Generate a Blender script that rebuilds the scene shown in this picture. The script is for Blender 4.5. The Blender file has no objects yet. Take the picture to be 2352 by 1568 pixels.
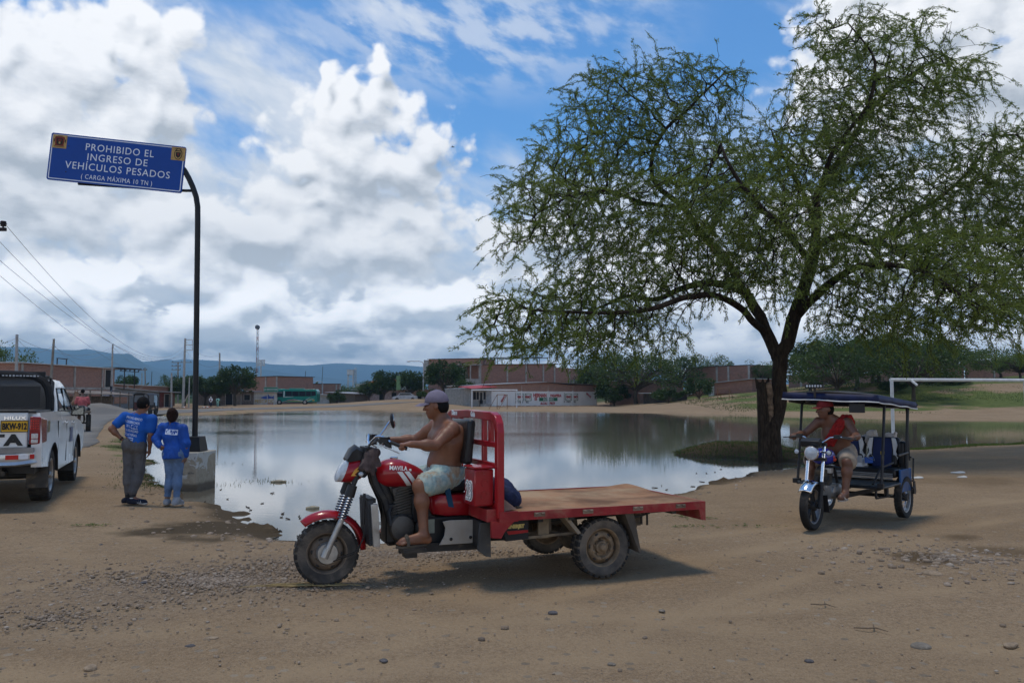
import bpy, bmesh, math, random
import numpy as np
from mathutils import Vector, Matrix, Euler, kdtree, noise as mnoise
R = math.radians
C = bpy.context.scene.collection
sc = bpy.context.scene

# ------------------------------------------------------------------ camera
EYE = 1.65
FPX, CX, CY, HZ = 1898.5, 1176.0, 784.0, 906.0      # focal length and horizon row in a 2352 px wide frame
PITCH = math.atan((HZ - CY) / FPX)
cam_d = bpy.data.cameras.new('camera'); cam_d.sensor_width = 22.3; cam_d.lens = 18.0
cam_d.clip_start = 0.05; cam_d.clip_end = 30000
cam = bpy.data.objects.new('camera', cam_d); C.objects.link(cam)
cam.location = (0, 0, EYE); cam.rotation_euler = (math.pi / 2 + PITCH, 0, 0)
sc.camera = cam

def ray(px, py):
    a, b = (px - CX) / FPX, -(py - CY) / FPX
    c, s = math.cos(PITCH), math.sin(PITCH)
    return Vector((a, c - b * s, s + b * c))
def gp(px, py, z=0.0):
    d = ray(px, py); t = (z - EYE) / d.z
    return Vector((d.x * t, d.y * t, z))
def at(px, py, Y):
    d = ray(px, py); t = Y / d.y
    return Vector((d.x * t, Y, EYE + d.z * t))
def pxm(Y): return Y / FPX                            # metres per frame pixel at depth Y

# ------------------------------------------------------------------ node helper
class V:
    """a socket or number that builds math nodes with operators"""
    def __init__(s, t, k): s.t, s.k = t, k
    def _m(s, op, *a, clamp=False):
        n = s.t.nodes.new('ShaderNodeMath'); n.operation = op; n.use_clamp = clamp
        for i, x in enumerate((s,) + a):
            if isinstance(x, V): s.t.links.new(x.k, n.inputs[i])
            else: n.inputs[i].default_value = x
        return V(s.t, n.outputs[0])
    def __add__(s, o): return s._m('ADD', o)
    __radd__ = __add__
    def __sub__(s, o): return s._m('SUBTRACT', o)
    def __rsub__(s, o): return (s * -1) + o
    def __mul__(s, o): return s._m('MULTIPLY', o)
    __rmul__ = __mul__
    def __truediv__(s, o): return s._m('DIVIDE', o)
    def pow(s, o): return s._m('POWER', o)
    def clamp(s): return s._m('ADD', 0.0, clamp=True)
    def smax(s, o, k): return s._m('SMOOTH_MAX', o, k)
    def abs(s): return s._m('ABSOLUTE')
    def ss(s, a, b):                                  # smoothstep a..b
        n = s.t.nodes.new('ShaderNodeMapRange'); n.interpolation_type = 'SMOOTHSTEP'
        s.t.links.new(s.k, n.inputs[0]); n.inputs[1].default_value = a; n.inputs[2].default_value = b
        return V(s.t, n.outputs[0])
    def lin(s, a, b, c=0.0, d=1.0):
        n = s.t.nodes.new('ShaderNodeMapRange')
        s.t.links.new(s.k, n.inputs[0])
        for i, x in enumerate((a, b, c, d)): n.inputs[i + 1].default_value = x
        return V(s.t, n.outputs[0])
def link(t, x, sock):
    if isinstance(x, V): t.links.new(x.k, sock)
    elif x is not None:
        if isinstance(x, (tuple, list)) and len(x) == 3 and sock.type == 'RGBA': x = tuple(x) + (1,)
        sock.default_value = x
def noise(t, vec=None, scale=5, detail=4, rough=.55, dist=0, dim='3D', lac=2.0, ntype='FBM', norm=True):
    n = t.nodes.new('ShaderNodeTexNoise'); n.noise_dimensions = dim; n.noise_type = ntype; n.normalize = norm
    if vec is not None: t.links.new(vec.k, n.inputs['Vector'])
    n.inputs['Scale'].default_value = scale; n.inputs['Detail'].default_value = detail
    n.inputs['Roughness'].default_value = rough; n.inputs['Distortion'].default_value = dist; n.inputs['Lacunarity'].default_value = lac
    return V(t, n.outputs['Fac'])
def voro(t, vec=None, scale=5, detail=0, feature='F1', out='Distance', rough=.5, smooth=.3, rnd=1.0, dim='3D'):
    n = t.nodes.new('ShaderNodeTexVoronoi'); n.feature = feature; n.voronoi_dimensions = dim
    if vec is not None: t.links.new(vec.k, n.inputs['Vector'])
    n.inputs['Scale'].default_value = scale; n.inputs['Detail'].default_value = detail; n.inputs['Roughness'].default_value = rough
    n.inputs['Randomness'].default_value = rnd
    if feature == 'SMOOTH_F1': n.inputs['Smoothness'].default_value = smooth
    return V(t, n.outputs[out])
def vmath(t, op, a, *b):
    n = t.nodes.new('ShaderNodeVectorMath'); n.operation = op
    for i, x in enumerate((a,) + b):
        if isinstance(x, V): t.links.new(x.k, n.inputs[i])
        else: n.inputs[i].default_value = x
    return V(t, n.outputs['Value'] if op in ('LENGTH', 'DOT_PRODUCT', 'DISTANCE') else n.outputs['Vector'])
def comb(t, x, y, z=0.0):
    n = t.nodes.new('ShaderNodeCombineXYZ')
    for i, q in enumerate((x, y, z)): link(t, q, n.inputs[i])
    return V(t, n.outputs[0])
def sep(t, v):
    n = t.nodes.new('ShaderNodeSeparateXYZ'); t.links.new(v.k, n.inputs[0])
    return [V(t, o) for o in n.outputs]
def mixc(t, f, a, b):
    n = t.nodes.new('ShaderNodeMix'); n.data_type = 'RGBA'
    link(t, f, n.inputs[0]); link(t, a, n.inputs[6]); link(t, b, n.inputs[7])
    return V(t, n.outputs[2])
def ramp(t, f, stops):
    n = t.nodes.new('ShaderNodeValToRGB'); link(t, f, n.inputs[0])
    e = n.color_ramp.elements
    while len(e) < len(stops): e.new(.5)
    for q, (p, c) in zip(e, stops): q.position = p; q.color = tuple(c) + (1,)
    return V(t, n.outputs[0])

# ------------------------------------------------------------------ sky: blue air, high veil, cumulus banks (by direction)
SUN_EL, SUN_AZ = R(82), R(-60)                        # azimuth measured from +Y towards +X
w = bpy.data.worlds.new('World'); sc.world = w; w.use_nodes = True
w.cycles.sampling_method = 'MANUAL'; w.cycles.sample_map_resolution = 256
t = w.node_tree; t.nodes.clear()
def dens_group():
    g = bpy.data.node_groups.new('cumulus_field', 'ShaderNodeTree')
    g.interface.new_socket('Vector', in_out='INPUT', socket_type='NodeSocketVector')
    g.interface.new_socket('Density', in_out='OUTPUT', socket_type='NodeSocketFloat')
    g.interface.new_socket('Body', in_out='OUTPUT', socket_type='NodeSocketFloat')
    gi = g.nodes.new('NodeGroupInput'); go = g.nodes.new('NodeGroupOutput')
    p0 = V(g, gi.outputs[0])
    # a gentle domain warp so that no blob keeps a round edge
    wn = g.nodes.new('ShaderNodeTexNoise'); wn.noise_dimensions = '2D'; wn.inputs['Scale'].default_value = 14; wn.inputs['Detail'].default_value = 2
    g.links.new(p0.k, wn.inputs['Vector'])
    wv = vmath(g, 'SUBTRACT', V(g, wn.outputs['Color']), (.5, .5, .5))
    p = vmath(g, 'MULTIPLY_ADD', wv, (.075, .075, 0), p0)
    blobs = [(60,215,170,120),(180,150,150,90),(325,105,95,80),(342,42,34,34),(262,66,34,34),(330,200,85,110),(100,330,200,130),(30,110,80,60),(280,320,110,90),(70,450,170,70),
             (745,185,22,40),(800,205,32,36),(870,190,36,40),(815,250,85,60),(800,330,120,80),(960,310,80,55),(880,390,140,90),(700,380,80,45),
             (390,500,110,60),(420,600,120,70),(610,520,190,80),(810,570,210,80),(930,520,100,60),(700,450,120,50),
             (2110,60,190,150),(2270,170,190,170),(1955,50,110,80),(1905,180,70,60),(2010,290,150,110),(2352,350,240,190),
             (70,630,100,50),(250,640,90,50),(150,690,170,45),(1250,540,120,60),(1480,640,260,90),(2000,560,260,120),(1000,690,150,50),(560,690,150,45),
             (-300,300,330,260),(2800,420,420,240)]
    acc = None
    for (x, y, rx, ry) in blobs:
        d = ray(x, y); u = math.atan2(d.x, d.y); v = math.atan2(d.z, math.hypot(d.x, d.y))
        sx, sy = FPX / rx / 1.25, FPX / ry / 1.25
        q = vmath(g, 'MULTIPLY_ADD', p, (sx, sy, 0), (-u * sx, -v * sy, 0))
        b = 1 - vmath(g, 'LENGTH', q)
        acc = b if acc is None else acc.smax(b, .35)
    acc = acc._m('MAXIMUM', -1.2)
    ps = vmath(g, 'MULTIPLY', p0, (1, 1.25, 1))
    f1 = noise(g, ps, 11, 6, .58, .1, '2D')
    bl = voro(g, vmath(g, 'MULTIPLY_ADD', wv, (.03, .03, 0), ps), 22, 2, 'F1', rough=.5, dim='2D')
    # low bank: many small cumuli near the horizon
    pz = sep(g, p0)[1]
    pl = vmath(g, 'MULTIPLY', p0, (1, 2.1, 1))
    low = noise(g, pl, 14, 7, .6, .15, '2D') - .5
    lowd = low * 2.6 + (pz.ss(.27, .04)) * 1.15 - .62
    dn = acc * 1.0 + (f1 - .5) * 1.7 + (.48 - bl) * .6 + .22
    D = dn.smax(lowd, .15)
    g.links.new(D.k, go.inputs[0]); g.links.new((acc + lowd * .42).k, go.inputs[1])
    return g
G = dens_group()
def dens(v):
    n = t.nodes.new('ShaderNodeGroup'); n.node_tree = G; t.links.new(v.k, n.inputs[0]); return V(t, n.outputs[0]), V(t, n.outputs[1])
tc = t.nodes.new('ShaderNodeTexCoord'); dirv = V(t, tc.outputs['Generated'])
X, Y_, Z_ = sep(t, dirv)
u = X._m('ARCTAN2', Y_); hyp = (X * X + Y_ * Y_)._m('SQRT'); v = Z_._m('ARCTAN2', hyp)
uv = comb(t, u, v, .37)
sky = t.nodes.new('ShaderNodeTexSky'); sky.sky_type = 'NISHITA'; sky.sun_disc = False
sky.sun_elevation = SUN_EL; sky.sun_rotation = SUN_AZ % (2 * math.pi); sky.air_density = 1.0; sky.dust_density = .4; sky.ozone_density = 2.2
blue = vmath(t, 'MULTIPLY', V(t, sky.outputs[0]), (.60, 1.06, 1.40))
# veil of high cloud, streaked, thicker towards the horizon
vs = vmath(t, 'MULTIPLY', uv, (1.0, 1.6, 1))
vs = vmath(t, 'ADD', vs, comb(t, v * .7, u * .2, 0))
n1 = noise(t, vs, 5.5, 6, .55, .12, '2D'); n2 = noise(t, vmath(t, 'MULTIPLY', vs, (1, 1.1, 1)), 17, 6, .58, .08, '2D')
dark_gap = ray(1480, 170); ug, vg = math.atan2(dark_gap.x, dark_gap.y), math.atan2(dark_gap.z, 1)
gap = (1 - vmath(t, 'LENGTH', vmath(t, 'MULTIPLY_ADD', uv, (3.6, 9, 0), (-ug * 3.6, -vg * 9, 0)))).ss(-.1, .8)
gap2d = ray(1080, 185); g2u, g2v = math.atan2(gap2d.x, gap2d.y), math.atan2(gap2d.z, 1)
gap2 = (1 - vmath(t, 'LENGTH', vmath(t, 'MULTIPLY_ADD', uv, (6, 13, 0), (-g2u * 6, -g2v * 13, 0)))).ss(-.2, .9)
veil = ((n1 - .5) * 2.0 + (n2 - .5) * .55 + v.lin(.10, .46, 1.0, .12) - gap * .5 - gap2 * .25).ss(.0, .95)
wv_ = ray(560, 330); wu, wvv = math.atan2(wv_.x, wv_.y), math.atan2(wv_.z, 1)
s2_ = ray(1080, 45); s2u, s2v = math.atan2(s2_.x, s2_.y), math.atan2(s2_.z, 1)
soft2 = (1 - vmath(t, 'LENGTH', vmath(t, 'MULTIPLY_ADD', uv, (3.4, 11, 0), (-s2u * 3.4, -s2v * 11, 0)))).ss(-.1, .8)
soft = (1 - vmath(t, 'LENGTH', vmath(t, 'MULTIPLY_ADD', uv, (4.5, 7, 0), (-wu * 4.5, -wvv * 7, 0)))).ss(-.3, .8)
veil = (veil * .8 + soft * .5 * n1.ss(.25, .6) + soft2 * .62 * n2.ss(.36, .62) + v.ss(.30, .16) * .5).clamp() * .93
veil_c = mixc(t, n2.ss(.3, .7), (6.0, 6.6, 7.4), (7.6, 7.9, 8.3))
c1 = mixc(t, veil, blue, veil_c)
# cumulus
D0, A0 = dens(uv)
D1, A1 = dens(vmath(t, 'ADD', uv, (-.008, .020, 0)))
alpha = D0.ss(-.05, .42)
lit = ((A0 - A1) * .85 + (D0 - D1) * .46 + .66 - D0.ss(.3, 1.6) * .20).clamp()
basesh = None
for (x, y, rx, ry) in ((880,455,170,50),(800,605,230,45),(60,420,170,75),(560,590,150,70),(700,430,60,30),(2250,200,200,60),(1300,690,160,40)):
    d = ray(x, y); sx, sy = FPX / rx, FPX / ry; ud, vd = math.atan2(d.x, d.y), math.atan2(d.z, math.hypot(d.x, d.y))
    q = 1 - vmath(t, 'LENGTH', vmath(t, 'MULTIPLY_ADD', uv, (sx, sy, 0), (-ud * sx, -vd * sy, 0))); basesh = q if basesh is None else basesh.smax(q, .2)
lit = (lit - (basesh + (n2 - .5) * .5).ss(-.25, .9) * .38).clamp()
far = v.ss(.20, .02)
cl = ramp(t, lit, [(0, (4.5, 4.8, 5.1)), (.35, (6.5, 6.7, 6.95)), (.62, (8.2, 8.3, 8.45)), (1, (9.9, 9.85, 9.8))])
cl = vmath(t, 'MULTIPLY', cl, comb(t, far.lin(0, 1, 1, 2.15), far.lin(0, 1, 1, 2.12), far.lin(0, 1, 1, 2.08)))
c2 = mixc(t, alpha * .97, c1, cl)
# below the horizon the sky's own colour stays a dull grey
c3 = mixc(t, v.ss(.0, -.03), c2, (2.2, 2.2, 2.2))
bg = t.nodes.new('ShaderNodeBackground'); t.links.new(c3.k, bg.inputs[0]); bg.inputs[1].default_value = .10
ow = t.nodes.new('ShaderNodeOutputWorld'); t.links.new(bg.outputs[0], ow.inputs[0])

sun_d = bpy.data.lights.new('sun', 'SUN'); sun_d.energy = 1.75; sun_d.angle = R(12); sun_d.color = (1, .91, .77)
sun = bpy.data.objects.new('sun', sun_d); C.objects.link(sun)
sun.rotation_euler = Vector((math.sin(SUN_AZ) * math.cos(SUN_EL), math.cos(SUN_AZ) * math.cos(SUN_EL), math.sin(SUN_EL))).to_track_quat('Z', 'Y').to_euler()
sc.view_settings.view_transform = 'Standard'; sc.view_settings.look = 'None'; sc.view_settings.gamma = 1; sc.view_settings.use_curve_mapping = False
sc.view_settings.exposure = 0.18
# ------------------------------------------------------------------ materials
_mats = {}
def newmat(name):
    m = bpy.data.materials.new(name); m.use_nodes = True; tt = m.node_tree
    b = tt.nodes['Principled BSDF']; return m, tt, b
def pmat(name, col, rough=.6, metal=0.0, vary=.18, vscale=3.0, bump=0.0, bscale=40.0, dust=0.0, dustcol=(.25, .19, .12), coat=0.0, spec=.26, dscale=4.0):
    """a plain material with mottling, fine bump and an optional film of road dust"""
    if name in _mats: return _mats[name]
    m, tt, b = newmat(name)
    tcn = tt.nodes.new('ShaderNodeTexCoord'); co = V(tt, tcn.outputs['Object'])
    c = tuple(col)
    if vary > 0:
        n = noise(tt, co, vscale, 5, .6)
        lo = tuple(max(0, q * (1 - vary)) for q in c); hi = tuple(min(1, q * (1 + vary)) for q in c)
        cc = mixc(tt, n.ss(.3, .7), lo, hi)
    else: cc = c
    rr = rough
    if dust > 0:
        dn = noise(tt, co, dscale, 6, .65, .4)
        f = dn.ss(.62 - dust * .45, .95 - dust * .45)
        cc = mixc(tt, f * min(1, .35 + dust), cc, dustcol)
        rr = f.lin(0, 1, rough, .85)
    link(tt, cc, b.inputs['Base Color']); link(tt, rr, b.inputs['Roughness'])
    b.inputs['Metallic'].default_value = metal; b.inputs['Specular IOR Level'].default_value = spec
    if coat: b.inputs['Coat Weight'].default_value = coat; b.inputs['Coat Roughness'].default_value = .08
    if bump > 0:
        bn = tt.nodes.new('ShaderNodeBump'); bn.inputs['Strength'].default_value = bump; bn.inputs['Distance'].default_value = .02
        link(tt, noise(tt, co, bscale, 4, .6), bn.inputs['Height']); tt.links.new(bn.outputs[0], b.inputs['Normal'])
    _mats[name] = m; return m
def brick_mat(name, c1, c2, mortar, scale=1.0, white_to=None, white=(.80, .78, .74)):
    """courses of brick in wall metres; white_to paints a whitewash up to that height"""
    if name in _mats: return _mats[name]
    m, tt, b = newmat(name)
    tcn = tt.nodes.new('ShaderNodeTexCoord'); co = V(tt, tcn.outputs['Object'])
    x, y, z = sep(tt, co)
    n = tt.nodes.new('ShaderNodeTexBrick'); tt.links.new(comb(tt, x + y, z, 0).k, n.inputs['Vector'])
    n.inputs['Scale'].default_value = 1; n.inputs['Brick Width'].default_value = .30 * scale; n.inputs['Row Height'].default_value = .13 * scale
    n.inputs['Mortar Size'].default_value = .014 * scale; n.inputs['Color1'].default_value = c1 + (1,); n.inputs['Color2'].default_value = c2 + (1,); n.inputs['Mortar'].default_value = mortar + (1,)
    big = noise(tt, co, .5, 5, .62, .3); fine = noise(tt, vmath(tt, 'MULTIPLY', co, (1, 1, 5)), 1.7, 5, .7)
    cc = mixc(tt, fine.ss(.52, .78) * .55, V(tt, n.outputs['Color']), (.40, .33, .27))
    cc = mixc(tt, big.ss(.55, .8) * .45, cc, (.12, .075, .055))
    if white_to is not None:
        f = (z + (fine - .5) * .12).ss(white_to + .02, white_to - .02) * (1 - fine.ss(.70, .84) * .30)
        wc = mixc(tt, big.ss(.35, .75), tuple(white), tuple(q * .86 for q in white))
        cc = mixc(tt, f * .93, cc, wc)
    link(tt, cc, b.inputs['Base Color']); b.inputs['Roughness'].default_value = .9
    bn = tt.nodes.new('ShaderNodeBump'); bn.inputs['Strength'].default_value = .5; bn.inputs['Distance'].default_value = .02
    tt.links.new(n.outputs['Fac'], bn.inputs['Height']); bn.invert = True; tt.links.new(bn.outputs[0], b.inputs['Normal'])
    _mats[name] = m; return m

# ------------------------------------------------------------------ meshes
def rot_to(d):
    return Vector(d).to_track_quat('Z', 'Y').to_matrix()
class MB:
    """collects shapes into one mesh; every face keeps a material slot"""
    def __init__(s): s.v, s.f, s.m, s.mats, s.cur = [], [], [], [], 0
    def mat(s, m):
        if m not in s.mats: s.mats.append(m)
        s.cur = s.mats.index(m); return s
    def add(s, vs, fs, M=None):
        o = len(s.v)
        s.v += [tuple(M @ Vector(p)) if M is not None else tuple(p) for p in vs]
        s.f += [tuple(o + i for i in f) for f in fs]; s.m += [s.cur] * len(fs); return s
    def box(s, c, d, rot=None, taper=1.0):
        x, y, z = d[0] / 2, d[1] / 2, d[2] / 2; k = taper
        vs = [(-x, -y, -z), (x, -y, -z), (x, y, -z), (-x, y, -z), (-x * k, -y * k, z), (x * k, -y * k, z), (x * k, y * k, z), (-x * k, y * k, z)]
        M = Matrix.Translation(c) @ (rot.to_4x4() if rot is not None else Matrix())
        return s.add(vs, [(3, 2, 1, 0), (4, 5, 6, 7), (0, 1, 5, 4), (1, 2, 6, 5), (2, 3, 7, 6), (3, 0, 4, 7)], M)
    def hexa(s, p):                                    # 8 points: bottom ring then top ring
        return s.add(p, [(3, 2, 1, 0), (4, 5, 6, 7), (0, 1, 5, 4), (1, 2, 6, 5), (2, 3, 7, 6), (3, 0, 4, 7)])
    def bar(s, a, b, wy, wz, up=(0, 0, 1)):            # a square bar from a to b
        a, b = Vector(a), Vector(b); d = (b - a); L = d.length; d.normalize()
        u = Vector(up); sd = d.cross(u)
        if sd.length < 1e-4: sd = d.cross(Vector((0, 1, 0)))
        sd.normalize(); u = sd.cross(d)
        M = Matrix((( d.x, sd.x, u.x), (d.y, sd.y, u.y), (d.z, sd.z, u.z)))
        return s.box((a + b) / 2, (L, wy, wz), M)
    def tube(s, pts, r, n=10, cap=True, sq=1.0):
        pts = [Vector(p) for p in pts]; rs = [r] * len(pts) if not isinstance(r, (list, tuple)) else list(r)
        T = []
        for i in range(len(pts)):
            d = pts[min(i + 1, len(pts) - 1)] - pts[max(i - 1, 0)]
            T.append(d.normalized() if d.length > 1e-9 else Vector((0, 0, 1)))
        ref = Vector((0, 0, 1)) if abs(T[0].z) < .9 else Vector((0, 1, 0))
        nn = (ref - T[0] * ref.dot(T[0])).normalized(); vs = []
        for i, p in enumerate(pts):
            nn = (nn - T[i] * nn.dot(T[i]))
            nn = nn.normalized() if nn.length > 1e-6 else T[i].orthogonal().normalized()
            bb = T[i].cross(nn)
            for k in range(n):
                a = 2 * math.pi * k / n; vs.append(p + (nn * math.cos(a) + bb * math.sin(a) * sq) * rs[i])
        fs = [(i * n + k, i * n + (k + 1) % n, (i + 1) * n + (k + 1) % n, (i + 1) * n + k) for i in range(len(pts) - 1) for k in range(n)]
        if cap: fs += [tuple(reversed(range(n))), tuple(range((len(pts) - 1) * n, len(pts) * n))]
        return s.add(vs, fs)
    def lathe(s, prof, c=(0, 0, 0), axis=(0, 1, 0), n=32, close=False, cap=True):
        """prof: (radius, offset along axis) pairs"""
        Rm = rot_to(axis); c = Vector(c); vs = []
        for (r, h) in prof:
            for k in range(n):
                a = 2 * math.pi * k / n; vs.append(c + Rm @ Vector((r * math.cos(a), r * math.sin(a), h)))
        m = len(prof); fs = []
        for i in range(m - 1 + (1 if close else 0)):
            j = (i + 1) % m
            fs += [(i * n + k, i * n + (k + 1) % n, j * n + (k + 1) % n, j * n + k) for k in range(n)]
        if not close and cap:
            if prof[0][0] > 1e-5: fs.append(tuple(reversed(range(n))))
            if prof[-1][0] > 1e-5: fs.append(tuple(range((m - 1) * n, m * n)))
        return s.add(vs, fs)
    def prism(s, poly, a0, a1, plane='xz'):
        """a 2-D outline given a thickness from a0 to a1 along the third axis"""
        f = {'xz': lambda p, h: (p[0], h, p[1]), 'xy': lambda p, h: (p[0], p[1], h), 'yz': lambda p, h: (h, p[0], p[1])}[plane]
        n = len(poly); vs = [f(p, a0) for p in poly] + [f(p, a1) for p in poly]
        return s.add(vs, [tuple(range(n)), tuple(reversed(range(n, 2 * n)))] + [(i, i + n, (i + 1) % n + n, (i + 1) % n) for i in range(n)])
    def loft(s, rings, cap=True, closed=True):
        n = len(rings[0]); vs = [p for r in rings for p in r]; e = n if closed else n - 1
        fs = [(i * n + k, i * n + (k + 1) % n, (i + 1) * n + (k + 1) % n, (i + 1) * n + k) for i in range(len(rings) - 1) for k in range(e)]
        if cap: fs += [tuple(reversed(range(n))), tuple(range((len(rings) - 1) * n, len(rings) * n))]
        return s.add(vs, fs)
    def ball(s, c, r, n=12, m=8, rot=None):
        if not isinstance(r, (list, tuple)): r = (r, r, r)
        rings = []
        for i in range(m + 1):
            a = math.pi * i / m
            rings.append([Vector((r[0] * math.sin(a) * math.cos(2 * math.pi * k / n), r[1] * math.sin(a) * math.sin(2 * math.pi * k / n), -r[2] * math.cos(a))) for k in range(n)])
        if rot is not None: rings = [[rot @ p for p in q] for q in rings]
        return s.loft([[Vector(c) + p for p in q] for q in rings], cap=False)
    def text(s, txt, M, size=1.0, depth=.004, align='CENTER', sx=1.0, bold=0.0, spacing=1.0):
        cu = bpy.data.curves.new('lettering', 'FONT'); cu.body = txt; cu.size = size; cu.align_x = align; cu.align_y = 'CENTER'
        cu.extrude = depth / 2; cu.offset = bold; cu.space_character = spacing; cu.resolution_u = 3
        ob = bpy.data.objects.new('lettering', cu); C.objects.link(ob)
        dg = bpy.context.evaluated_depsgraph_get(); me = bpy.data.meshes.new_from_object(ob.evaluated_get(dg))
        S = Matrix.Diagonal((sx, 1, 1, 1))
        s.add([v.co[:] for v in me.vertices], [tuple(p.vertices) for p in me.polygons], M @ S)
        bpy.data.objects.remove(ob); bpy.data.meshes.remove(me); bpy.data.curves.remove(cu); return s
    def build(s, name, mat=None, parent=None, smooth=True, bevel=0.0, seg=2, ang=35, loc=None, label=None):
        me = bpy.data.meshes.new(name); me.from_pydata(s.v, [], s.f)
        mats = s.mats if s.mats else [mat]
        if mat is not None and s.mats and mat not in s.mats: mats = s.mats
        for q in mats: me.materials.append(q)
        me.polygons.foreach_set('material_index', s.m)
        bm = bmesh.new(); bm.from_mesh(me); bmesh.ops.recalc_face_normals(bm, faces=bm.faces); bm.to_mesh(me); bm.free()
        if smooth: me.shade_smooth(); me.set_sharp_from_angle(angle=R(ang))
        ob = bpy.data.objects.new(name, me); C.objects.link(ob)
        if parent is not None: ob.parent = parent
        if loc is not None: ob.location = loc
        if bevel > 0:
            b = ob.modifiers.new('bevel', 'BEVEL'); b.width = bevel; b.segments = seg; b.limit_method = 'ANGLE'; b.angle_limit = R(40)
        if label: ob['label'] = label
        return ob
def npmesh(name, verts, faces, mat, parent=None, smooth=False, attrs=None, mi=None):
    """numpy arrays to an object: faces is an (n,3) or (n,4) index array"""
    me = bpy.data.meshes.new(name); k = faces.shape[1]
    me.vertices.add(len(verts)); me.vertices.foreach_set('co', np.ascontiguousarray(verts, np.float32).ravel())
    me.loops.add(faces.size); me.loops.foreach_set('vertex_index', np.ascontiguousarray(faces, np.int32).ravel())
    me.polygons.add(len(faces)); me.polygons.foreach_set('loop_start', np.arange(0, faces.size, k, dtype=np.int32))
    for q in (mat if isinstance(mat, (list, tuple)) else [mat]): me.materials.append(q)
    if mi is not None: me.polygons.foreach_set('material_index', np.ascontiguousarray(mi, np.int32))
    for nm, a in (attrs or {}).items():
        at_ = me.attributes.new(nm, 'FLOAT', 'POINT'); at_.data.foreach_set('value', np.ascontiguousarray(a, np.float32))
    me.update(calc_edges=True); me.validate()
    if smooth: me.shade_smooth()
    ob = bpy.data.objects.new(name, me); C.objects.link(ob)
    if parent is not None: ob.parent = parent
    return ob
def attr(tt, name):
    n = tt.nodes.new('ShaderNodeAttribute'); n.attribute_name = name; return V(tt, n.outputs['Fac'])
def tag(o, label=None, cat=None, group=None, kind=None):
    for k, q in (('label', label), ('category', cat), ('group', group), ('kind', kind)):
        if q: o[k] = q
    return o
def thing(name, label, cat, loc=(0, 0, 0), rz=0.0, group=None):
    o = bpy.data.objects.new(name, None); C.objects.link(o); o.empty_display_size = .2
    o.location = loc; o.rotation_euler = (0, 0, rz); return tag(o, label, cat, group)
def copy_tree(o, parent=None):
    c = o.copy(); C.objects.link(c)
    if parent is not None: c.parent = parent
    for ch in list(o.children): copy_tree(ch, c)
    return c
# ------------------------------------------------------------------ lie of the land
WATER = -.12
SHORE = [(359,954),(330,985),(296,1030),(340,1062),(352,1092),(392,1128),(430,1152),(492,1158),(520,1168),(560,1200),(602,1226),(640,1238),(700,1243),(800,1249),(900,1247),
         (1000,1232),(1150,1196),(1400,1158),(1575,1131),(1640,1107),(1740,1087),(1830,1076),(1960,1052),(2090,1032),(2200,1027),(2360,1020),(2700,1010),(2900,985),
         (2700,967),(2352,966),(2100,964),(1900,957),(1700,950),(1400,946),(1100,943),(900,939.5),(700,942),(600,946),(520,951),(440,953)]
SH = np.array([gp(x, y, WATER).xy[:] for x, y in SHORE])
def vnoise(x, y, s, seed=0):
    """smooth value noise on arrays, about -1..1"""
    x = np.asarray(x, float) / s + seed * 17.3; y = np.asarray(y, float) / s - seed * 9.1
    xi, yi = np.floor(x), np.floor(y); fx, fy = x - xi, y - yi
    fx = fx * fx * (3 - 2 * fx); fy = fy * fy * (3 - 2 * fy)
    def h(a, b):
        q = np.sin(a * 127.1 + b * 311.7 + seed * 74.7) * 43758.5453; return (q - np.floor(q)) * 2 - 1
    return (h(xi, yi) * (1 - fx) + h(xi + 1, yi) * fx) * (1 - fy) + (h(xi, yi + 1) * (1 - fx) + h(xi + 1, yi + 1) * fx) * fy
def shore_dist(x, y):
    x = np.asarray(x, float); y = np.asarray(y, float); d = np.full(x.shape, 1e9); ins = np.zeros(x.shape, bool)
    n = len(SH)
    for i in range(n):
        a, b = SH[i], SH[(i + 1) % n]; ab = b - a
        tt_ = np.clip(((x - a[0]) * ab[0] + (y - a[1]) * ab[1]) / (ab @ ab), 0, 1)
        d = np.minimum(d, np.hypot(x - a[0] - tt_ * ab[0], y - a[1] - tt_ * ab[1]))
        c = ((a[1] > y) != (b[1] > y)) & (x < (b[0] - a[0]) * (y - a[1]) / (b[1] - a[1] + 1e-12) + a[0]); ins ^= c
    return np.where(ins, -d, d)
def sstep(x, a, b):
    q = np.clip((x - a) / (b - a), 0, 1); return q * q * (3 - 2 * q)
MOUND = (6.9, 25.0)
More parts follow.
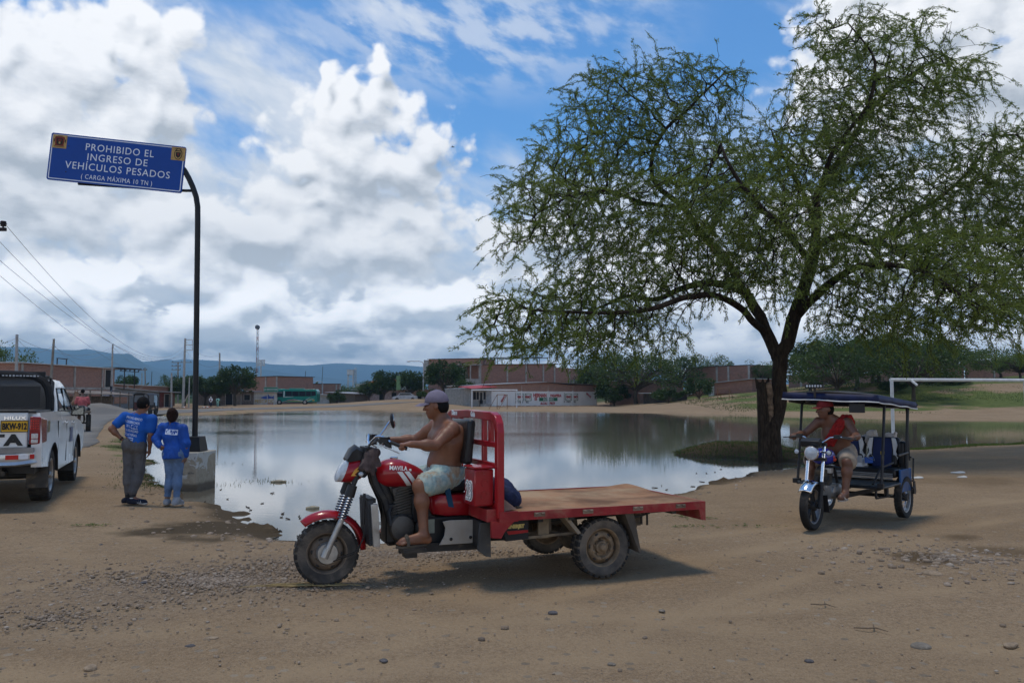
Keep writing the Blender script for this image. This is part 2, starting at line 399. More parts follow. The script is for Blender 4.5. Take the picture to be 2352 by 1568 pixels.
def land(x, y, full=False):
    x = np.asarray(x, float); y = np.asarray(y, float)
    s = shore_dist(x, y)
    rag = np.clip(y / 14, .25, 1.5)
    s = s + (vnoise(x, y, .9, 1) * .16 + vnoise(x, y, .33, 2) * .09) * rag
    z = np.where(s > 0, WATER + .125 * (1 - np.exp(-s / .55)), WATER - .5 * (1 - np.exp(s / 1.6)))
    # small lumps of mud standing out of the shallows by the near bank
    for (px, py, h, r) in ((608, 1217, .17, .16), (622, 1222, .16, .13), (590, 1209, .11, .09), (575, 1193, .11, .10), (560, 1180, .1, .12), (640, 1228, .12, .10), (1662,1108,.1,.12)):
        p = gp(px, py, WATER); z = z + h * .72 * np.exp(-(((x - p.x) / 1.25) ** 2 + (y - p.y) ** 2) / r ** 2) * (1 + .5 * vnoise(x, y, .12, 5))
    # the grassy mound the big tree grows from
    q = np.hypot((x - MOUND[0]) / 2.35, (y - MOUND[1]) / 2.4) + vnoise(x, y, .8, 3) * .06
    q2 = np.hypot((x - 7.3) / 1.35, (y - 22.9) / 1.5) + vnoise(x, y, .5, 4) * .06
    z = np.maximum(z, WATER + .30 * (1.06 - sstep(q, .25, 1.12) * 1.3) + .03 * vnoise(x, y, .35, 33) * (q < 1)); z = np.maximum(z, WATER + .22 * (1.0 - sstep(q2, .2, 1.1) * 1.5))
    # the slope on the right with houses on top, and a low rise of bare dirt in the middle
    ramp_x = np.interp(x, [14, 20, 26, 32, 42, 54, 90, 140], [0, .6, 1.3, 1.9, 2.9, 3.5, 4.2, 4.4])
    z = z + ramp_x * sstep(y, 66 - np.clip(x - 40, 0, 30) * .15, 103) * (1 - .25 * sstep(y, 140, 400))
    z = z + ramp_x * .12 * vnoise(x, y, 7, 6) * sstep(y, 70, 90)
    z = z + 1.0 * np.exp(-(((x + 14) / 12) ** 2 + ((y - 122) / 14) ** 2))
    z = z + .9 * np.exp(-(((x + 35) / 2.2) ** 2 + ((y - 70) / 3.0) ** 2))                    # spoil heap by the road
    dry = sstep(s, .1, 1.2)
    z = z + dry * (vnoise(x, y, 2.6, 7) * .018 + vnoise(x, y, .7, 8) * .009 + vnoise(x * .35 - y * .2, y, .25, 9) * .005)
    z = z + sstep(y, 130, 300) * (vnoise(x, y, 60, 11) * .8)
    return (z, s) if full else z
def H(x, y): return float(land(np.array([x]), np.array([y]))[0])

rows = np.concatenate([np.linspace(-6, 2.4, 30), 2.5 * np.exp(np.linspace(0, math.log(150 / 2.5), 620)), 150 * np.exp(np.linspace(.03, math.log(50), 70))])
cols = np.sinh(np.linspace(-1, 1, 560) * 2.0) / math.sinh(2.0)
nr, nc = len(rows), len(cols)
rad = np.maximum(np.abs(rows), 3.0)[:, None]
GX = cols[None, :] * np.minimum(rad * 2.6, 9500); GY = np.repeat(rows[:, None], nc, 1)
GZ, GS = land(GX, GY, True)
idx = np.arange(nr * nc).reshape(nr, nc)
GF = np.stack([idx[:-1, :-1], idx[:-1, 1:], idx[1:, 1:], idx[1:, :-1]], -1).reshape(-1, 4)
wet = np.exp(-np.clip(GS, 0, None) / (.30 + .28 * np.clip(vnoise(GX, GY, 1.4, 12), -.6, 1)))
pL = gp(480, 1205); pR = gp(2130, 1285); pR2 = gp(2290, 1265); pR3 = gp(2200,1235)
def patch(p, rx, ry, sd): return np.clip(1.25 - np.hypot((GX - p.x) / rx, (GY - p.y) / ry) + vnoise(GX, GY, .5, sd) * .35 + vnoise(GX, GY, .17, sd + 1) * .2, 0, 1)
wet = np.where((GS < 0) & (GZ > WATER + .06), .1, wet); wet = wet * (1 - .75 * sstep(GY, 45, 60)); wet = np.maximum(wet, patch(pL, 1.15, .95, 13) * .9)
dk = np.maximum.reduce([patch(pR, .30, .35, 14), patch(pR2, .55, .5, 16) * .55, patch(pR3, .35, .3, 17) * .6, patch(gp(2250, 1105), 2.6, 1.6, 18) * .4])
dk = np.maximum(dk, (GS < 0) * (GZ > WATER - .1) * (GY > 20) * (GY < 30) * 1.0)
green = np.zeros_like(GX)
hillz = np.interp(GX, [19, 24, 32, 200], [0, .6, 1, 1]) * sstep(GY, 70, 76) * (1 - sstep(GY, 118, 150))
green = np.maximum(green, hillz * np.clip(.80 + vnoise(GX, GY * 1.6, 7, 21) * .75 + vnoise(GX, GY, 1.6, 22) * .3, 0, 1))
green = np.maximum(green, np.exp(-((GS - .25) / .32) ** 2) * sstep(GX, 9.0, 12.0) * (GY < 40) * .95)
green = np.maximum(green, np.exp(-((GS - .5) / .6) ** 2) * (GX < -9) * (GY > 12) * (GY < 90) * np.clip(.15 + vnoise(GX, GY, 1.1, 23), 0, .55))
qm = np.hypot((GX - MOUND[0]) / 2.5, (GY - MOUND[1]) / 3.1); green = np.maximum(green, (qm < 1.25) * (GZ > WATER + .05) * np.clip(.3 + vnoise(GX, GY, .5, 24) * .7, 0, 1) * .5)
gpatch = gp(430, 1335); gpatch2 = gp(60, 1420); gp3 = gp(1000, 1275)
def gz(p, rx, ry): return np.clip(1.3 - np.hypot((GX - p.x) / rx, (GY - p.y) / ry) + vnoise(GX, GY, .8, 26) * .35, 0, 1)
stony = np.maximum.reduce([gz(gp(480, 1340), 1.5, .95), gz(gp(720, 1290), .9, .55), gz(gp(950, 1270), 1.2, .35) , gz(gp(120, 1420), 1.0, .6) * .6])
far_veg = sstep(GY, 135, 170)
rut = np.zeros_like(GX)
for (x0, y0, k, c2, w_) in ((-1.6, 7.0, .40, .012, .16), (-1.6, 8.15, .40, .012, .16), (0, 5.2, .16, .03, .2), (0, 6.1, .16, .03, .2), (2.2, 8.6, .95, -.02, .16), (3.1, 8.1, .95, -.02, .16), (0, 3.6, .05, .02, .22), (-4, 9.4, -.9, .05, .2), (-5, 9.0, -.9, .05, .2)):
    yy = y0 + k * (GX - x0) + c2 * (GX - x0) ** 2; rut = np.maximum(rut, np.exp(-((GY - yy) / w_ / np.hypot(1, k)) ** 2) * np.clip(.6 + vnoise(GX, GY, .9, 71) * .6, 0, 1) * (GY < 14) * (GS > .4))
GZ = GZ - rut * .018
m, tt, b = newmat('dirt_ground')
co = V(tt, tt.nodes.new('ShaderNodeTexCoord').outputs['Object'])
cy_g = sep(tt, co)[1]; n_big = noise(tt, co, .35, 5, .6, .4); n_mid = noise(tt, co, 2.2, 6, .65, .3); n_fine = noise(tt, co, 26, 4, .7)
n_track = noise(tt, vmath(tt, 'MULTIPLY', co, (.35, 1.6, 1)), 1.6, 5, .6, .3)
c = mixc(tt, n_big.ss(.3, .72), (.275, .190, .114), (.360, .254, .156))
c = mixc(tt, n_track.ss(.45, .75) * .45, c, (.230, .150, .083))
c = mixc(tt, n_mid.ss(.45, .75) * .6, c, (.355, .250, .145))
sp = voro(tt, co, 34, 0, out='Color'); spd = voro(tt, co, 34, 0); spx = sep(tt, sp)[0]
c = mixc(tt, spd.ss(.34, .2) * spx.ss(.72, .76) * .7, c, mixc(tt, sep(tt, sp)[1], (.16, .13, .11), (.31, .255, .19)))
c = mixc(tt, n_fine.ss(.38, .62) * .55, c, (.190, .130, .078))
n_grit = noise(tt, co, 75, 3, .75); c = mixc(tt, n_grit.ss(.50, .66) * .5, c, (.40, .30, .20)); c = mixc(tt, n_grit.ss(.46, .34) * .5, c, (.140, .098, .062)); n_pat = noise(tt, vmath(tt, 'MULTIPLY', co, (1, 1.5, 1)), 5.5, 5, .7, .4); c = mixc(tt, n_pat.ss(.54, .70) * .36, c, (.185, .120, .073))
c = mixc(tt, attr(tt, 'rut') * (.55 + n_mid * .5), c, (.360, .255, .152))
a_st = attr(tt, 'stony')
sv = voro(tt, co, 30, 0, out='Color'); c = mixc(tt, a_st * n_mid.ss(.25, .5) * .75, c, mixc(tt, sep(tt, sv)[0], (.185, .135, .092), (.29, .215, .148)))
s2 = voro(tt, co, 11, 0, out='Color'); s2d = voro(tt, vmath(tt, 'ADD', co, (0, 0, 0)), 11, 0); c = mixc(tt, s2d.ss(.36, .28) * sep(tt, s2)[0].ss(.80, .84) * (cy_g.ss(16, 9)) * .8, c, mixc(tt, sep(tt, s2)[1], (.17, .135, .10), (.34, .275, .20)))
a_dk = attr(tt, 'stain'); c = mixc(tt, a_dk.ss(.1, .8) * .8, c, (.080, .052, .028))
a_wet = attr(tt, 'wet'); wf = (a_wet + (n_mid - .5) * .5).ss(.18, .75)
c = mixc(tt, wf * .9, c, mixc(tt, n_fine, (.046, .034, .020), (.082, .060, .036)))
a_g = attr(tt, 'green'); gf = (a_g + (n_fine - .5) * .8 + (n_mid - .5) * .5).ss(.35, .62)
gcol = mixc(tt, n_mid.ss(.3, .7), (.055, .085, .018), (.11, .145, .04))
c = mixc(tt, gf * .9, c, gcol)
c = mixc(tt, attr(tt, 'veg'), c, (.045, .06, .02))
link(tt, c, b.inputs['Base Color'])
link(tt, wf.lin(0, 1, .95, .75), b.inputs['Roughness']); b.inputs['Specular IOR Level'].default_value = .03
bn = tt.nodes.new('ShaderNodeBump'); bn.inputs['Strength'].default_value = .9; bn.inputs['Distance'].default_value = .03
link(tt, n_grit * .5 + n_fine * .7 + n_mid * .9 + spd.ss(.3, .0) * .35 + noise(tt, co, 90, 3, .7) * .22 + a_st * voro(tt, co, 30, 0).ss(.5, .1) * .6, bn.inputs['Height']); tt.links.new(bn.outputs[0], b.inputs['Normal'])
ground = npmesh('ground', np.stack([GX, GY, GZ], -1).reshape(-1, 3), GF, m, smooth=True,
                attrs={'wet': wet.ravel(), 'stain': dk.ravel(), 'green': green.ravel(), 'stony': stony.ravel(), 'veg': far_veg.ravel(), 'rut': rut.ravel()})
tag(ground, 'pale brown dirt ground with gravel, ruts and a muddy bank round the pond', None, None, 'structure')

# water: one sheet over the hollow
wx = np.linspace(SH[:, 0].min() - 3, SH[:, 0].max() + 3, 160); wy = np.concatenate([np.linspace(8, 40, 90), np.linspace(40.5, SH[:, 1].max() + 3, 80)])
WX, WY = np.meshgrid(wx, wy); ws = shore_dist(WX, WY) < 1.0
wi = np.arange(WX.size).reshape(WX.shape); keep = ws[:-1, :-1] | ws[1:, 1:] | ws[:-1, 1:] | ws[1:, :-1]
WF = np.stack([wi[:-1, :-1], wi[:-1, 1:], wi[1:, 1:], wi[1:, :-1]], -1)[keep]
m, tt, b = newmat('pond_water')
co = V(tt, tt.nodes.new('ShaderNodeTexCoord').outputs['Object'])
b.inputs['Base Color'].default_value = (.125, .108, .078, 1); b.inputs['IOR'].default_value = 1.42; b.inputs['Specular IOR Level'].default_value = .75
ruff = noise(tt, vmath(tt, 'MULTIPLY', co, (.5, 1, 1)), .06, 2, .5, .2); cx_, cy_, cz_ = sep(tt, co)
ruff = (ruff.ss(.28, .60) * cy_.ss(22, 42) * cx_.ss(14, -6))
link(tt, ruff.lin(0, 1, .028, .10), b.inputs['Roughness'])
rp = noise(tt, vmath(tt, 'MULTIPLY', co, (1.0, 2.2, 1)), 3.0, 3, .55, .2); rp2 = noise(tt, vmath(tt, 'MULTIPLY', co, (1.0, 2.0, 1)), 14, 2, .5)
bn = tt.nodes.new('ShaderNodeBump'); bn.inputs['Distance'].default_value = .02; link(tt, ruff.lin(0, 1, .035, .30), bn.inputs['Strength'])
link(tt, rp + rp2 * .25, bn.inputs['Height']); tt.links.new(bn.outputs[0], b.inputs['Normal'])
water = npmesh('water', np.stack([WX, WY, np.full_like(WX, WATER)], -1).reshape(-1, 3), WF, m, smooth=True)
tag(water, 'still brown pond mirroring clouds and trees', None, None, 'structure')

# asphalt road that swings away to the left and then along the far bank
RL = [(-28, 1.5), (-21.5, 12), (-20.5, 22), (-23.5, 33), (-29.0, 46), (-34.2, 58), (-37.0, 68), (-37.5, 78), (-36, 91), (-30, 104), (-12, 114)]
RR = [(-20, 0.5), (-13.6, 11), (-13.0, 24.5), (-16.5, 33), (-21.6, 44), (-26, 54), (-29.0, 63), (-29.8, 70), (-29.4, 80), (-28.2, 92), (-22, 102), (-9, 108)]
def densify(P, k=26):
    P = [Vector((x, y, 0)) for x, y in P]; out = []
    for i in range(len(P) - 1):
        p0, p1, p2, p3 = P[max(i - 1, 0)], P[i], P[i + 1], P[min(i + 2, len(P) - 1)]
        for j in range(k):
            q = j / k; out.append(.5 * ((2 * p1) + (p2 - p0) * q + (2 * p0 - 5 * p1 + 4 * p2 - p3) * q * q + (3 * p1 - p0 - 3 * p2 + p3) * q ** 3))
    return out + [P[-1]]
A, B = densify(RL), densify(RR); NW = 12
rv = []
for i, (a, q) in enumerate(zip(A, B)):
    for k in range(NW + 1):
        f = k / NW; e = (.016 * mnoise.noise(Vector((i * .11, k * 3.0, 0))) + .008 * mnoise.noise(Vector((i * .57, k, 5)))) if k in (0, NW) else 0
        p = a.lerp(q, f + e); rv.append((p.x, p.y, 0))
rv = np.array(rv); rz, rs = land(rv[:, 0], rv[:, 1], True); rv[:, 2] = np.maximum(rz, -.02) + .035
ii = np.arange(len(rv)).reshape(-1, NW + 1)
RF = np.stack([ii[:-1, :-1], ii[:-1, 1:], ii[1:, 1:], ii[1:, :-1]], -1).reshape(-1, 4)
m, tt, b = newmat('worn_asphalt'); co = V(tt, tt.nodes.new('ShaderNodeTexCoord').outputs['Object'])
a1 = noise(tt, co, .5, 5, .6, .3); a2 = noise(tt, co, 9, 5, .7)
link(tt, mixc(tt, a2.ss(.3, .75) * .5, mixc(tt, a1.ss(.35, .7), (.125, .112, .095), (.20, .17, .13)), (.10, .09, .08)), b.inputs['Base Color']); b.inputs['Roughness'].default_value = .9
road = npmesh('road', rv, RF, m, smooth=True)
so = road.modifiers.new('thick', 'SOLIDIFY'); so.thickness = .06; so.offset = -1
tag(road, 'worn grey asphalt road curving away to the left', None, None, 'structure')

# ------------------------------------------------------------------ blue mountains
def ridge(name, prof, D, label, col, seed, thick=900, foot=0):
    xs = np.array([p[0] for p in prof], float); ys = np.array([p[1] for p in prof], float)
    X = np.linspace(xs[0], xs[-1], 420); top = np.interp(X, xs, ys)
    wx_ = (X - CX) / FPX * D; h = np.maximum((HZ - top) / FPX * D, 3)
    dd = np.linspace(-1, 1, 41); vs = []
    for j, q in enumerate(dd):
        prof_z = h * np.exp(-(q * 1.6) ** 2 * 1.3) * (1 + .0 * q)
        nz = vnoise(wx_ * (1 + q * .1), np.full_like(wx_, q * thick + seed * 50), 170, seed) * .11 + vnoise(wx_, np.full_like(wx_, q * thick), 70, seed + 1) * .05
        vs.append(np.stack([wx_ * (1 + q * thick / D * .6), np.full_like(wx_, D + q * thick), prof_z * (1 + nz * min(1, abs(q) * 4)) - 4 - abs(q) ** 3 * 20], -1))
    vs = np.concatenate(vs); n = len(X); ii = np.arange(len(vs)).reshape(-1, n)
    F = np.stack([ii[:-1, :-1], ii[:-1, 1:], ii[1:, 1:], ii[1:, :-1]], -1).reshape(-1, 4)
    mm = pmat(name + '_scrub', col, .95, vary=.35, vscale=.012)
    return tag(npmesh('mountains', vs, F, mm, smooth=True), label, None, None, 'structure')
ridge('near', [(-900,870),(-600,845),(-350,835),(-150,845),(-40,832),(60,842),(110,850),(160,842),(215,822),(258,812),(280,810),(296,810),(318,826),(345,846),(400,866),(480,884),(560,897),(700,905)], 4300, 'nearest blue hill whose peak ends in a long fall to the east', (.035, .05, .03), 1, 700)
ridge('middle', [(-1200,800),(-600,790),(-100,792),(43,795),(90,797),(133,801),(176,802),(197,799),(221,803),(262,811),(295,811),(316,826),(360,843),(430,850),(520,842),(600,846),(680,858),(760,866),(860,878),(990,890),(1150,900)], 5200, 'long blue mountain flank with its top in the cloud', (.035, .05, .035), 2, 900)
ridge('distant', [(-900,815),(100,815),(300,832),(371,825),(387,824),(400,828),(423,823),(506,827),(588,830),(631,836),(698,838),(776,832),(817,834),(853,836),(927,837),(975,841),(1200,845),(1500,858),(1800,870),(2400,880),(3200,885)], 6600, 'faint farthest mountain range across the horizon', (.04, .05, .04), 3, 900)
# ------------------------------------------------------------------ materials of the town
BRICK = lambda: brick_mat('red_brick', (.34, .145, .09), (.24, .10, .065), (.31, .24, .19))
BRICKD = lambda: brick_mat('old_brick', (.31, .155, .108), (.22, .11, .078), (.28, .225, .185))
CONC = lambda: pmat('concrete', (.33, .30, .265), .9, vary=.22, vscale=2)
DARK = lambda: pmat('dark_opening', (.018, .016, .015), .9, vary=.1)
SHEET = lambda: pmat('zinc_sheet', (.30, .31, .32), .5, metal=.5, vary=.35, vscale=1.2, dust=.45)
STEEL = lambda: pmat('dark_steel', (.035, .035, .038), .55, vary=.3)
WOOD = lambda: pmat('grey_wood', (.16, .125, .095), .9, vary=.4, vscale=6)
PALE = lambda: pmat('pale_plaster', (.50, .47, .42), .9, vary=.22, vscale=1.3)
def sheet_mat(name, col, along='x', pitch=.09):
    """corrugated metal: the ribs are bumped into the face"""
    if name in _mats: return _mats[name]
    m, tt, b = newmat(name); co = V(tt, tt.nodes.new('ShaderNodeTexCoord').outputs['Object']); x, y, z = sep(tt, co)
    n = noise(tt, vmath(tt, 'MULTIPLY', co, (.7, .7, 4)), 1.2, 6, .7)
    cc = mixc(tt, n.ss(.45, .72) * .8, col, (col[0] * .55 + .03, col[1] * .45 + .015, col[2] * .38)); link(tt, cc, b.inputs['Base Color'])
    b.inputs['Roughness'].default_value = .6; b.inputs['Metallic'].default_value = .25
    bn = tt.nodes.new('ShaderNodeBump'); bn.inputs['Strength'].default_value = .8; bn.inputs['Distance'].default_value = .03
    link(tt, ({'x': x, 'z': z, 'y': y}[along] * (2 * math.pi / pitch))._m('SINE'), bn.inputs['Height']); tt.links.new(bn.outputs[0], b.inputs['Normal'])
    _mats[name] = m; return m
def house(name, label, cat, xl, Yl, xr, Yr, depth, z0, zl, zr, mat, roof='flat', over=.35, roof_mat=None, cols=(), beam=None, slope_back=0.0, group=None):
    """front wall from column xl at depth Yl to column xr at depth Yr; zl and zr are wall heights above the ground at z0"""
    A, B = at(xl, HZ, Yl), at(xr, HZ, Yr); d = (B - A); W = d.xy.length
    r = thing(name, label, cat, (A.x, A.y, z0), math.atan2(d.y, d.x), group)
    w_ = MB(); w_.hexa([(0, 0, -.6), (W, 0, -.6), (W, depth, -.6), (0, depth, -.6), (0, 0, zl), (W, 0, zr), (W, depth, zr - slope_back), (0, depth, zl - slope_back)])
    w_.build('wall', mat, r, smooth=False)
    if roof:
        t_ = .09; o = over
        q = MB(); q.hexa([(-o, -o, zl + .004), (W + o, -o, zr + .004), (W + o, depth + o, zr - slope_back + .004), (-o, depth + o, zl - slope_back + .004),
                          (-o, -o, zl + t_), (W + o, -o, zr + t_), (W + o, depth + o, zr - slope_back + t_), (-o, depth + o, zl - slope_back + t_)])
        q.build('roof', roof_mat or sheet_mat('zinc_roof', (.42, .42, .42), 'x'), r, smooth=False)
    for f in cols:
        zz = zl + (zr - zl) * f
        MB().box((W * f, -.03, zz / 2 - .05), (.30, .14, zz + .05)).build('column', CONC(), r, smooth=False)
    if beam: MB().box((W / 2, -.035, beam), (W + .06, .13, .24)).build('beam', CONC(), r, smooth=False)
    return r, W
def opening(r, kind, x, z, w_, h, mat=None, frame=.07, y=0.0, fm=None):
    """a door or window: a frame that stands proud of the wall with a dark leaf set into it"""
    f = MB(); fm = fm or CONC()
    for (cx_, cz, a, b_) in ((x, z + h + frame / 2, w_ + 2 * frame, frame), (x - w_ / 2 - frame / 2, z + h / 2, frame, h), (x + w_ / 2 + frame / 2, z + h / 2, frame, h)): f.box((cx_, y - .03, cz), (a, .12, b_))
    if kind == 'window': f.box((x, y - .03, z - frame / 2), (w_ + 2 * frame, .14, frame))
    o = f.build(kind, fm, r, smooth=False)
    MB().box((x, y - .01, z + h / 2), (w_, .04, h)).build('pane' if kind == 'window' else 'leaf', mat or DARK(), o, smooth=False); return o

# --- left side: two-storey brick house along the road
r, W = house('brick_house', 'long two-storey brick house by the road with rusty terrace roof', 'house', 42, 76, 262, 96, 9, .0, 4.55, 4.62, BRICK(), over=.3, roof_mat=pmat('roof_edge', (.55, .52, .47), .8), cols=(.02, .52, .84), beam=2.3)
opening(r, 'window', W * .92, 2.5, 1.9, 1.95, fm=PALE())
MB().box((W + 2.6, 4, 4.75), (6.5, 9.5, .12)).build('terrace_roof', STEEL(), r, smooth=False)
q = MB()
for i in range(5): q.bar((W + .4 + i * 1.25, -.5, 4.68), (W + .4 + i * 1.25, -.5, 4.40), .06, .06); q.bar((W + .4 + i * 1.25, -.5, 4.42), (W + 1.0 + i * 1.2, -.5, 4.68), .05, .05)
q.bar((W + .2, -.5, 4.40), (W + 5.6, -.5, 4.40), .07, .07)
for xx in (W + 1.7, W + 4.6): q.bar((xx, -.4, 2.3), (xx, -.4, 4.7), .09, .09)
q.build('roof_truss', STEEL(), r, smooth=False)
MB().box((W + 2.4, 2.5, .75), (4.8, 4.5, 3.0)).build('terrace_wall', BRICKD(), r, smooth=False)
MB().box((W * .93, -.02, 1.15), (2.6, .05, 1.9)).build('mural', pmat('faded_mural', (.23, .22, .25), .9, vary=.5, vscale=1.5, dust=.3), r, smooth=False)
q = MB()
for a in (0, 1): q.bar((W * .42 + a * 1.9, .8, 4.6), (W * .42 + a * 1.9, .8, 5.35), .09, .09)
q.bar((W * .42 - .1, .8, 5.35), (W * .42 + 2.1, .8, 5.35), .09, .09); q.build('roof_frame', STEEL(), r, smooth=False)
opening(r, 'door', W * .30, 0, 1.0, 2.05); opening(r, 'door', W * .64, 0, 1.2, 2.05, mat=WOOD())
# lean-to of posts before it
A0 = at(128, HZ, 74); r = thing('lean_to', 'dark lean-to of crooked posts and patched sheets before the brick house', 'shed', (A0.x + 1.2, A0.y, 0), R(82))
q = MB(); random.seed(4)
for i in range(7): MB().tube([(i * 1.5, 0, -.1), (i * 1.5 + random.uniform(-.12, .12), 0, 2.0 + random.uniform(-.2, .5))], .06, 6).build('post', WOOD(), r)
MB().hexa([(-.4, -.5, 1.75), (9.6, -.5, 1.55), (9.6, 3, 1.95), (-.4, 3, 2.1), (-.4, -.5, 1.81), (9.6, -.5, 1.61), (9.6, 3, 2.01), (-.4, 3, 2.16)]).build('roof', sheet_mat('rusty_sheet', (.22, .17, .13), 'x'), r, smooth=False)
MB().box((4.5, 1.6, .75), (8.6, .1, 1.5)).build('fence_panel', WOOD(), r, smooth=False)

# corrugated shed and the red store
r, W = house('zinc_shed', 'grey corrugated sheet shed with sloping sheet roof and notice pasted on it', 'shed', 246, 95, 366, 106, 7, .0, 2.55, 1.95, sheet_mat('grey_sheet', (.21, .21, .205), 'z', .12), over=.25)
MB().box((W * .24, -.03, 1.0), (2.6, .05, .75)).build('brick_patch', brick_mat('orange_brick', (.36, .15, .07), (.28, .11, .06), (.28, .22, .17)), r, smooth=False)
MB().box((W * .93, -.035, .95), (.95, .04, 1.35)).build('poster', pmat('poster_paper', (.42, .55, .62), .8, vary=.3, vscale=6), r, smooth=False)
r, W = house('red_store', 'small store with dark red front under a sagging sheet awning', 'store', 367, 106, 398, 109, 5, 0, 2.0, 1.9, pmat('dark_red_plank', (.11, .030, .022), .85, vary=.35, vscale=3), over=.7)
opening(r, 'door', W * .5, 0, 1.0, 1.7)
r, W = house('low_brick_row', 'low brick row with flat pale roof edge behind the zinc shed', 'house', 240, 112, 402, 122, 6, 0, 3.1, 2.7, BRICKD(), over=.4, roof_mat=pmat('roof_edge', (.5, .5, .5), .8), cols=(.3, .95))
r, W = house('shaded_shop', 'dark shop front in the shade of the big dense tree', 'store', 500, 128, 583, 134, 6, -.05, 2.2, 2.2, pmat('brown_plaster', (.13, .10, .08), .9, vary=.3), over=.9)
opening(r, 'door', W * .3, 0, 1.3, 1.9); opening(r, 'door', W * .55, 0, 1.1, 1.9, mat=WOOD()); opening(r, 'window', W * .8, .8, 1.2, .9)
r, W = house('brick_block', 'square brick block behind the green town sign', 'house', 560, 150, 637, 146, 9, 0, 4.75, 4.85, BRICK(), over=.25, roof_mat=STEEL(), cols=(.66, .98))
# wall with a fish mural beside the bus
r, W = house('mural_wall', 'white wall painted with a blue fish above yellow and red letters', 'wall', 582, 137, 640, 139, 4, -.1, 2.15, 2.05, PALE(), over=.5)
fish = MB().mat(pmat('mural_blue', (.05, .09, .30), .8)); ol = [(-1.2, 0), (-.7, .22), (-.1, .34), (.15, .62), (.3, .32), (.8, .14), (1.15, .4), (1.1, 0), (1.2, -.35), (.8, -.1), (.1, -.25), (-.6, -.22)]
fish.prism([(W * .55 + a * .95, 1.25 + b_ * .9) for a, b_ in ol], -.05, .0)
fish.mat(pmat('mural_yellow', (.45, .28, .04), .8)); fish.text('PESCADO', Matrix.Translation((W * .45, -.03, .62)) @ Matrix.Rotation(R(90), 4, 'X'), .75, .03)
fish.mat(pmat('mural_red', (.42, .05, .03), .8)); fish.text('2014', Matrix.Translation((W * .66, -.03, .2)) @ Matrix.Rotation(R(90), 4, 'X'), .5, .03)
fish.build('mural', None, r, smooth=False)
r, W = house('brick_terrace', 'long low brick terrace whose roof shows above the bus', 'house', 640, 168, 782, 172, 8, 0, 3.85, 3.85, BRICK(), over=.2, roof_mat=STEEL(), cols=(.02, .22, .45, .7, .93, .995))
for f, hh in ((.05, 1.6), (.42, 2.6), (.52, 1.5), (.7, 3.6)): MB().tube([(W * f, 1, 3.8), (W * f + .15, 1, 3.9 + hh)], .05, 5).build('rebar', STEEL(), r)
r, W = house('whitewashed_shack', 'whitewashed shack to the right of the bus', 'shed', 728, 150, 756, 150, 5, -.1, 1.75, 1.6, PALE(), over=.5)
r, W = house('brown_shack', 'brown plank shack with long patched roof near the bus', 'shed', 757, 150, 815, 146, 5, -.05, 2.1, 1.8, WOOD(), over=.6)
opening(r, 'door', W * .3, 0, 1, 1.6)
r, W = house('orange_roof_house', 'pale house with an orange tiled roof among dark trees', 'house', 815, 196, 872, 190, 8, 0, 4.2, 4.2, PALE(), roof=None)
MB().add([(W * .35, -.4, 4.0), (W + .5, -.4, 4.0), (W + .5, 8.4, 4.0), (W * .35, 8.4, 4.0), (W * .5, 4, 5.5), (W + .2, 4, 5.5)], [(0, 1, 5, 4), (2, 3, 4, 5), (1, 2, 5), (3, 0, 4), (3, 2, 1, 0)]).build('roof', pmat('orange_tile', (.50, .17, .06), .85), r, smooth=False)
r, W = house('pink_house', 'faded pink low house glimpsed between tree trunks', 'house', 820, 150, 990, 140, 6, .5, 2.0, 2.0, pmat('pink_plaster', (.40, .30, .27), .9, vary=.3), over=.8)
for f in (.1, .35, .52, .7, .85): opening(r, 'door' if f != .52 else 'window', W * f, 0 if f != .52 else .7, 1.1, 1.7 if f != .52 else .8)

# --- the middle: brick two-storeys and the painted wall
r, W = house('upper_brick_house', 'tall brick house with roof frame on posts behind the balcony house', 'house', 984, 152, 1105, 149, 8, .2, 7.9, 7.95, BRICK(), over=.2, roof_mat=STEEL(), cols=(.98,))
q = MB()
for i in range(5): q.bar((W + .2 + i * 2.6, 1, 4.5), (W + .2 + i * 2.6, 1, 8.05), .10, .10)
q.bar((W, 1, 8.1), (W + 11.2, 1, 8.1), .12, .14); q.bar((W, 5, 8.1), (W + 11.2, 5, 8.1), .12, .14); q.build('roof_frame', STEEL(), r, smooth=False)
MB().box((-.55, .8, 5.6), (1.0, 1.2, 4.4)).build('stair_tower', CONC(), r, smooth=False)
r, W = house('balcony_house', 'two-storey brick house with grey corner balcony above the painted wall', 'house', 1097, 130, 1276, 141, 9, .1, 6.2, 6.75, BRICK(), over=.3, roof_mat=STEEL(), cols=(.03, .36, .60, .83, .985), beam=None)
MB().box((-1.7, 1.0, 1.4), (3.4, 3.2, 3.2)).build('porch_wall', CONC(), r, smooth=False)
q = MB(); q.box((-1.75, .9, 3.05), (3.7, 3.4, .2)); q.box((-1.75, -.72, 3.55), (3.6, .1, .9)); q.box((-1.75, 1.0, 6.2), (3.9, 3.8, .14))
for xx in (-3.4, -1.9, -.15): q.box((xx, -.6, 4.6), (.16, .16, 3.1))
q.build('balcony', CONC(), r, smooth=False); MB().box((-1.7, 2.6, 4.7), (3.3, .2, 2.9)).build('back_wall', pmat('grey_plaster', (.25, .24, .22), .9), r, smooth=False)
opening(r, 'window', -1.0, 3.6, .9, 1.9, y=2.48)
r, W = house('lower_brick_wing', 'lower brick wing with washing line to the right of the balcony house', 'house', 1276, 141, 1345, 146, 8, .3, 5.9, 5.7, BRICK(), over=.1, roof_mat=BRICK(), cols=(.45, .97))
MB().box((W * .75, -1.0, 3.6), (2.2, .1, 1.1)).build('washing', pmat('dark_cloth', (.03, .035, .05), .9), r, smooth=False)
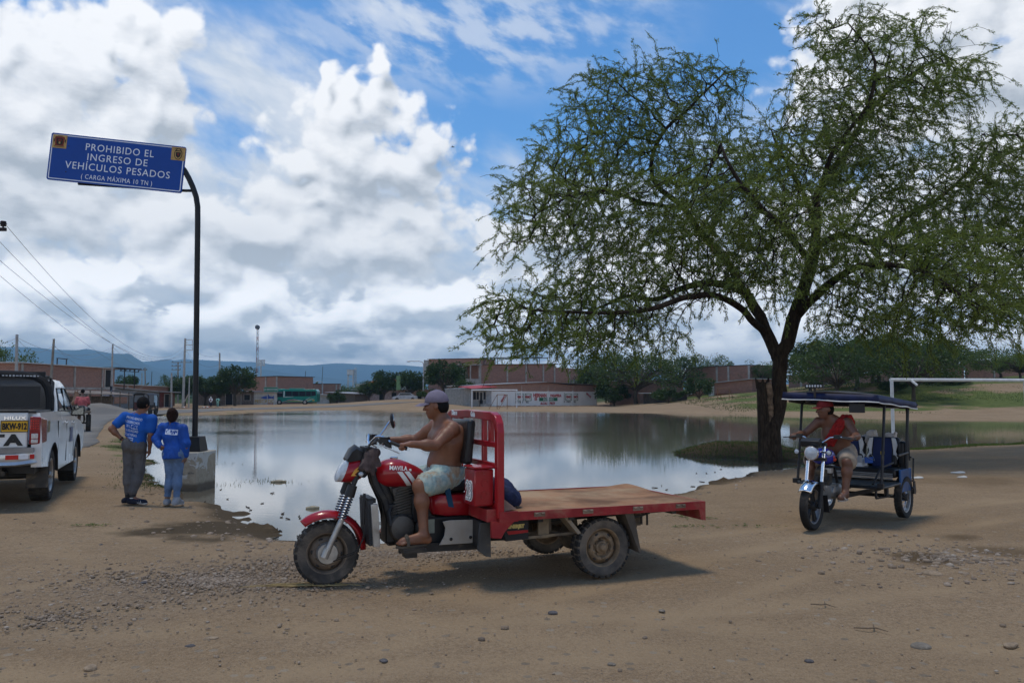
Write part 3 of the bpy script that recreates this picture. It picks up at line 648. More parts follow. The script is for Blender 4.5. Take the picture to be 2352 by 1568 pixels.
MB().box((W * .55, -.5, 2.9), (1.4, .2, 2.0)).build('grey_panel', SHEET(), r, smooth=False)
r, W = house('painted_wall_house', 'long low brick house whose white base carries red election lettering', 'house', 1129, 108, 1371, 124, 8, .05, 2.87, 3.02,
             brick_mat('whitewashed_brick', (.36, .17, .11), (.27, .125, .08), (.33, .26, .21), white_to=2.05), roof=None, cols=())
for f in (.0, .255, .50, .745, .985): MB().box((W * f, -.02, 1.42), (.26, .10, 2.85)).build('column', brick_mat('pier_brick', (.36, .20, .14), (.30, .17, .12), (.4, .36, .32), white_to=2.1), r, smooth=False)
MB().hexa([(-.5, -.35, 2.88), (W * .47, -.35, 3.32), (W * .47, 8.3, 3.2), (-.5, 8.3, 2.7), (-.5, -.35, 2.96), (W * .47, -.35, 3.40), (W * .47, 8.3, 3.28), (-.5, 8.3, 2.78)]).build('roof', sheet_mat('pale_zinc', (.50, .50, .50), 'x'), r, smooth=False)
MB().hexa([(W * .47, -.35, 3.29), (W + .3, -.35, 3.03), (W + .3, 8.3, 2.8), (W * .47, 8.3, 3.2), (W * .47, -.35, 3.36), (W + .3, -.35, 3.10), (W + .3, 8.3, 2.87), (W * .47, 8.3, 3.27)]).build('roof', sheet_mat('rust_zinc', (.22, .18, .16), 'x'), r, smooth=False)
MB().hexa([(0, 0, 2.6), (W, 0, 2.6), (W, .2, 2.6), (0, .2, 2.6), (0, .004, 2.87), (W * .47, .004, 3.3), (W * .47, .2, 3.3), (0, .2, 2.87)]).build('gable', BRICK(), r, smooth=False)
MR = pmat('sign_red', (.42, .022, .020), .85, vary=.25, vscale=9); MG = pmat('sign_green', (.03, .15, .075), .85, vary=.25, vscale=9); MK = pmat('sign_black', (.03, .03, .035), .85); MW = pmat('sign_white', (.60, .58, .54), .85)
XR = Matrix.Rotation(R(90), 4, 'X')
# lettering: fractions along the wall measured from the photograph
def wx(zx): return W * (zx - 745) / (1735 - 745)
q = MB().mat(MR)
q.text('HERNAN', Matrix.Translation((wx(1165), -.03, 1.48)) @ XR, .72, .02, sx=.95, bold=.02); q.text('PASAPERA', Matrix.Translation((wx(1315), -.03, 1.44)) @ XR, .56, .02, sx=.92, bold=.015)
q.text('DE', Matrix.Translation((wx(1126), -.03, .97)) @ XR, .52, .02, sx=.8, bold=.015); q.text('ALCALDE PROV', Matrix.Translation((wx(1238), -.03, .38)) @ XR, .48, .02, sx=.9, bold=.012)
for zx, a in ((986, 0), (1056, 0), (1440, 0), (1506, 0)): q.text('RENACE', Matrix.Translation((wx(zx), -.055, 1.28)) @ XR, .40, .02, sx=.72, bold=.012)
q.text('RENACE', Matrix.Translation((wx(1645), -.03, 1.5)) @ XR @ Matrix.Rotation(R(-30), 4, 'Z'), .40, .02, sx=.8, bold=.012); q.text('RENACE', Matrix.Translation((wx(842), -.03, 1.1)) @ XR @ Matrix.Rotation(R(50), 4, 'Z'), .40, .02, sx=.8, bold=.012)
q.mat(MG)
def frame_rect(zx0, zx1, z0, z1, t_=.06, x_=True):
    a, b_ = wx(zx0), wx(zx1)
    for (c, d) in (((a + b_) / 2, z0), ((a + b_) / 2, z1)): q.box((c, -.028, d), (b_ - a, .02, t_))
    for c in (a, b_): q.box((c, -.028, (z0 + z1) / 2), (t_, .02, z1 - z0))
    if x_:
        q.mat(MK)
        q.bar((a, -.04, z0), (b_, -.04, z1), .012, .03, up=(0, -1, 0)); q.bar((a, -.045, z1), (b_, -.045, z0), .012, .03, up=(0, -1, 0)); q.mat(MG)
for a, b_ in ((960, 1015), (1030, 1086), (1410, 1468), (1478, 1534)): frame_rect(a, b_, .78, 1.72)
a, b_ = wx(1158), wx(1330); q.box(((a + b_) / 2, -.03, .95), (b_ - a, .02, .48)); q.mat(MW); q.text('BALPARAISO', Matrix.Translation(((a + b_) / 2, -.05, .95)) @ XR, .46, .02, sx=.88, bold=.006)
q.mat(MK)
for zx, s_ in ((990, '\u00d7 PROV'), (1050, 'REG'), (1436, '\u00d7 PROV'), (1500, 'REG')): q.text(s_, Matrix.Translation((wx(zx), -.03, .56)) @ XR, .34, .02, sx=.9)
for zx in (949, 1397): q.text('MARCA ASI', Matrix.Translation((wx(zx), -.03, 1.15)) @ XR @ Matrix.Rotation(R(-90), 4, 'Z'), .28, .02)
q.build('lettering', None, r, smooth=False)
r, W = house('gate_porch', 'grey porch with barred gate under a red awning beside the painted wall', 'porch', 1084, 106, 1128, 108, 6, .02, 2.35, 2.5, pmat('grey_plaster', (.25, .24, .22), .9, vary=.25), over=.05, roof_mat=SHEET())
MB().hexa([(-.7, -1.1, 2.35), (W + .1, -1.1, 2.6), (W + .1, 2, 2.85), (-.7, 2, 2.6), (-.7, -1.1, 2.42), (W + .1, -1.1, 2.67), (W + .1, 2, 2.92), (-.7, 2, 2.67)]).build('awning', pmat('red_sheet', (.40, .05, .05), .6, vary=.2), r, smooth=False)
q = MB(); q.box((W * .87, -.06, 1.2), (.9, .05, 2.3)); 
for i in range(8): q.bar((W * .87 - .42 + i * .12, -.12, .05), (W * .87 - .42 + i * .12, -.12, 2.3), .03, .03)
q.build('gate', pmat('pale_bars', (.42, .42, .42), .6), r, smooth=False)
for f in (.12, .3, .62): opening(r, 'window' if f != .45 else 'door', W * f, 1.0, .5, 1.0)
opening(r, 'door', W * .46, 0, .6, 1.9)
MB().box((W * .55, -.6, .2), (1.1, .8, .45)).build('step', CONC(), r, smooth=False)

# --- right side: low brick houses on the slope
r, W = house('brick_house_on_rise', 'brick house with pale columns above a lower sheet-roofed wall by the trunk', 'house', 1577, 128, 1723, 120, 7, 1.2, 4.6, 4.7, BRICK(), over=.15, roof_mat=STEEL(), cols=(.02, .5, .68, .99))
r, W = house('sheet_roofed_wall', 'low brick lean-to with a pale sheet roof and white post', 'house', 1629, 116, 1728, 111, 6, 1.0, 2.15, 2.75, BRICK(), over=.4, roof_mat=sheet_mat('pale_zinc', (.50, .50, .50), 'x'))
opening(r, 'door', W * .06, 0, .8, 1.8, mat=PALE()); MB().box((W * .5, -.8, .35), (3.0, .9, .9)).build('rusty_scrap', pmat('rust', (.16, .05, .025), .9, vary=.4), r, smooth=False)
r, W = house('shaded_brick_house', 'dark brick house behind the bushy trees left of the big trunk', 'house', 1470, 118, 1570, 124, 6, .5, 3.1, 3.2, BRICKD(), over=.4, cols=(.5,))
r, W = house('tin_roof_kiosk', 'low kiosk under a pale tin roof beside a dark thicket', 'shed', 1506, 110, 1578, 112, 3, .2, 1.6, 1.5, pmat('dark_wood', (.05, .04, .03), .9, vary=.4), over=.5, roof_mat=sheet_mat('pale_zinc', (.50, .50, .50), 'x'))
r, W = house('brick_compound', 'long brick compound with sheet roofs behind the hill trees', 'house', 1812, 118, 2112, 112, 7, 2.0, 2.35, 2.7, BRICKD(), over=.4, roof_mat=sheet_mat('zinc_roof', (.42, .42, .42), 'x'), cols=(.1, .3, .55, .8))
for f in (.2, .42, .68): opening(r, 'window', W * f, .8, 1.1, 1.0)
opening(r, 'door', W * .9, 0, 1.1, 2.0)
r, W = house('white_house', 'small whitewashed house with a blue window on the slope', 'house', 2123, 112, 2181, 110, 6, 3.15, 2.2, 2.2, pmat('flaking_white', (.46, .44, .42), .9, vary=.35, vscale=2.5), over=.6, roof_mat=STEEL())
opening(r, 'door', W * .18, 0, .95, 1.8); opening(r, 'window', W * .66, .75, 1.6, .9, mat=pmat('blue_pane', (.09, .12, .17), .5))
r, W = house('brick_annex', 'windowless brick annex joined to the right of the white house', 'house', 2182, 110, 2216, 110, 5, 3.2, 2.1, 2.1, BRICK(), over=.1)
r, W = house('brick_wall', 'plain brick boundary wall on top of the slope at the far right', 'wall', 2224, 116, 2420, 122, .4, 3.9, 2.45, 2.5, BRICK(), roof=None, cols=(.3, .6))
# ------------------------------------------------------------------ foliage
def leaf_mat(name, lo, hi, trans=.35):
    m, tt, b = newmat(name); tt.nodes.remove(b)
    out = [n for n in tt.nodes if n.type == 'OUTPUT_MATERIAL'][0]
    c = mixc(tt, attr(tt, 'tone'), lo, hi)
    d = tt.nodes.new('ShaderNodeBsdfDiffuse'); tr = tt.nodes.new('ShaderNodeBsdfTranslucent'); gl = tt.nodes.new('ShaderNodeBsdfGlossy')
    link(tt, c, d.inputs[0]); link(tt, vmath(tt, 'MULTIPLY', c, (1.25, 1.3, .7)), tr.inputs[0]); gl.inputs['Roughness'].default_value = .45; gl.inputs[0].default_value = (.6, .65, .6, 1)
    m1 = tt.nodes.new('ShaderNodeMixShader'); m1.inputs[0].default_value = trans; tt.links.new(d.outputs[0], m1.inputs[1]); tt.links.new(tr.outputs[0], m1.inputs[2])
    m2 = tt.nodes.new('ShaderNodeMixShader'); m2.inputs[0].default_value = .03; tt.links.new(m1.outputs[0], m2.inputs[1]); tt.links.new(gl.outputs[0], m2.inputs[2])
    tt.links.new(m2.outputs[0], out.inputs[0]); return m
LEAF = {'dense': leaf_mat('leaf_dense', (.016, .032, .008), (.055, .088, .020), .2), 'thorn': leaf_mat('leaf_thorn', (.028, .048, .012), (.085, .120, .032), .35),
        'light': leaf_mat('leaf_light', (.055, .085, .018), (.12, .16, .045), .35), 'hero': leaf_mat('leaf_hero', (.086, .120, .024), (.185, .225, .052), .45)}
def bark_mat(name, a, b_, sc_=6):
    m, tt, b = newmat(name); co = V(tt, tt.nodes.new('ShaderNodeTexCoord').outputs['Object'])
    s = vmath(tt, 'MULTIPLY', co, (1, 1, .22)); n = noise(tt, s, sc_ * 3, 6, .65, .6); n2 = noise(tt, co, sc_ * .35, 4, .6)
    link(tt, mixc(tt, n.ss(.35, .68), a, mixc(tt, n2, b_, tuple(q * .6 for q in b_))), b.inputs['Base Color']); b.inputs['Roughness'].default_value = .95; b.inputs['Specular IOR Level'].default_value = .15
    bn = tt.nodes.new('ShaderNodeBump'); bn.inputs['Strength'].default_value = 1; bn.inputs['Distance'].default_value = .05; link(tt, n, bn.inputs['Height']); tt.links.new(bn.outputs[0], b.inputs['Normal']); return m
BARK = bark_mat('bark', (.022, .016, .012), (.075, .054, .038)); BARKD = bark_mat('bark_far', (.05, .04, .03), (.12, .095, .07), 3)
def leaves_np(P, size, rng, aspect=.3, droop=.25, dirs=None, spread=1.0):
    """one small pointed leaf (a 4-corner blade) per row of P"""
    n = len(P); d = rng.normal(size=(n, 3)) * spread
    if dirs is not None: d += dirs
    d[:, 2] -= droop; d /= np.linalg.norm(d, axis=1, keepdims=True) + 1e-9
    s = np.cross(d, rng.normal(size=(n, 3))); s /= np.linalg.norm(s, axis=1, keepdims=True) + 1e-9
    L = (size * rng.uniform(.6, 1.35, n))[:, None]
    v = np.stack([P, P + d * L * .45 + s * L * aspect * .5, P + d * L, P + d * L * .45 - s * L * aspect * .5], 1).reshape(-1, 3)
    return v, np.arange(n * 4).reshape(n, 4)
def tree_variant(kind, seed):
    """unit tree: 1 high, crown reaching out about 1 (dense) or 1.4 (thorn) across; returns trunk MB and crown arrays"""
    rng = np.random.default_rng(seed); t_ = MB()
    if kind == 'dense': nb, th, cz, rx, rz, lf, ls = 34, .30, .62, .36, .36, 150, .050
    elif kind == 'thorn': nb, th, cz, rx, rz, lf, ls = 64, .24, .60, .62, .36, 90, .042
    else: nb, th, cz, rx, rz, lf, ls = 22, .08, .48, .55, .46, 150, .075
    t_.tube([(0, 0, -.05), (rng.normal() * .01, rng.normal() * .01, th * .5), (rng.normal() * .02, rng.normal() * .02, th), (rng.normal() * .03, 0, th + .12)], [.035, .026, .024, .016], 7)
    Ps, Ds, tone = [], [], []
    for k in range(nb):
        a = rng.uniform(0, 2 * math.pi); q = rng.uniform(.25, 1) ** .5; e = rng.uniform(-.55, 1) if kind != 'thorn' else rng.uniform(-.8, 1)
        c = np.array([math.cos(a) * q * rx, math.sin(a) * q * rx, cz + e * rz * math.sqrt(max(.05, 1 - (q * .85) ** 2)) - (.22 * q * q * rng.uniform(0, 1) if kind == 'thorn' else 0)])
        cr = rng.uniform(.08, .20)
        base = np.array([0, 0, th * rng.uniform(.8, 1.2)]); mid = base * .5 + c * .5 + np.array([0, 0, .05 if kind == 'thorn' else 0])
        t_.tube([tuple(base), tuple(mid), tuple(c)], [.012, .008, .003], 5, cap=False)
        n = int(lf * rng.uniform(.7, 1.3)); u_ = rng.normal(size=(n, 3)); u_ /= np.linalg.norm(u_, axis=1, keepdims=True); rr = rng.uniform(.15, 1, n) ** .45
        sc_ = np.array([1.15, 1.15, .55 if kind == 'thorn' else .8]) * cr
        Ps.append(c + u_ * rr[:, None] * sc_); Ds.append(u_ * .8); tone.append(np.clip(rng.uniform(.15, .75) + rng.normal(size=n) * .15, 0, 1))
    P, D, T = np.concatenate(Ps), np.concatenate(Ds), np.concatenate(tone)
    v, f = leaves_np(P, ls, rng, .55 if kind != 'thorn' else .4, .15, D, .6)
    return t_, v, f, np.repeat(T, 4)
VAR = {}
def far_tree(name, label, px, py, Y, top, wpx, kind, seed, leaf=None, group='trees across the pond'):
    """a tree whose trunk meets the ground at column px and depth Y, reaching up to row top and wpx wide"""
    p = at(px, HZ, Y); z0 = H(p.x, p.y); h = (HZ - top) / FPX * Y + EYE - z0; wd = wpx / FPX * Y
    cw = {'dense': .98, 'thorn': 1.45, 'bush': 1.35}[kind]; hh = {'dense': 1.05, 'thorn': .98, 'bush': .98}[kind]
    key = (kind, seed, leaf)
    if key not in VAR:
        t_, v, f, T = tree_variant(kind, seed); r = thing(name, None, None)
        t_.build('trunk', BARKD, r); npmesh('crown', v, f, LEAF[leaf or {'dense': 'dense', 'thorn': 'thorn', 'bush': 'dense'}[kind]], r, attrs={'tone': T}); VAR[key] = r
    else: r = copy_tree(VAR[key]); r.name = name
    r.location = (p.x, p.y, z0 - .03); r.scale = (wd / cw, wd / cw, h / hh); r.rotation_euler = (0, 0, (px * 1.7) % 6.28); tag(r, label, 'tree' if kind != 'bush' else 'bush', group); return r
TREES = [
 ('thorn_tree', 'pale green thorn tree rising behind the left end of the brick roadside house', 10, 940, 100, 783, 150, 'thorn', 1, 'light'),
 ('leafy_tree', 'dark tree under the rusty terrace roof of the roadside brick house', 292, 935, 118, 856, 55, 'dense', 2, None),
 ('thorn_tree', 'low tree behind the zinc shed, left of the pole with three crossarms', 345, 930, 150, 880, 80, 'thorn', 3, None),
 ('thorn_tree', 'brownish green flat-topped tree behind the pole with three crossarms', 388, 930, 165, 855, 70, 'thorn', 1, None),
 ('leafy_tree', 'tree in the row just left of the black sign pole', 425, 934, 122, 858, 84, 'dense', 2, None),
 ('leafy_tree', 'tree in the row just right of the black sign pole', 472, 934, 124, 860, 96, 'dense', 4, None),
 ('thorn_tree', 'wide thin tree showing above the row right of the sign pole', 470, 930, 170, 856, 100, 'thorn', 3, 'light'),
 ('leafy_tree', 'big round dark tree with knobbly top, biggest left of the bus', 540, 936, 120, 834, 104, 'dense', 5, None),
 ('leafy_tree', 'smaller dark tree leaning on the left side of the biggest round tree', 505, 936, 121, 862, 70, 'dense', 4, None),
 ('thorn_tree', 'light tree above the roof of the square brick block', 625, 920, 190, 862, 110, 'thorn', 1, 'light'),
 ('bush', 'small bush against the brown plank shack right of the bus', 772, 932, 143, 893, 44, 'bush', 6, None),
 ('thorn_tree', 'light green tree left of the orange tiled roof', 808, 918, 180, 876, 70, 'thorn', 3, 'light'),
 ('leafy_tree', 'dark tree with spiky top in front of the orange roofed house', 882, 925, 138, 846, 78, 'dense', 5, None),
 ('leafy_tree', 'low dark tree below the orange tiled roof', 848, 925, 140, 872, 60, 'dense', 4, None),
 ('leafy_tree', 'dark round tree between the spiky one and the tree before the tall brick house', 944, 925, 136, 846, 80, 'dense', 2, None),
 ('leafy_tree', 'broad dark tree directly in front of the tall brick house', 1020, 930, 116, 822, 108, 'dense', 5, None),
 ('leafy_tree', 'low tree under the balcony left of the red awning', 1062, 930, 113, 870, 60, 'dense', 4, None),
 ('bush', 'low hedge-like bush by the left end of the painted wall porch', 985, 930, 122, 893, 60, 'bush', 6, None),
 ('thorn_tree', 'tree with a feathery crown hanging over the right end of the painted wall', 1405, 932, 126, 792, 190, 'thorn', 7, None),
 ('leafy_tree', 'dark dense tree hiding the right end of the brick wing', 1360, 932, 132, 836, 84, 'dense', 5, None),
 ('thorn_tree', 'tall tree with a bare straight trunk left of the tin kiosk', 1462, 930, 116, 790, 240, 'thorn', 3, None),
 ('bush', 'rounded thicket touching the right end of the painted wall', 1410, 934, 118, 868, 90, 'bush', 6, None),
 ('bush', 'dark thicket beside the tin kiosk', 1605, 922, 104, 864, 74, 'bush', 8, None),
 ('bush', 'low dark undergrowth in front of the tin kiosk', 1535, 926, 104, 886, 84, 'bush', 6, None),
 ('thorn_tree', 'small flat tree above the roof of the brick house on the rise', 1648, 905, 150, 808, 80, 'thorn', 1, 'light'),
 ('thorn_tree', 'tree behind the thicket and left of the brick house on the rise', 1556, 915, 124, 800, 150, 'thorn', 7, None),
 ('thorn_tree', 'slim tree just right of the big trunk', 1745, 905, 122, 822, 100, 'thorn', 3, None),
 ('thorn_tree', 'tree with a low bushy crown above the mototaxi roof', 1862, 905, 98, 800, 190, 'thorn', 7, None),
 ('thorn_tree', 'dark straight-trunked tree in front of the long brick compound', 1966, 905, 94, 742, 260, 'thorn', 3, None),
 ('thorn_tree', 'second straight-trunked tree before the compound, right of the first', 2006, 905, 98, 776, 200, 'thorn', 1, None),
 ('thorn_tree', 'wide dark tree left of the small white house', 2060, 905, 92, 758, 290, 'thorn', 7, None),
 ('thorn_tree', 'drooping tree overhanging the roof of the small white house', 2190, 890, 118, 772, 210, 'thorn', 3, None),
 ('bush', 'dark bush on the slope behind the near goal post', 2052, 905, 88, 868, 70, 'bush', 6, None),
 ('bush', 'round bush below the window of the small white house', 2165, 890, 96, 868, 84, 'bush', 8, None),
 ('bush', 'low bush to the right of the round one on the slope', 2204, 890, 95, 873, 66, 'bush', 6, None),
 ('leafy_tree', 'broad dark tree filling the gap right of the big trunk', 1880, 905, 104, 778, 130, 'dense', 4, None),
 ('leafy_tree', 'dark spreading tree right behind the near goal crossbar', 2140, 900, 96, 776, 150, 'dense', 5, None),
 ('leafy_tree', 'dark rounded tree midway along the long brick compound', 2020, 900, 100, 764, 140, 'dense', 2, None),
 ('thorn_tree', 'nearer dark tree on the slope just above the canopy of the mototaxi', 1925, 912, 84, 770, 210, 'thorn', 9, None),
 ('thorn_tree', 'nearer dark tree leaning over the left post of the near goal', 2098, 912, 82, 766, 230, 'thorn', 1, None),
 ('thorn_tree', 'bright green tree spreading over the far right boundary wall', 2300, 880, 108, 792, 170, 'thorn', 1, 'light'),
 ('thorn_tree', 'low leafy tree at the right edge in front of the boundary wall', 2345, 880, 100, 806, 150, 'thorn', 7, 'light'),
]
for a in TREES: far_tree(*a)
# distant belt of trees on the plain: one mass
rng = np.random.default_rng(77); Ps = []; Tn = []
for k in range(420):
    x = rng.uniform(-260, 260); y = rng.uniform(215, 330); s = rng.uniform(1.6, 3.2)
    n = 60; u_ = rng.normal(size=(n, 3)); Ps.append(np.array([x, y, s * .75]) + u_ * np.array([s * .55, s * .55, s * .33])); Tn.append(np.clip(np.full(n, rng.uniform(.1, .8)) + rng.normal(size=n) * .12, 0, 1))
P = np.concatenate(Ps); P[:, 2] = np.abs(P[:, 2]); v, f = leaves_np(P, 1.1, rng, .7, .1)
tag(npmesh('treeline', v, f, LEAF['thorn'], attrs={'tone': np.repeat(np.concatenate(Tn), 4)}), 'far belt of trees on the plain', None, None, 'stuff')

# ------------------------------------------------------------------ the big thorn tree by the water
def big_tree():
    TY = 22.0; rng = np.random.default_rng(12)
    def q(zx, zy, dy=0.0): return at(1062.3 + zx * .5493, zy * .5493, TY + dy)          # columns and rows measured on an enlargement of the crown
    def dsp(x, y, dy=0.0): return at(x, y, TY + dy)
    z0 = WATER - .15; root_p = dsp(1767, 1060); base = Vector((root_p.x, TY, z0))
    r = thing('thorn_tree', 'big feathery thorn tree forking low beside the pond, biggest in the picture', 'tree', base)
    S = [
     ([dsp(1770, 1075), dsp(1769, 1040), dsp(1774, 985), dsp(1783, 935), dsp(1791, 880), dsp(1793, 842), dsp(1787, 815)], [.31, .28, .225, .19, .185, .195, .20]),
     ([dsp(1786, 818), q(1265, 1380, .2), q(1232, 1290, .5), q(1170, 1212, .9), q(1085, 1192, 1.2), q(1000, 1190, 1.3), q(900, 1215, 1.3), q(800, 1250, 1.0), q(690, 1235, .6), q(560, 1290, .2)], [.165, .155, .145, .13, .11, .095, .08, .065, .05, .03]),
     ([q(1170, 1212, .9), q(1110, 1110, 1.5), q(1010, 980, 1.8), q(920, 870, 1.8), q(810, 770, 1.6), q(790, 660, 1.4), q(850, 540, 1.2), q(960, 440, 1.0), q(1090, 310, .8)], [.12, .11, .095, .085, .07, .06, .05, .04, .02]),
     ([q(920, 870, 1.8), q(760, 850, 1.2), q(600, 800, .4), q(430, 830, -.4), q(300, 900, -.8)], [.06, .055, .045, .03, .015]),
     ([q(1272, 1400, .2), q(1170, 1300, -.8), q(1080, 1240, -1.6), q(950, 1240, -2.4), q(800, 1290, -2.9), q(600, 1310, -3.2), q(400, 1300, -3.2), q(220, 1290, -3)], [.10, .09, .08, .07, .06, .045, .03, .015]),
     ([dsp(1790, 822), q(1385, 1350, -.2), q(1425, 1220, -.5), q(1455, 1100, -.7), q(1468, 1030, -.8), q(1480, 930, -.6), q(1490, 800, -.2), q(1560, 700, .3), q(1640, 560, .6), q(1720, 440, .8), q(1850, 330, .9), q(2010, 230, .9)], [.185, .18, .165, .15, .135, .11, .095, .08, .065, .05, .04, .02]),
     ([q(1490, 800, -.2), q(1560, 620, -.9), q(1690, 450, -1.4), q(1722, 300, -1.6), q(1712, 220, -1.6), q(1610, 95, -1.6)], [.07, .06, .05, .04, .03, .015]),
     ([q(1398, 1320, -.2), q(1480, 1235, -1.0), q(1550, 1170, -1.7), q(1680, 1110, -2.4), q(1850, 1110, -3.0), q(2010, 1180, -3.3), q(2150, 1290, -3.3)], [.13, .11, .095, .08, .06, .045, .02]),
     ([q(1468, 1030, -.8), q(1590, 985, .4), q(1730, 1010, 1.3), q(1880, 890, 2.3), q(2000, 820, 3.0), q(2130, 700, 3.4), q(2230, 560, 3.4)], [.10, .09, .08, .07, .055, .04, .02]),
     ([q(1455, 1090, -.7), q(1350, 960, -2.2), q(1230, 850, -3.2), q(1120, 700, -3.6), q(1080, 600, -3.4)], [.09, .075, .06, .04, .02]),
     ([q(1480, 930, -.6), q(1400, 760, 1.0), q(1330, 640, 2.2), q(1290, 540, 2.6)], [.08, .06, .045, .02]),
     ([q(1730, 1010, 1.3), q(1900, 1040, 3.0), q(2100, 980, 4.2), q(2300, 1050, 4.6)], [.07, .055, .04, .02]),
    ]
    t_ = MB(); N, PAR, SKR = [], [], []
    def addn(p, par, rad): N.append(np.array(p)); PAR.append(par); SKR.append(rad); return len(N) - 1
    for pts, rad in S:
        # resample with a little wander
        out, rr = [], []
        for i in range(len(pts) - 1):
            p0, p1, p2, p3 = pts[max(i - 1, 0)], pts[i], pts[i + 1], pts[min(i + 2, len(pts) - 1)]; k = max(2, int((p2 - p1).length / .22))
            for j in range(k):
                u_ = j / k; p = .5 * ((2 * p1) + (p2 - p0) * u_ + (2 * p0 - 5 * p1 + 4 * p2 - p3) * u_ ** 2 + (3 * p1 - p0 - 3 * p2 + p3) * u_ ** 3)
                ra = rad[i] + (rad[i + 1] - rad[i]) * u_
                wv = Vector((mnoise.noise(p * 1.3), mnoise.noise(p * 1.3 + Vector((9, 0, 0))), mnoise.noise(p * 1.3 + Vector((0, 9, 0)))))
                out.append(p + wv * min(.12, .5 * ra + .02) * (0 if (i == 0 and j < 2) else 1)); rr.append(ra)
        out.append(pts[-1]); rr.append(rad[-1])
        t_.tube([o - base for o in out], rr, 14 if rad[0] > .15 else 9)
        prev = None
        if N:
            A_ = np.array(N); prev = int(np.argmin(np.linalg.norm(A_ - np.array(out[0]), axis=1)))
        for o, a_ in zip(out, rr):
            if prev is None or a_ < .17: prev = addn(o, prev if prev is not None else -1, a_)
    # crown volume in lobes (column, row, width, height on the enlargement; depth offset and half depth in metres; weight)
    L = [(800,450,400,230,1.2,2.2,300),(620,620,330,200,.6,2.6,200),(480,850,350,270,-.3,3.2,420),(330,1330,300,150,-3.0,1.8,330),(620,1250,300,190,-1.5,2.5,300),(1080,820,330,270,-1,4.0,420),(900,1060,430,200,0,3.6,330),
         (1750,380,430,230,.2,2.8,380),(1620,130,250,120,-1.5,1.2,46),(1850,160,260,130,.6,1.6,60),(2030,320,230,130,.8,2,90),(1480,640,330,240,.6,3.6,360),(1850,1090,430,180,-2.2,2.6,460),(2100,1220,260,170,-3,2,300),
         (1750,800,260,230,1.2,3,210),(2120,820,300,300,3.2,2.6,560),(2300,700,200,240,3.6,2.4,300),(1420,960,250,200,-2,3,170),(1250,1130,260,130,-2.6,2.2,110),(1680,1290,260,120,-2.4,2.0,140),(1950,1330,300,100,-2.6,2.2,230),(2280,1290,200,130,-1,2.5,190),(480,1420,260,80,-2.6,1.8,110),(760,1390,220,80,-2,2,80),(1000,330,240,90,.8,1.6,60),(200,1010,90,60,-.6,.8,16),(140,1260,110,50,-3,.8,26),(120,1440,90,50,-3,.9,20),(2380,1050,260,260,4.4,2.2,330),(640,330,140,80,1.2,1.4,30)]
    AT = []
    for (zx, zy, rx, ry, dy, ddp, n) in L:
        n = int(n * 2.05)
        u_ = rng.normal(size=(n, 3)); u_ /= np.linalg.norm(u_, axis=1, keepdims=True); u_ *= (rng.uniform(0, 1, n) ** .40)[:, None]
        for a in u_: AT.append(np.array(q(zx + a[0] * rx, zy + a[1] * ry, dy + a[2] * ddp)))
    AT = np.array(AT)
    NA = np.array(N); near = np.empty(len(AT), int); nd = np.full(len(AT), 1e9)
    for i0 in range(0, len(NA), 200):
        D = np.linalg.norm(AT[:, None] - NA[None, i0:i0 + 200], axis=2); j = D.argmin(1); dm = D[np.arange(len(AT)), j]; b_ = dm < nd; nd[b_] = dm[b_]; near[b_] = j[b_] + i0
    alive = np.ones(len(AT), bool); step, kill = .22, .25
    for it in range(90):
        if not alive.any(): break
        al = np.where(alive & (nd < 5.0))[0]
        if not len(al): break
        new = []
        order = al[np.argsort(near[al], kind='stable')]; ids, start = np.unique(near[order], return_index=True)
        for k, nid in enumerate(ids):
            grp = order[start[k]: start[k + 1] if k + 1 < len(ids) else None]
            d = AT[grp] - N[nid]; d = (d / (np.linalg.norm(d, axis=1, keepdims=True) + 1e-9)).mean(0) + rng.normal(size=3) * .18; d[2] -= .03
            d /= np.linalg.norm(d) + 1e-9; new.append((N[nid] + d * step, nid))
        i0 = len(N)
        for p, nid in new: addn(p, nid, 0)
        NN = np.array([p for p, _ in new]); aidx = np.where(alive)[0]
        D = np.linalg.norm(AT[aidx][:, None] - NN[None], axis=2); j = D.argmin(1); dm = D[np.arange(len(aidx)), j]; b_ = dm < nd[aidx]
        nd[aidx[b_]] = dm[b_]; near[aidx[b_]] = j[b_] + i0
        alive &= nd > kill
    nsk = sum(1 for x in SKR if x > 0); NP = np.array(N); PAR_ = np.array(PAR); n = len(N)
    kids = np.zeros(n, int); 
    for p in PAR_:
        if p >= 0: kids[p] += 1
    # drooping twigs at the ends
    tips = [i for i in range(n) if kids[i] == 0]
    for i in tips:
        d = NP[i] - NP[PAR_[i]]; d /= np.linalg.norm(d) + 1e-9; p, par = NP[i].copy(), i
        rd_ = (NP[i] - np.array(base)) * np.array([1, 1, 0]); rd_ /= np.linalg.norm(rd_) + 1e-6
        for k in range(rng.integers(3, 7)):
            d = d + rng.normal(size=3) * .24 + rd_ * .16 + np.array([0, 0, -.15]); d /= np.linalg.norm(d); p = p + d * .17; par = addn(p, par, 0)
    for i in rng.choice(np.arange(nsk, n), 3600):                      # side twigs
        p, par = NP[i].copy(), i; d = rng.normal(size=3); d[2] -= .1; d /= np.linalg.norm(d)
        for k in range(rng.integers(2, 4)): d = d + rng.normal(size=3) * .3; d /= np.linalg.norm(d); p = p + d * .15; par = addn(p, par, 0)
    NP = np.array(N); PAR_ = np.array(PAR); n = len(N); ex = 2.15; acc = np.zeros(n); kids = np.zeros(n, int)
    for p in PAR_:
        if p >= 0: kids[p] += 1
    for i in range(n - 1, -1, -1):
        if kids[i] == 0: acc[i] = .0052 ** ex
        if PAR_[i] >= 0: acc[PAR_[i]] += acc[i]
    rad = acc ** (1 / ex)
    sk = np.array(SKR); rad = np.where(sk > 0, np.minimum(rad, sk), np.minimum(rad, .06))
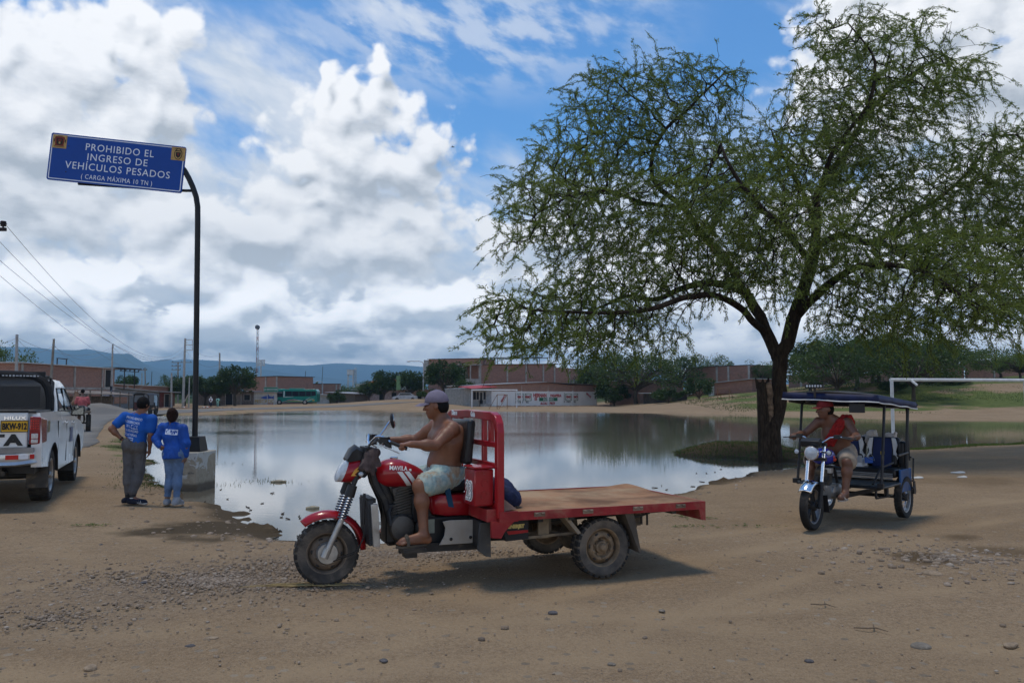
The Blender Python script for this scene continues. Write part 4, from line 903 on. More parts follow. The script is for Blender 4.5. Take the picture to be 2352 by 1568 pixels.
    # thin branches: 4-sided tapering segments
    ch = np.arange(nsk, n); a, b_ = NP[PAR_[ch]], NP[ch]; ra, rb = np.minimum(rad[PAR_[ch]], rad[ch] * 1.35), rad[ch]
    d = b_ - a; d /= np.linalg.norm(d, axis=1, keepdims=True) + 1e-9; s = np.cross(d, np.array([.3, .5, .81])); s /= np.linalg.norm(s, axis=1, keepdims=True) + 1e-9; u_ = np.cross(d, s)
    ring = []
    for (c, rr) in ((a, ra), (b_ + d * .02, rb)):
        for k in range(4): an = k * math.pi / 2; ring.append(c + (s * math.cos(an) + u_ * math.sin(an)) * rr[:, None])
    bv = np.stack(ring, 1) - np.array(base); o = (np.arange(len(ch)) * 8)[:, None, None]
    bf = (np.array([[k, (k + 1) % 4, 4 + (k + 1) % 4, 4 + k] for k in range(4)])[None] + o).reshape(-1, 4)
    tr = t_.build('trunk', BARK, r, ang=70)
    br = npmesh('branches', bv.reshape(-1, 3), bf, bark_mat('bark_twig', (.018, .013, .010), (.050, .037, .027)), r, smooth=True)
    # foliage: sprays along every thin twig, fewer low inside
    cand = ch[(rad[ch] < .0125)]; cp = NP[cand]
    gap = vnoise(cp[:, 0] + cp[:, 1] * .7, cp[:, 2] * 1.5 + cp[:, 1] * .4, .85, 61) + vnoise(cp[:, 0] - cp[:, 1], cp[:, 2] * 1.6, .35, 62) * .6; keep = rng.uniform(size=len(cand)) < np.clip(1.05 + gap * .7, .25, 1); cand = cand[keep]
    rep = np.repeat(cand, 23); P = NP[rep] + (NP[PAR_[rep]] - NP[rep]) * rng.uniform(0, 1, (len(rep), 1)); dd = NP[rep] - NP[PAR_[rep]]; dd /= np.linalg.norm(dd, axis=1, keepdims=True) + 1e-9
    P = P + rng.normal(size=P.shape) * np.array([.028, .028, .02])
    v, f = leaves_np(P, .078, rng, .22, .16, dd * 1.5, .5)
    cl = vnoise(P[:, 0] * 1.0 + P[:, 1], P[:, 2] + P[:, 1] * .5, .8, 31) * .35; tone = np.clip(.5 + cl + rng.normal(size=len(P)) * .07, 0, 1)
    npmesh('crown', v - np.array(base), f, LEAF['hero'], r, attrs={'tone': np.repeat(tone, 4)})
    # hanging seed pods
    pi = rng.choice(cand, 260); pv = MB()
    for i in pi:
        p = Vector(NP[i]) - base; pv.tube([p, p + Vector((rng.normal() * .02, rng.normal() * .02, -.08)), p + Vector((rng.normal() * .04, 0, -.17))], [.008, .011, .005], 4)
    pv.build('seed_pods', pmat('pod', (.14, .11, .05), .8), r)['kind'] = 'stuff'; print('leaves', len(P))
    # broken stub of a second stem beside the trunk, with debris caught behind it
    t2 = MB(); t2.tube([dsp(1759, 1070, -.1) - base, dsp(1756, 1000, -.12) - base, dsp(1752, 940, -.1) - base, dsp(1750, 900, -.05) - base, dsp(1751, 880, 0) - base], [.20, .17, .145, .13, .14], 14)
    for (x, y, x2, y2) in ((1744, 884, 1735, 868), (1752, 882, 1752, 870), (1760, 884, 1766, 866)): t2.tube([dsp(x, y + 6) - base, dsp(x2, y2) - base], [.09, .015], 6)
    t2.build('dead_stub', BARK, r, ang=70)
    t3 = MB(); random.seed(3)
    for i in range(7): t3.ball(dsp(1769 + random.uniform(-5, 4), 890 + i * 15, -.12) - base, (.09, .07, .15), 8, 6)
    t3.build('caught_debris', pmat('dead_leaves', (.16, .11, .075), .95, vary=.5, vscale=9), r)
    return r
big_tree()
# ------------------------------------------------------------------ bodies: smooth distance fields turned into one continuous skin
def v3(*a): return np.array(a, float)
class Field:
    def __init__(s, h=.009): s.p, s.h = [], h
    def cap(s, a, b, ra, rb=None, k=.02, flat=None):
        s.p.append(('c', np.array(a, float), np.array(b, float), ra, rb if rb is not None else ra, k, flat)); return s
    def ell(s, c, r, axes=None, k=.02):
        s.p.append(('e', np.array(c, float), np.array(r, float), np.array(axes, float) if axes is not None else np.eye(3), k)); return s
    def cut(s, p, n): s.p.append(('x', np.array(p, float), np.array(n, float) / np.linalg.norm(n))); return s
    def carve(s, c, r): s.p.append(('s', np.array(c, float), r)); return s
    def arrays(s, wr=0.0, wscale=.06, seed=1):
        lo, hi = np.full(3, 1e9), np.full(3, -1e9)
        for q in s.p:
            if q[0] == 'c':
                m = max(q[3], q[4]); lo = np.minimum(lo, np.minimum(q[1], q[2]) - m); hi = np.maximum(hi, np.maximum(q[1], q[2]) + m)
            elif q[0] == 'e': m = q[2].max(); lo = np.minimum(lo, q[1] - m); hi = np.maximum(hi, q[1] + m)
        h = s.h; lo -= 3 * h; hi += 3 * h; n = np.ceil((hi - lo) / h).astype(int) + 1
        F = np.full(n, .2, np.float32); ax = [lo[i] + h * np.arange(n[i]) for i in range(3)]
        for q in s.p:
            if q[0] in 'ce':
                if q[0] == 'c': m = max(q[3], q[4]) + .07; a0, a1 = np.minimum(q[1], q[2]) - m, np.maximum(q[1], q[2]) + m
                else: m = q[2].max() + .07; a0, a1 = q[1] - m, q[1] + m
                i0 = np.clip(np.floor((a0 - lo) / h).astype(int), 0, n); i1 = np.clip(np.ceil((a1 - lo) / h).astype(int) + 1, 0, n)
                sl = tuple(slice(i0[i], i1[i]) for i in range(3))
                X, Y, Z = np.meshgrid(*[ax[i][sl[i]] for i in range(3)], indexing='ij'); P = np.stack([X, Y, Z], -1)
                if q[0] == 'c':
                    a, b = q[1], q[2]; ab = b - a; L2 = ab @ ab + 1e-12; t = np.clip((P - a) @ ab / L2, 0, 1); v = P - a - t[..., None] * ab
                    rr = q[3] + t * (q[4] - q[3])
                    if q[6] is not None:
                        nv, f = np.array(q[6][0], float), q[6][1]; nv /= np.linalg.norm(nv); dn = v @ nv; v = v + (dn * (f - 1))[..., None] * nv
                        d = (np.linalg.norm(v, axis=-1) - rr) / (1 + (f - 1) * .5)
                    else: d = np.linalg.norm(v, axis=-1) - rr
                    k = q[5]
                else:
                    v = (P - q[1]) @ q[3].T; r = q[2]; k0 = np.linalg.norm(v / r, axis=-1); k1 = np.linalg.norm(v / (r * r), axis=-1) + 1e-9; d = k0 * (k0 - 1) / k1; k = q[4]
                E = F[sl]; hh = np.maximum(k - np.abs(E - d), 0) / k; F[sl] = np.minimum(E, d) - hh * hh * k * .25
            else:
                X, Y, Z = np.meshgrid(*ax, indexing='ij'); P = np.stack([X, Y, Z], -1)
                if q[0] == 'x': F = np.maximum(F, ((P - q[1]) @ q[2]).astype(np.float32))
                else: F = np.maximum(F, (q[2] - np.linalg.norm(P - q[1], axis=-1)).astype(np.float32))
        if wr:
            X, Y, Z = np.meshgrid(*ax, indexing='ij')
            F = F + wr * (np.sin((X * 1.3 + Z * .9 + .4 * np.sin(Y * 20 + seed)) / wscale * 2 + seed) * np.sin((Y * 1.1 - Z * .6 + .3 * np.sin(X * 17)) / wscale * 2.3 + seed * 2)).astype(np.float32)
        S = F < 0
        cs = [S[i:n[0] - 1 + i, j:n[1] - 1 + j, k:n[2] - 1 + k] for i in (0, 1) for j in (0, 1) for k in (0, 1)]
        cnt = sum(c.astype(np.int8) for c in cs); act = (cnt > 0) & (cnt < 8); I = np.argwhere(act)
        acc = np.zeros((len(I), 3)); num = np.zeros(len(I))
        for d in range(3):
            o1, o2 = [q for q in range(3) if q != d]
            for u in (0, 1):
                for w_ in (0, 1):
                    off = np.zeros(3, int); off[o1], off[o2] = u, w_; A = I + off; B = A.copy(); B[:, d] += 1
                    fa, fb = F[A[:, 0], A[:, 1], A[:, 2]], F[B[:, 0], B[:, 1], B[:, 2]]; c = (fa < 0) != (fb < 0)
                    t = np.where(c, fa / np.where(c, fa - fb, 1), 0); pt = A.astype(float); pt[:, d] += t; acc[c] += pt[c]; num[c] += 1
        verts = acc / num[:, None] * h + lo; idx = -np.ones(act.shape, int); idx[act] = np.arange(len(I)); Q = []
        for d in range(3):
            o1, o2 = [(1, 2), (2, 0), (0, 1)][d]
            sl0 = [slice(1, n[i] - 1) for i in range(3)]; sl0[d] = slice(0, n[d] - 1); sl1 = list(sl0); sl1[d] = slice(1, n[d])
            a, b = S[tuple(sl0)], S[tuple(sl1)]; E = np.argwhere(a != b)
            if not len(E): continue
            fl = a[E[:, 0], E[:, 1], E[:, 2]]; E = E + np.array([0 if i == d else 1 for i in range(3)])
            def g(da, db):
                q_ = E.copy(); q_[:, o1] -= da; q_[:, o2] -= db; return idx[q_[:, 0], q_[:, 1], q_[:, 2]]
            quad = np.stack([g(1, 1), g(0, 1), g(0, 0), g(1, 0)], 1); quad[~fl] = quad[~fl][:, ::-1]; Q.append(quad)
        return verts, np.concatenate(Q)
    def build(s, name, mat, parent, wr=0.0, wscale=.06, seed=1, smooth_it=1):
        v, f = s.arrays(wr, wscale, seed)
        for _ in range(smooth_it):                      # one relaxing pass over the edges
            e = np.concatenate([f[:, [0, 1]], f[:, [1, 2]], f[:, [2, 3]], f[:, [3, 0]]]); a = np.zeros_like(v); c = np.zeros(len(v))
            np.add.at(a, e[:, 0], v[e[:, 1]]); np.add.at(c, e[:, 0], 1); np.add.at(a, e[:, 1], v[e[:, 0]]); np.add.at(c, e[:, 1], 1); v = v * .5 + a / c[:, None] * .5
        return npmesh(name, v, f, mat, parent, smooth=True)
def unit(a): a = np.array(a, float); return a / (np.linalg.norm(a) + 1e-12)
def rotv(v, axis, ang):
    axis = unit(axis); c, s = math.cos(ang), math.sin(ang); return v * c + np.cross(axis, v) * s + axis * (axis @ v) * (1 - c)
def head_axes(f):
    f = unit(f); r = unit(np.cross(f, v3(0, 0, 1))); return f, r, np.cross(r, f)
def add_head(F, c, f, s=1.0, ears=True):
    f, r, u = head_axes(f); A = np.stack([r, f, u]); c = np.array(c, float)
    F.ell(c, v3(.074, .094, .098) * s, A, .01)
    F.ell(c + f * .030 * s - u * .060 * s, v3(.056, .062, .062) * s, A, .03)            # jaw and cheeks
    F.ell(c + f * .062 * s - u * .100 * s, v3(.026, .022, .018) * s, A, .02)            # chin
    F.cap(c + f * .088 * s + u * .004 * s, c + f * .112 * s - u * .036 * s, .010 * s, .014 * s, .012)   # nose
    F.cap(c + f * .086 * s + u * .022 * s - r * .034 * s, c + f * .086 * s + u * .022 * s + r * .034 * s, .011 * s, None, .014)   # brow
    F.cap(c + f * .090 * s - u * .064 * s - r * .018 * s, c + f * .090 * s - u * .064 * s + r * .018 * s, .0085 * s, None, .008)  # lips
    for q in (-1, 1):
        F.ell(c + f * .070 * s - u * .022 * s + r * q * .042 * s, v3(.022, .018, .020) * s, A, .015)
        if ears: F.ell(c + r * q * .078 * s - f * .010 * s - u * .012 * s, v3(.010, .020, .032) * s, A, .006)
def face_marks(parent, c, f, s, mat):
    f, r, u = head_axes(f); c = np.array(c, float); q = MB(); A = Matrix([tuple(r), tuple(f), tuple(u)]).transposed()
    for k in (-1, 1):
        q.ball(c + f * .086 * s + u * .001 * s + r * k * .033 * s, (.011 * s, .006 * s, .006 * s), 8, 6, A)
        q.ball(c + f * .094 * s + u * .026 * s + r * k * .034 * s, (.019 * s, .004 * s, .004 * s), 8, 6, A)
    return q.build('eyes', mat, parent)
def add_hand(F, w, d, pn, side, curl=.5, s=1.0, thumb=None):
    """w wrist, d towards the knuckles, pn out of the palm, side +1 when the thumb lies along d x pn"""
    d, pn = unit(d), unit(pn); pn = unit(pn - d * (pn @ d)); a = np.cross(d, pn) * side; w = np.array(w, float)
    for i, L in enumerate((.070, .079, .073, .057)):
        o = a * (.030 - .020 * i) * s
        k0 = w + d * .078 * s + o - d * abs(i - 1.2) * .004 * s; F.cap(w + d * .012 * s + o * .55, k0, .0155 * s, .0120 * s, .012)
        p, dd = k0, d
        for j, fr in enumerate((.45, .31, .24)):
            dd = rotv(dd, np.cross(d, pn), curl * (.9 if j == 0 else 1.05) + .06 * i * (j == 0)); q = p + dd * L * fr * s; F.cap(p, q, (.0092 - .0009 * j) * s, (.0085 - .0009 * j) * s, .004); p = q
    t0 = w + d * .022 * s + a * .026 * s; td = unit(d * .75 + a * .75 + pn * .25) if thumb is None else unit(thumb)
    t1 = t0 + td * .042 * s; td2 = unit(td + d * .5 + pn * curl * .5); F.cap(t0, t1, .0135 * s, .0105 * s, .01); F.cap(t1, t1 + td2 * .032 * s, .0100 * s, .0080 * s, .006)
def add_limb(F, a, b, c, r0, r1, r2, bulge=0, k=.02):
    a, b, c = map(lambda q: np.array(q, float), (a, b, c)); F.cap(a, b, r0, r1, k); F.cap(b, c, r1 * .98, r2, k)
    if bulge: F.ell(b * .68 + c * .32, v3(1, 1, 1) * bulge, None, .04)
def add_torso(F, hipc, chest, neck, shl, shr, front, s=1.0, belly=0.0, fat=1.0):
    hipc, chest, neck, shl, shr = map(lambda q: np.array(q, float), (hipc, chest, neck, shl, shr)); fr = (front, 1.38)
    waist = hipc * .55 + chest * .45
    F.cap(hipc, waist, .150 * s * fat, .142 * s * fat, .05, fr); F.cap(waist, chest, .142 * s * fat, .165 * s * fat, .05, fr); F.cap(chest, chest * .35 + neck * .65, .165 * s * fat, .115 * s, .05, fr)
    F.cap(chest * .1 + neck * .9, shl, .052 * s, .050 * s, .05); F.cap(chest * .1 + neck * .9, shr, .052 * s, .050 * s, .05)
    F.ell(shl, v3(1, 1, 1) * .060 * s, None, .03); F.ell(shr, v3(1, 1, 1) * .060 * s, None, .03)
    if belly: F.ell(waist + unit(front) * .055 * s - v3(0, 0, .03), v3(.12, .12, .12) * (s * belly), None, .06)
def add_foot(F, ankle, toe, s=1.0, r=.036):
    ankle, toe = np.array(ankle, float), np.array(toe, float); d = unit((toe - ankle) * v3(1, 1, 0)); heel = ankle * v3(1, 1, 0) - d * .035 * s; heel[2] = toe[2]
    F.cap(ankle, heel + v3(0, 0, .012), r * s, .034 * s, .02); F.cap(ankle, toe - d * .05 * s + v3(0, 0, .014), r * s, .032 * s, .03); F.cap(heel, toe - d * .035 * s, .032 * s, .036 * s, .02, (v3(0, 0, 1), 1.25))
def skin_mat(name, col):
    m = pmat(name, col, .48, vary=.14, vscale=9, spec=.4); b = m.node_tree.nodes['Principled BSDF']
    b.inputs['Subsurface Weight'].default_value = .08; b.inputs['Subsurface Radius'].default_value = (.02, .008, .004); b.inputs['Subsurface Scale'].default_value = .4; return m
SKIN = skin_mat('tanned_skin', (.195, .082, .043)); SKIN2 = skin_mat('brown_skin', (.140, .062, .036))
HAIR = pmat('black_hair', (.008, .007, .007), .7, vary=.3, vscale=60, bump=.5, bscale=150, spec=.12); EYE_M = pmat('dark_eye', (.012, .009, .008), .3, vary=0)
# ------------------------------------------------------------------ paint and rubber
RED = pmat('red_paint', (.29, .008, .013), .28, vary=.16, vscale=5, dust=.10, dustcol=(.27, .13, .08), coat=.35)
REDD = pmat('dusty_red_paint', (.27, .014, .018), .45, vary=.25, vscale=4, dust=.42, dustcol=(.27, .17, .105))
BLK = pmat('black_metal', (.022, .021, .021), .5, vary=.3, dust=.25)
BLKP = pmat('black_plastic', (.018, .018, .019), .42, vary=.2, dust=.15)
VINYL = pmat('black_vinyl', (.016, .016, .017), .33, vary=.2, bump=.25, bscale=30)
CHROME = pmat('chrome', (.72, .72, .74), .14, metal=1, vary=.1)
ALU = pmat('worn_aluminium', (.42, .41, .39), .42, metal=.75, vary=.25, dust=.35)
TYRE = pmat('dusty_tyre', (.050, .045, .040), .88, vary=.25, vscale=6, dust=.42, dustcol=(.19, .155, .12), dscale=5)
TYRE_P = pmat('pale_dusty_tyre', (.060, .054, .048), .88, vary=.25, vscale=6, dust=.55, dustcol=(.17, .138, .105), dscale=3)
TYRE_B = pmat('black_tyre', (.022, .021, .020), .8, vary=.25, dust=.3, dustcol=(.15, .12, .09))
RIMD = pmat('dusty_rim', (.20, .142, .088), .8, vary=.3, vscale=14, dust=.22, dustcol=(.19, .14, .09), dscale=9)
WHITE = pmat('white_decal', (.72, .72, .70), .45, vary=.08)
GREYP = pmat('dusty_grey_plate', (.36, .335, .295), .6, vary=.15, dust=.45, dustcol=(.30, .25, .19))
RUST = pmat('rusty_bed', (.25, .122, .058), .82, vary=.42, vscale=2.2, dust=.5, dustcol=(.40, .27, .15), dscale=1.6, bump=.15, bscale=18)
def wheel(parent, c, r, w_, axis, hub_side, style, tyre, rimm, lugs=0, name='wheel'):
    """axis is the axle direction; hub_side says which way the rim's face looks"""
    ax = Vector(axis).normalized(); c = Vector(c)
    if style == 'disc':                                # pressed steel rim with wheel nuts; black lumps painted for shaded slots
        q = MB().mat(rimm); rr = r * .66; hs = hub_side; F_ = hs * w_
        q.lathe([(rr, -w_ * .40), (rr * .93, -w_ * .36), (rr * .86, -w_ * .2), (rr * .86, w_ * .2), (rr * .93, w_ * .36), (rr, w_ * .40), (rr * 1.02, w_ * .46), (rr * .96, w_ * .47), (rr * .88, w_ * .40), (rr * .84, w_ * .05)], c, ax, 48, cap=False)
        q.lathe([(rr * .87, F_ * -.12), (rr * .80, F_ * -.02), (rr * .74, F_ * .16), (rr * .62, F_ * .27), (rr * .52, F_ * .26), (rr * .44, F_ * .02), (rr * .35, F_ * .02), (rr * .315, F_ * .26), (rr * .26, F_ * .30), (rr * .22, F_ * .28), (rr * .175, F_ * .46), (rr * .13, F_ * .50), (0.0, F_ * .50)], c, ax, 48, cap=False)
        Rm = rot_to(ax)
        for k in range(5):
            a = 2 * math.pi * k / 5 + .3; q.lathe([(rr * .055, 0), (rr * .055, w_ * .10), (rr * .04, w_ * .13), (0, w_ * .13)], c + Rm @ Vector((math.cos(a) * rr * .40, math.sin(a) * rr * .40, hs * w_ * .04)), ax * hs, 6)
            q.ball(c + Rm @ Vector((math.cos(a + .6) * rr * .52, math.sin(a + .6) * rr * .55, hs * w_ * .24)), rr * .085, 8, 6)
        q.mat(BLK)
        for k in range(6):
            a = 2 * math.pi * k / 6 + .1; d = Rm @ Vector((math.cos(a), math.sin(a), 0)); tng = Rm @ Vector((-math.sin(a), math.cos(a), 0))
            q.ball(c + d * rr * .70 + ax * hs * w_ * .20, (rr * .11, rr * .055, w_ * .05), 10, 6, Matrix((tng, d, ax)).transposed())
    else:                                              # five cast spokes
        q = MB().mat(rimm); rr = r * .76
        q.lathe([(rr, -w_ * .36), (rr * .92, -w_ * .32), (rr * .90, 0), (rr * .92, w_ * .32), (rr, w_ * .36), (rr * 1.02, 0)], c, ax, 40, close=True)
        q.mat(BLK); q.lathe([(rr * .22, -w_ * .55), (rr * .26, -w_ * .3), (rr * .26, w_ * .3), (rr * .22, w_ * .55)], c, ax, 20); Rm = rot_to(ax)
        if style == 'cast':
            for k in range(5):
                for o in (-.13, .13):
                    a = 2 * math.pi * k / 5 + .5; p0 = Rm @ Vector((math.cos(a + o * 1.6) * rr * .2, math.sin(a + o * 1.6) * rr * .2, 0)); p1 = Rm @ Vector((math.cos(a + o) * rr * .93, math.sin(a + o) * rr * .93, 0)); q.bar(c + p0, c + p1, rr * .085, w_ * .35, up=ax)
        else:
            q.mat(CHROME)
            for k in range(28):
                a = 2 * math.pi * k / 28; s_ = (-1) ** k; p0 = Rm @ Vector((math.cos(a + .5 * s_) * rr * .2, math.sin(a + .5 * s_) * rr * .2, s_ * w_ * .4)); p1 = Rm @ Vector((math.cos(a) * rr * .93, math.sin(a) * rr * .93, 0)); q.tube([c + p0, c + p1], .0022, 4, cap=False)
    rim = q.build(name, None, parent)
    tq = MB().mat(tyre); rr = r * (.66 if style == 'disc' else .76)
    pr = [(rr * .98, -w_ * .40), (rr + (r - rr) * .35, -w_ * .50), (rr + (r - rr) * .72, -w_ * .50), (r * .965, -w_ * .40), (r * .985, -w_ * .2), (r * .99, 0), (r * .985, w_ * .2), (r * .965, w_ * .40), (rr + (r - rr) * .72, w_ * .50), (rr + (r - rr) * .35, w_ * .50), (rr * .98, w_ * .40), (rr * .9, 0)]
    tq.lathe(pr, c, ax, 56, close=True); Rm = rot_to(ax)
    if lugs:
        tq.mat(tyre).mat(TYRE_B)
        for k in range(lugs):
            for sd in (-1, 1):
                a = 2 * math.pi * (k + (.25 if sd > 0 else -.25)) / lugs; d = Rm @ Vector((math.cos(a), math.sin(a), 0)); tg = Rm @ Vector((-math.sin(a), math.cos(a), 0)); M = Matrix((tg, ax, d)).transposed()
                tq.box(c + d * r * .99 + ax * sd * w_ * .27, (r * 2 * math.pi / lugs * .70, w_ * .40, r * .022), M); tq.box(c + d * r * .94 + ax * sd * w_ * .475, (r * 2 * math.pi / lugs * .6, w_ * .035, r * .075), M)
    else:
        for k in range(5): tq.lathe([(r * .992, -.004), (r * 1.003, -.003), (r * 1.003, .003), (r * .992, .004)], c + ax * (k - 2) * w_ * .16, ax, 56, close=True)
    tq.build('tyre', tyre, rim, ang=30); return rim
def panel(q, poly, y0, y1, mat=None):
    if mat: q.mat(mat)
    return q.prism(poly, y0, y1, 'xz')

# ------------------------------------------------------------------ the red cargo trike
def cargo_trike():
    r = thing('cargo_trike', 'red three-wheeled cargo motorcycle with a flat rusty bed, ridden by a shirtless man', 'cargo trike', (-1.63, 7.2, H(-1.63, 7.2)), R(22))
    AX = 2.37
    # front wheel, steered a touch
    fw = wheel(r, (.035, 0, .275), .272, .125, (.06, 1, 0), -1, 'disc', TYRE, pmat('grey_brown_rim', (.13, .10, .075), .7, vary=.3, dust=.5, dustcol=(.22, .17, .12)), 26)
    q = MB(); q.lathe([(.085, -.075), (.095, -.05), (.095, .05), (.085, .075)], (.035, 0, .275), (0, 1, 0), 24); q.tube([(.035, -.12, .275), (.035, .12, .275)], .016, 8); q.box((.035, -.085, .30), (.06, .02, .09)); q.build('hub', ALU, fw)
    q = MB()
    for sd in (-1, 1):
        y = sd * .105
        q.mat(ALU).tube([(.012, y, .265), (.05, y, .36), (.145, y, .565)], [.030, .027, .026], 12); q.tube([(.0, y, .25), (.03, y, .32)], .034, 10)
        q.mat(CHROME).tube([(.14, y, .56), (.225, y, .80)], .017, 10)
        hx = []
        for i in range(90):
            a = i * 2 * math.pi / 10; t_ = i / 89; d = Vector((.085, 0, .24)).normalized(); e = Vector((0, 1, 0)); g = d.cross(e); hx.append(Vector((.142, y, .57)) + d * .205 * t_ + (e * math.cos(a) + g * math.sin(a)) * .034)
        q.mat(pmat('spring_grey', (.10, .11, .13), .35, metal=.6)).tube(hx, .0075, 6)
        q.mat(BLKP).tube([(.205, y, .755), (.235, y, .85)], [.046, .042], 12); q.mat(BLK).tube([(.235, y, .84), (.37, y, 1.16)], .022, 10)
    q.mat(BLK); q.box((.315, 0, .985), (.07, .29, .05)); q.box((.375, 0, 1.15), (.07, .27, .04)); q.tube([(.30, 0, .93), (.39, 0, 1.17)], .03, 10)
    q.build('fork', None, r, bevel=0)
    # brake hose loops by the wheel
    q = MB(); q.tube([(.33, -.12, .75), (.31, -.15, .5), (.33, -.15, .40), (.24, -.15, .27), (.07, -.13, .22)], .005, 5); q.tube([(.33, -.13, .72), (.32, -.16, .42), (.28, -.16, .30), (.10, -.14, .245)], .005, 5); q.tube([(.33, -.14, .78), (.322, -.16, .52)], .012, 6); q.build('cable', BLK, r)
    # front mudguard
    rings = []
    for i in range(30):
        a = R(131) - R(133) * i / 29; rad_ = .338; cx_, cz = .035, .292
        ring = []
        for k in range(13):
            b_ = -1 + 2 * k / 12; rr = rad_ - .055 * abs(b_) ** 2.6 - .0
            if i in (0, 29): rr -= .0
            ring.append((cx_ + math.cos(a) * rr, b_ * (.084 if 5 < i < 26 else .084 * (.55 + .08 * min(i, 29 - i))), cz + math.sin(a) * rr))
        rings.append(ring)
    q = MB().loft(rings, cap=False, closed=False); fd = q.build('mudguard', RED, r, ang=60); so_ = fd.modifiers.new('thick', 'SOLIDIFY'); so_.thickness = .006; so_.offset = 1
    # headlamp cowl, lens and wind deflector
    def ringx(x, zc, hz, wy, n=16, pw=2.6, lean=0.0):
        o = []
        for k in range(n):
            a = 2 * math.pi * k / n; c_, s_ = math.cos(a), math.sin(a); o.append((x + lean * (abs(s_) ** (2 / pw) * (1 if s_ > 0 else -1)) * hz, abs(c_) ** (2 / pw) * (1 if c_ > 0 else -1) * wy, zc + abs(s_) ** (2 / pw) * (1 if s_ > 0 else -1) * hz))
        return o
    q = MB().loft([ringx(.150, .965, .088, .085, lean=.45), ringx(.19, .968, .100, .110, lean=.35), ringx(.25, .970, .108, .125, lean=.15), ringx(.31, .985, .095, .120), ringx(.345, .995, .07, .10)]); cw = q.build('headlamp_cowl', RED, r)
    lens = pmat('lamp_glass', (.42, .45, .48), .08, vary=.15, vscale=14, spec=.8)
    MB().loft([ringx(.118, .965, .030, .030, lean=.45), ringx(.124, .965, .060, .060, lean=.45), ringx(.142, .966, .090, .088, lean=.45), ringx(.178, .967, .097, .102, lean=.4)]).build('lens', lens, cw)
    q = MB().mat(pmat('orange_decal', (.62, .30, .05), .5)); q.prism([(.215, .93), (.250, .985), (.295, 1.015), (.262, .975), (.30, .985), (.245, .945), (.262, .93)], -.131, -.122); q.mat(BLKP).ball((.325, -.115, .945), (.035, .03, .035)); q.mat(lens).ball((.298, -.14, .945), (.022, .018, .022), 10, 6); q.build('decal', None, cw)
    q = MB().loft([[(.185, y * .10, 1.075 - .012 * y * y) for y in (-1, -.6, 0, .6, 1)] + [(.20, y * .10, 1.045) for y in (1, 0, -1)], [(.225, y * .115, 1.165 - .03 * y * y) for y in (-1, -.6, 0, .6, 1)] + [(.27, y * .11, 1.055) for y in (1, 0, -1)],
                   [(.265, y * .11, 1.195 - .035 * y * y) for y in (-1, -.6, 0, .6, 1)] + [(.31, y * .11, 1.065) for y in (1, 0, -1)], [(.335, y * .09, 1.150 - .03 * y * y) for y in (-1, -.6, 0, .6, 1)] + [(.345, y * .09, 1.08) for y in (1, 0, -1)]])
    q.build('instrument_cover', BLKP, r, ang=40)
    # rag hung over the cowl
    RF_ = Field(.011); random.seed(5)
    for (a, b_, r0, r1) in (((.40, -.13, 1.12), (.30, -.15, 1.00), .035, .030), ((.40, -.13, 1.12), (.35, -.16, .98), .04, .025), ((.41, -.12, 1.13), (.40, -.15, .95), .035, .022), ((.43, -.10, 1.12), (.46, -.14, 1.02), .03, .02), ((.36, -.12, 1.11), (.44, -.11, 1.13), .03, .03)): RF_.cap(a, b_, r0, r1, .02, ((0, 1, 0), 1.5))
    RF_.build('rag', pmat('brown_rag', (.085, .062, .058), .95, vary=.35, vscale=14), r, .008, .05)
    # handlebar with grips, levers; mirror
    q = MB().mat(CHROME)
    for sd in (-1, 1): q.tube([(.40, sd * .02, 1.185), (.40, sd * .07, 1.215), (.425, sd * .16, 1.265), (.46, sd * .22, 1.265), (.51, sd * .30, 1.225), (.60, sd * .365, 1.185)], .011, 8); 
    hb = q.build('handlebar', None, r)
    for sd in (-1, 1):
        g = MB().mat(BLK); g.tube([(.515, sd * .305, 1.222), (.635, sd * .39, 1.168)], .0165, 10); g.build('grip', None, hb)
        g = MB().mat(BLKP); g.box((.475, sd * .255, 1.235), (.075, .06, .06), Matrix.Rotation(sd * R(38), 3, 'Z')); g.box((.50, sd * .285, 1.195), (.05, .045, .05)); g.mat(ALU).tube([(.46, sd * .27, 1.215), (.43, sd * .30, 1.20), (.50, sd * .38, 1.165), (.56, sd * .43, 1.135)], .006, 6); g.build('lever', None, hb)
    q = MB(); 
    for k in range(5): q.tube([(.46, -.22 + .05 * k, 1.24), (.36 + .01 * k, -.20 + .07 * k, 1.20 - .01 * k), (.35, -.06 + .02 * k, 1.08), (.38, 0, .95)], .0055, 5)
    q.build('cable', BLK, r)
    mr = MB().mat(CHROME).tube([(.50, .27, 1.235), (.555, .255, 1.255), (.60, .25, 1.32), (.635, .25, 1.375), (.662, .27, 1.385)], .008, 8).build('mirror', None, r)
    Mr = Matrix.Rotation(R(-9), 3, 'Y') @ Matrix.Rotation(R(-16), 3, 'Z')
    MB().mat(BLKP).ball((.675, .29, 1.385), (.022, .052, .072), 14, 10, Mr).build('mirror_shell', None, mr); MB().mat(pmat('mirror_glass', (.55, .57, .6), .05, metal=1, vary=0)).ball((.690, .289, 1.385), (.009, .045, .064), 14, 8, Mr).build('mirror_glass', None, mr)
    # tank
    TK = [(.445, .925, .030, .05), (.465, .925, .075, .085), (.51, .93, .110, .125), (.58, .935, .125, .150), (.66, .93, .125, .155), (.74, .915, .112, .145), (.82, .90, .090, .115), (.88, .885, .065, .085), (.905, .88, .03, .05)]
    def tk(x):
        xs = [a[0] for a in TK]; return [np.interp(x, xs, [a[i] for a in TK]) for i in (1, 2, 3)]
    def tank_y(x, z, off=.003):
        zc, hz, wy = tk(x); s_ = min(.999, abs(z - zc) / hz); return -(wy * (1 - s_ ** 2.4) ** (1 / 2.4)) - off
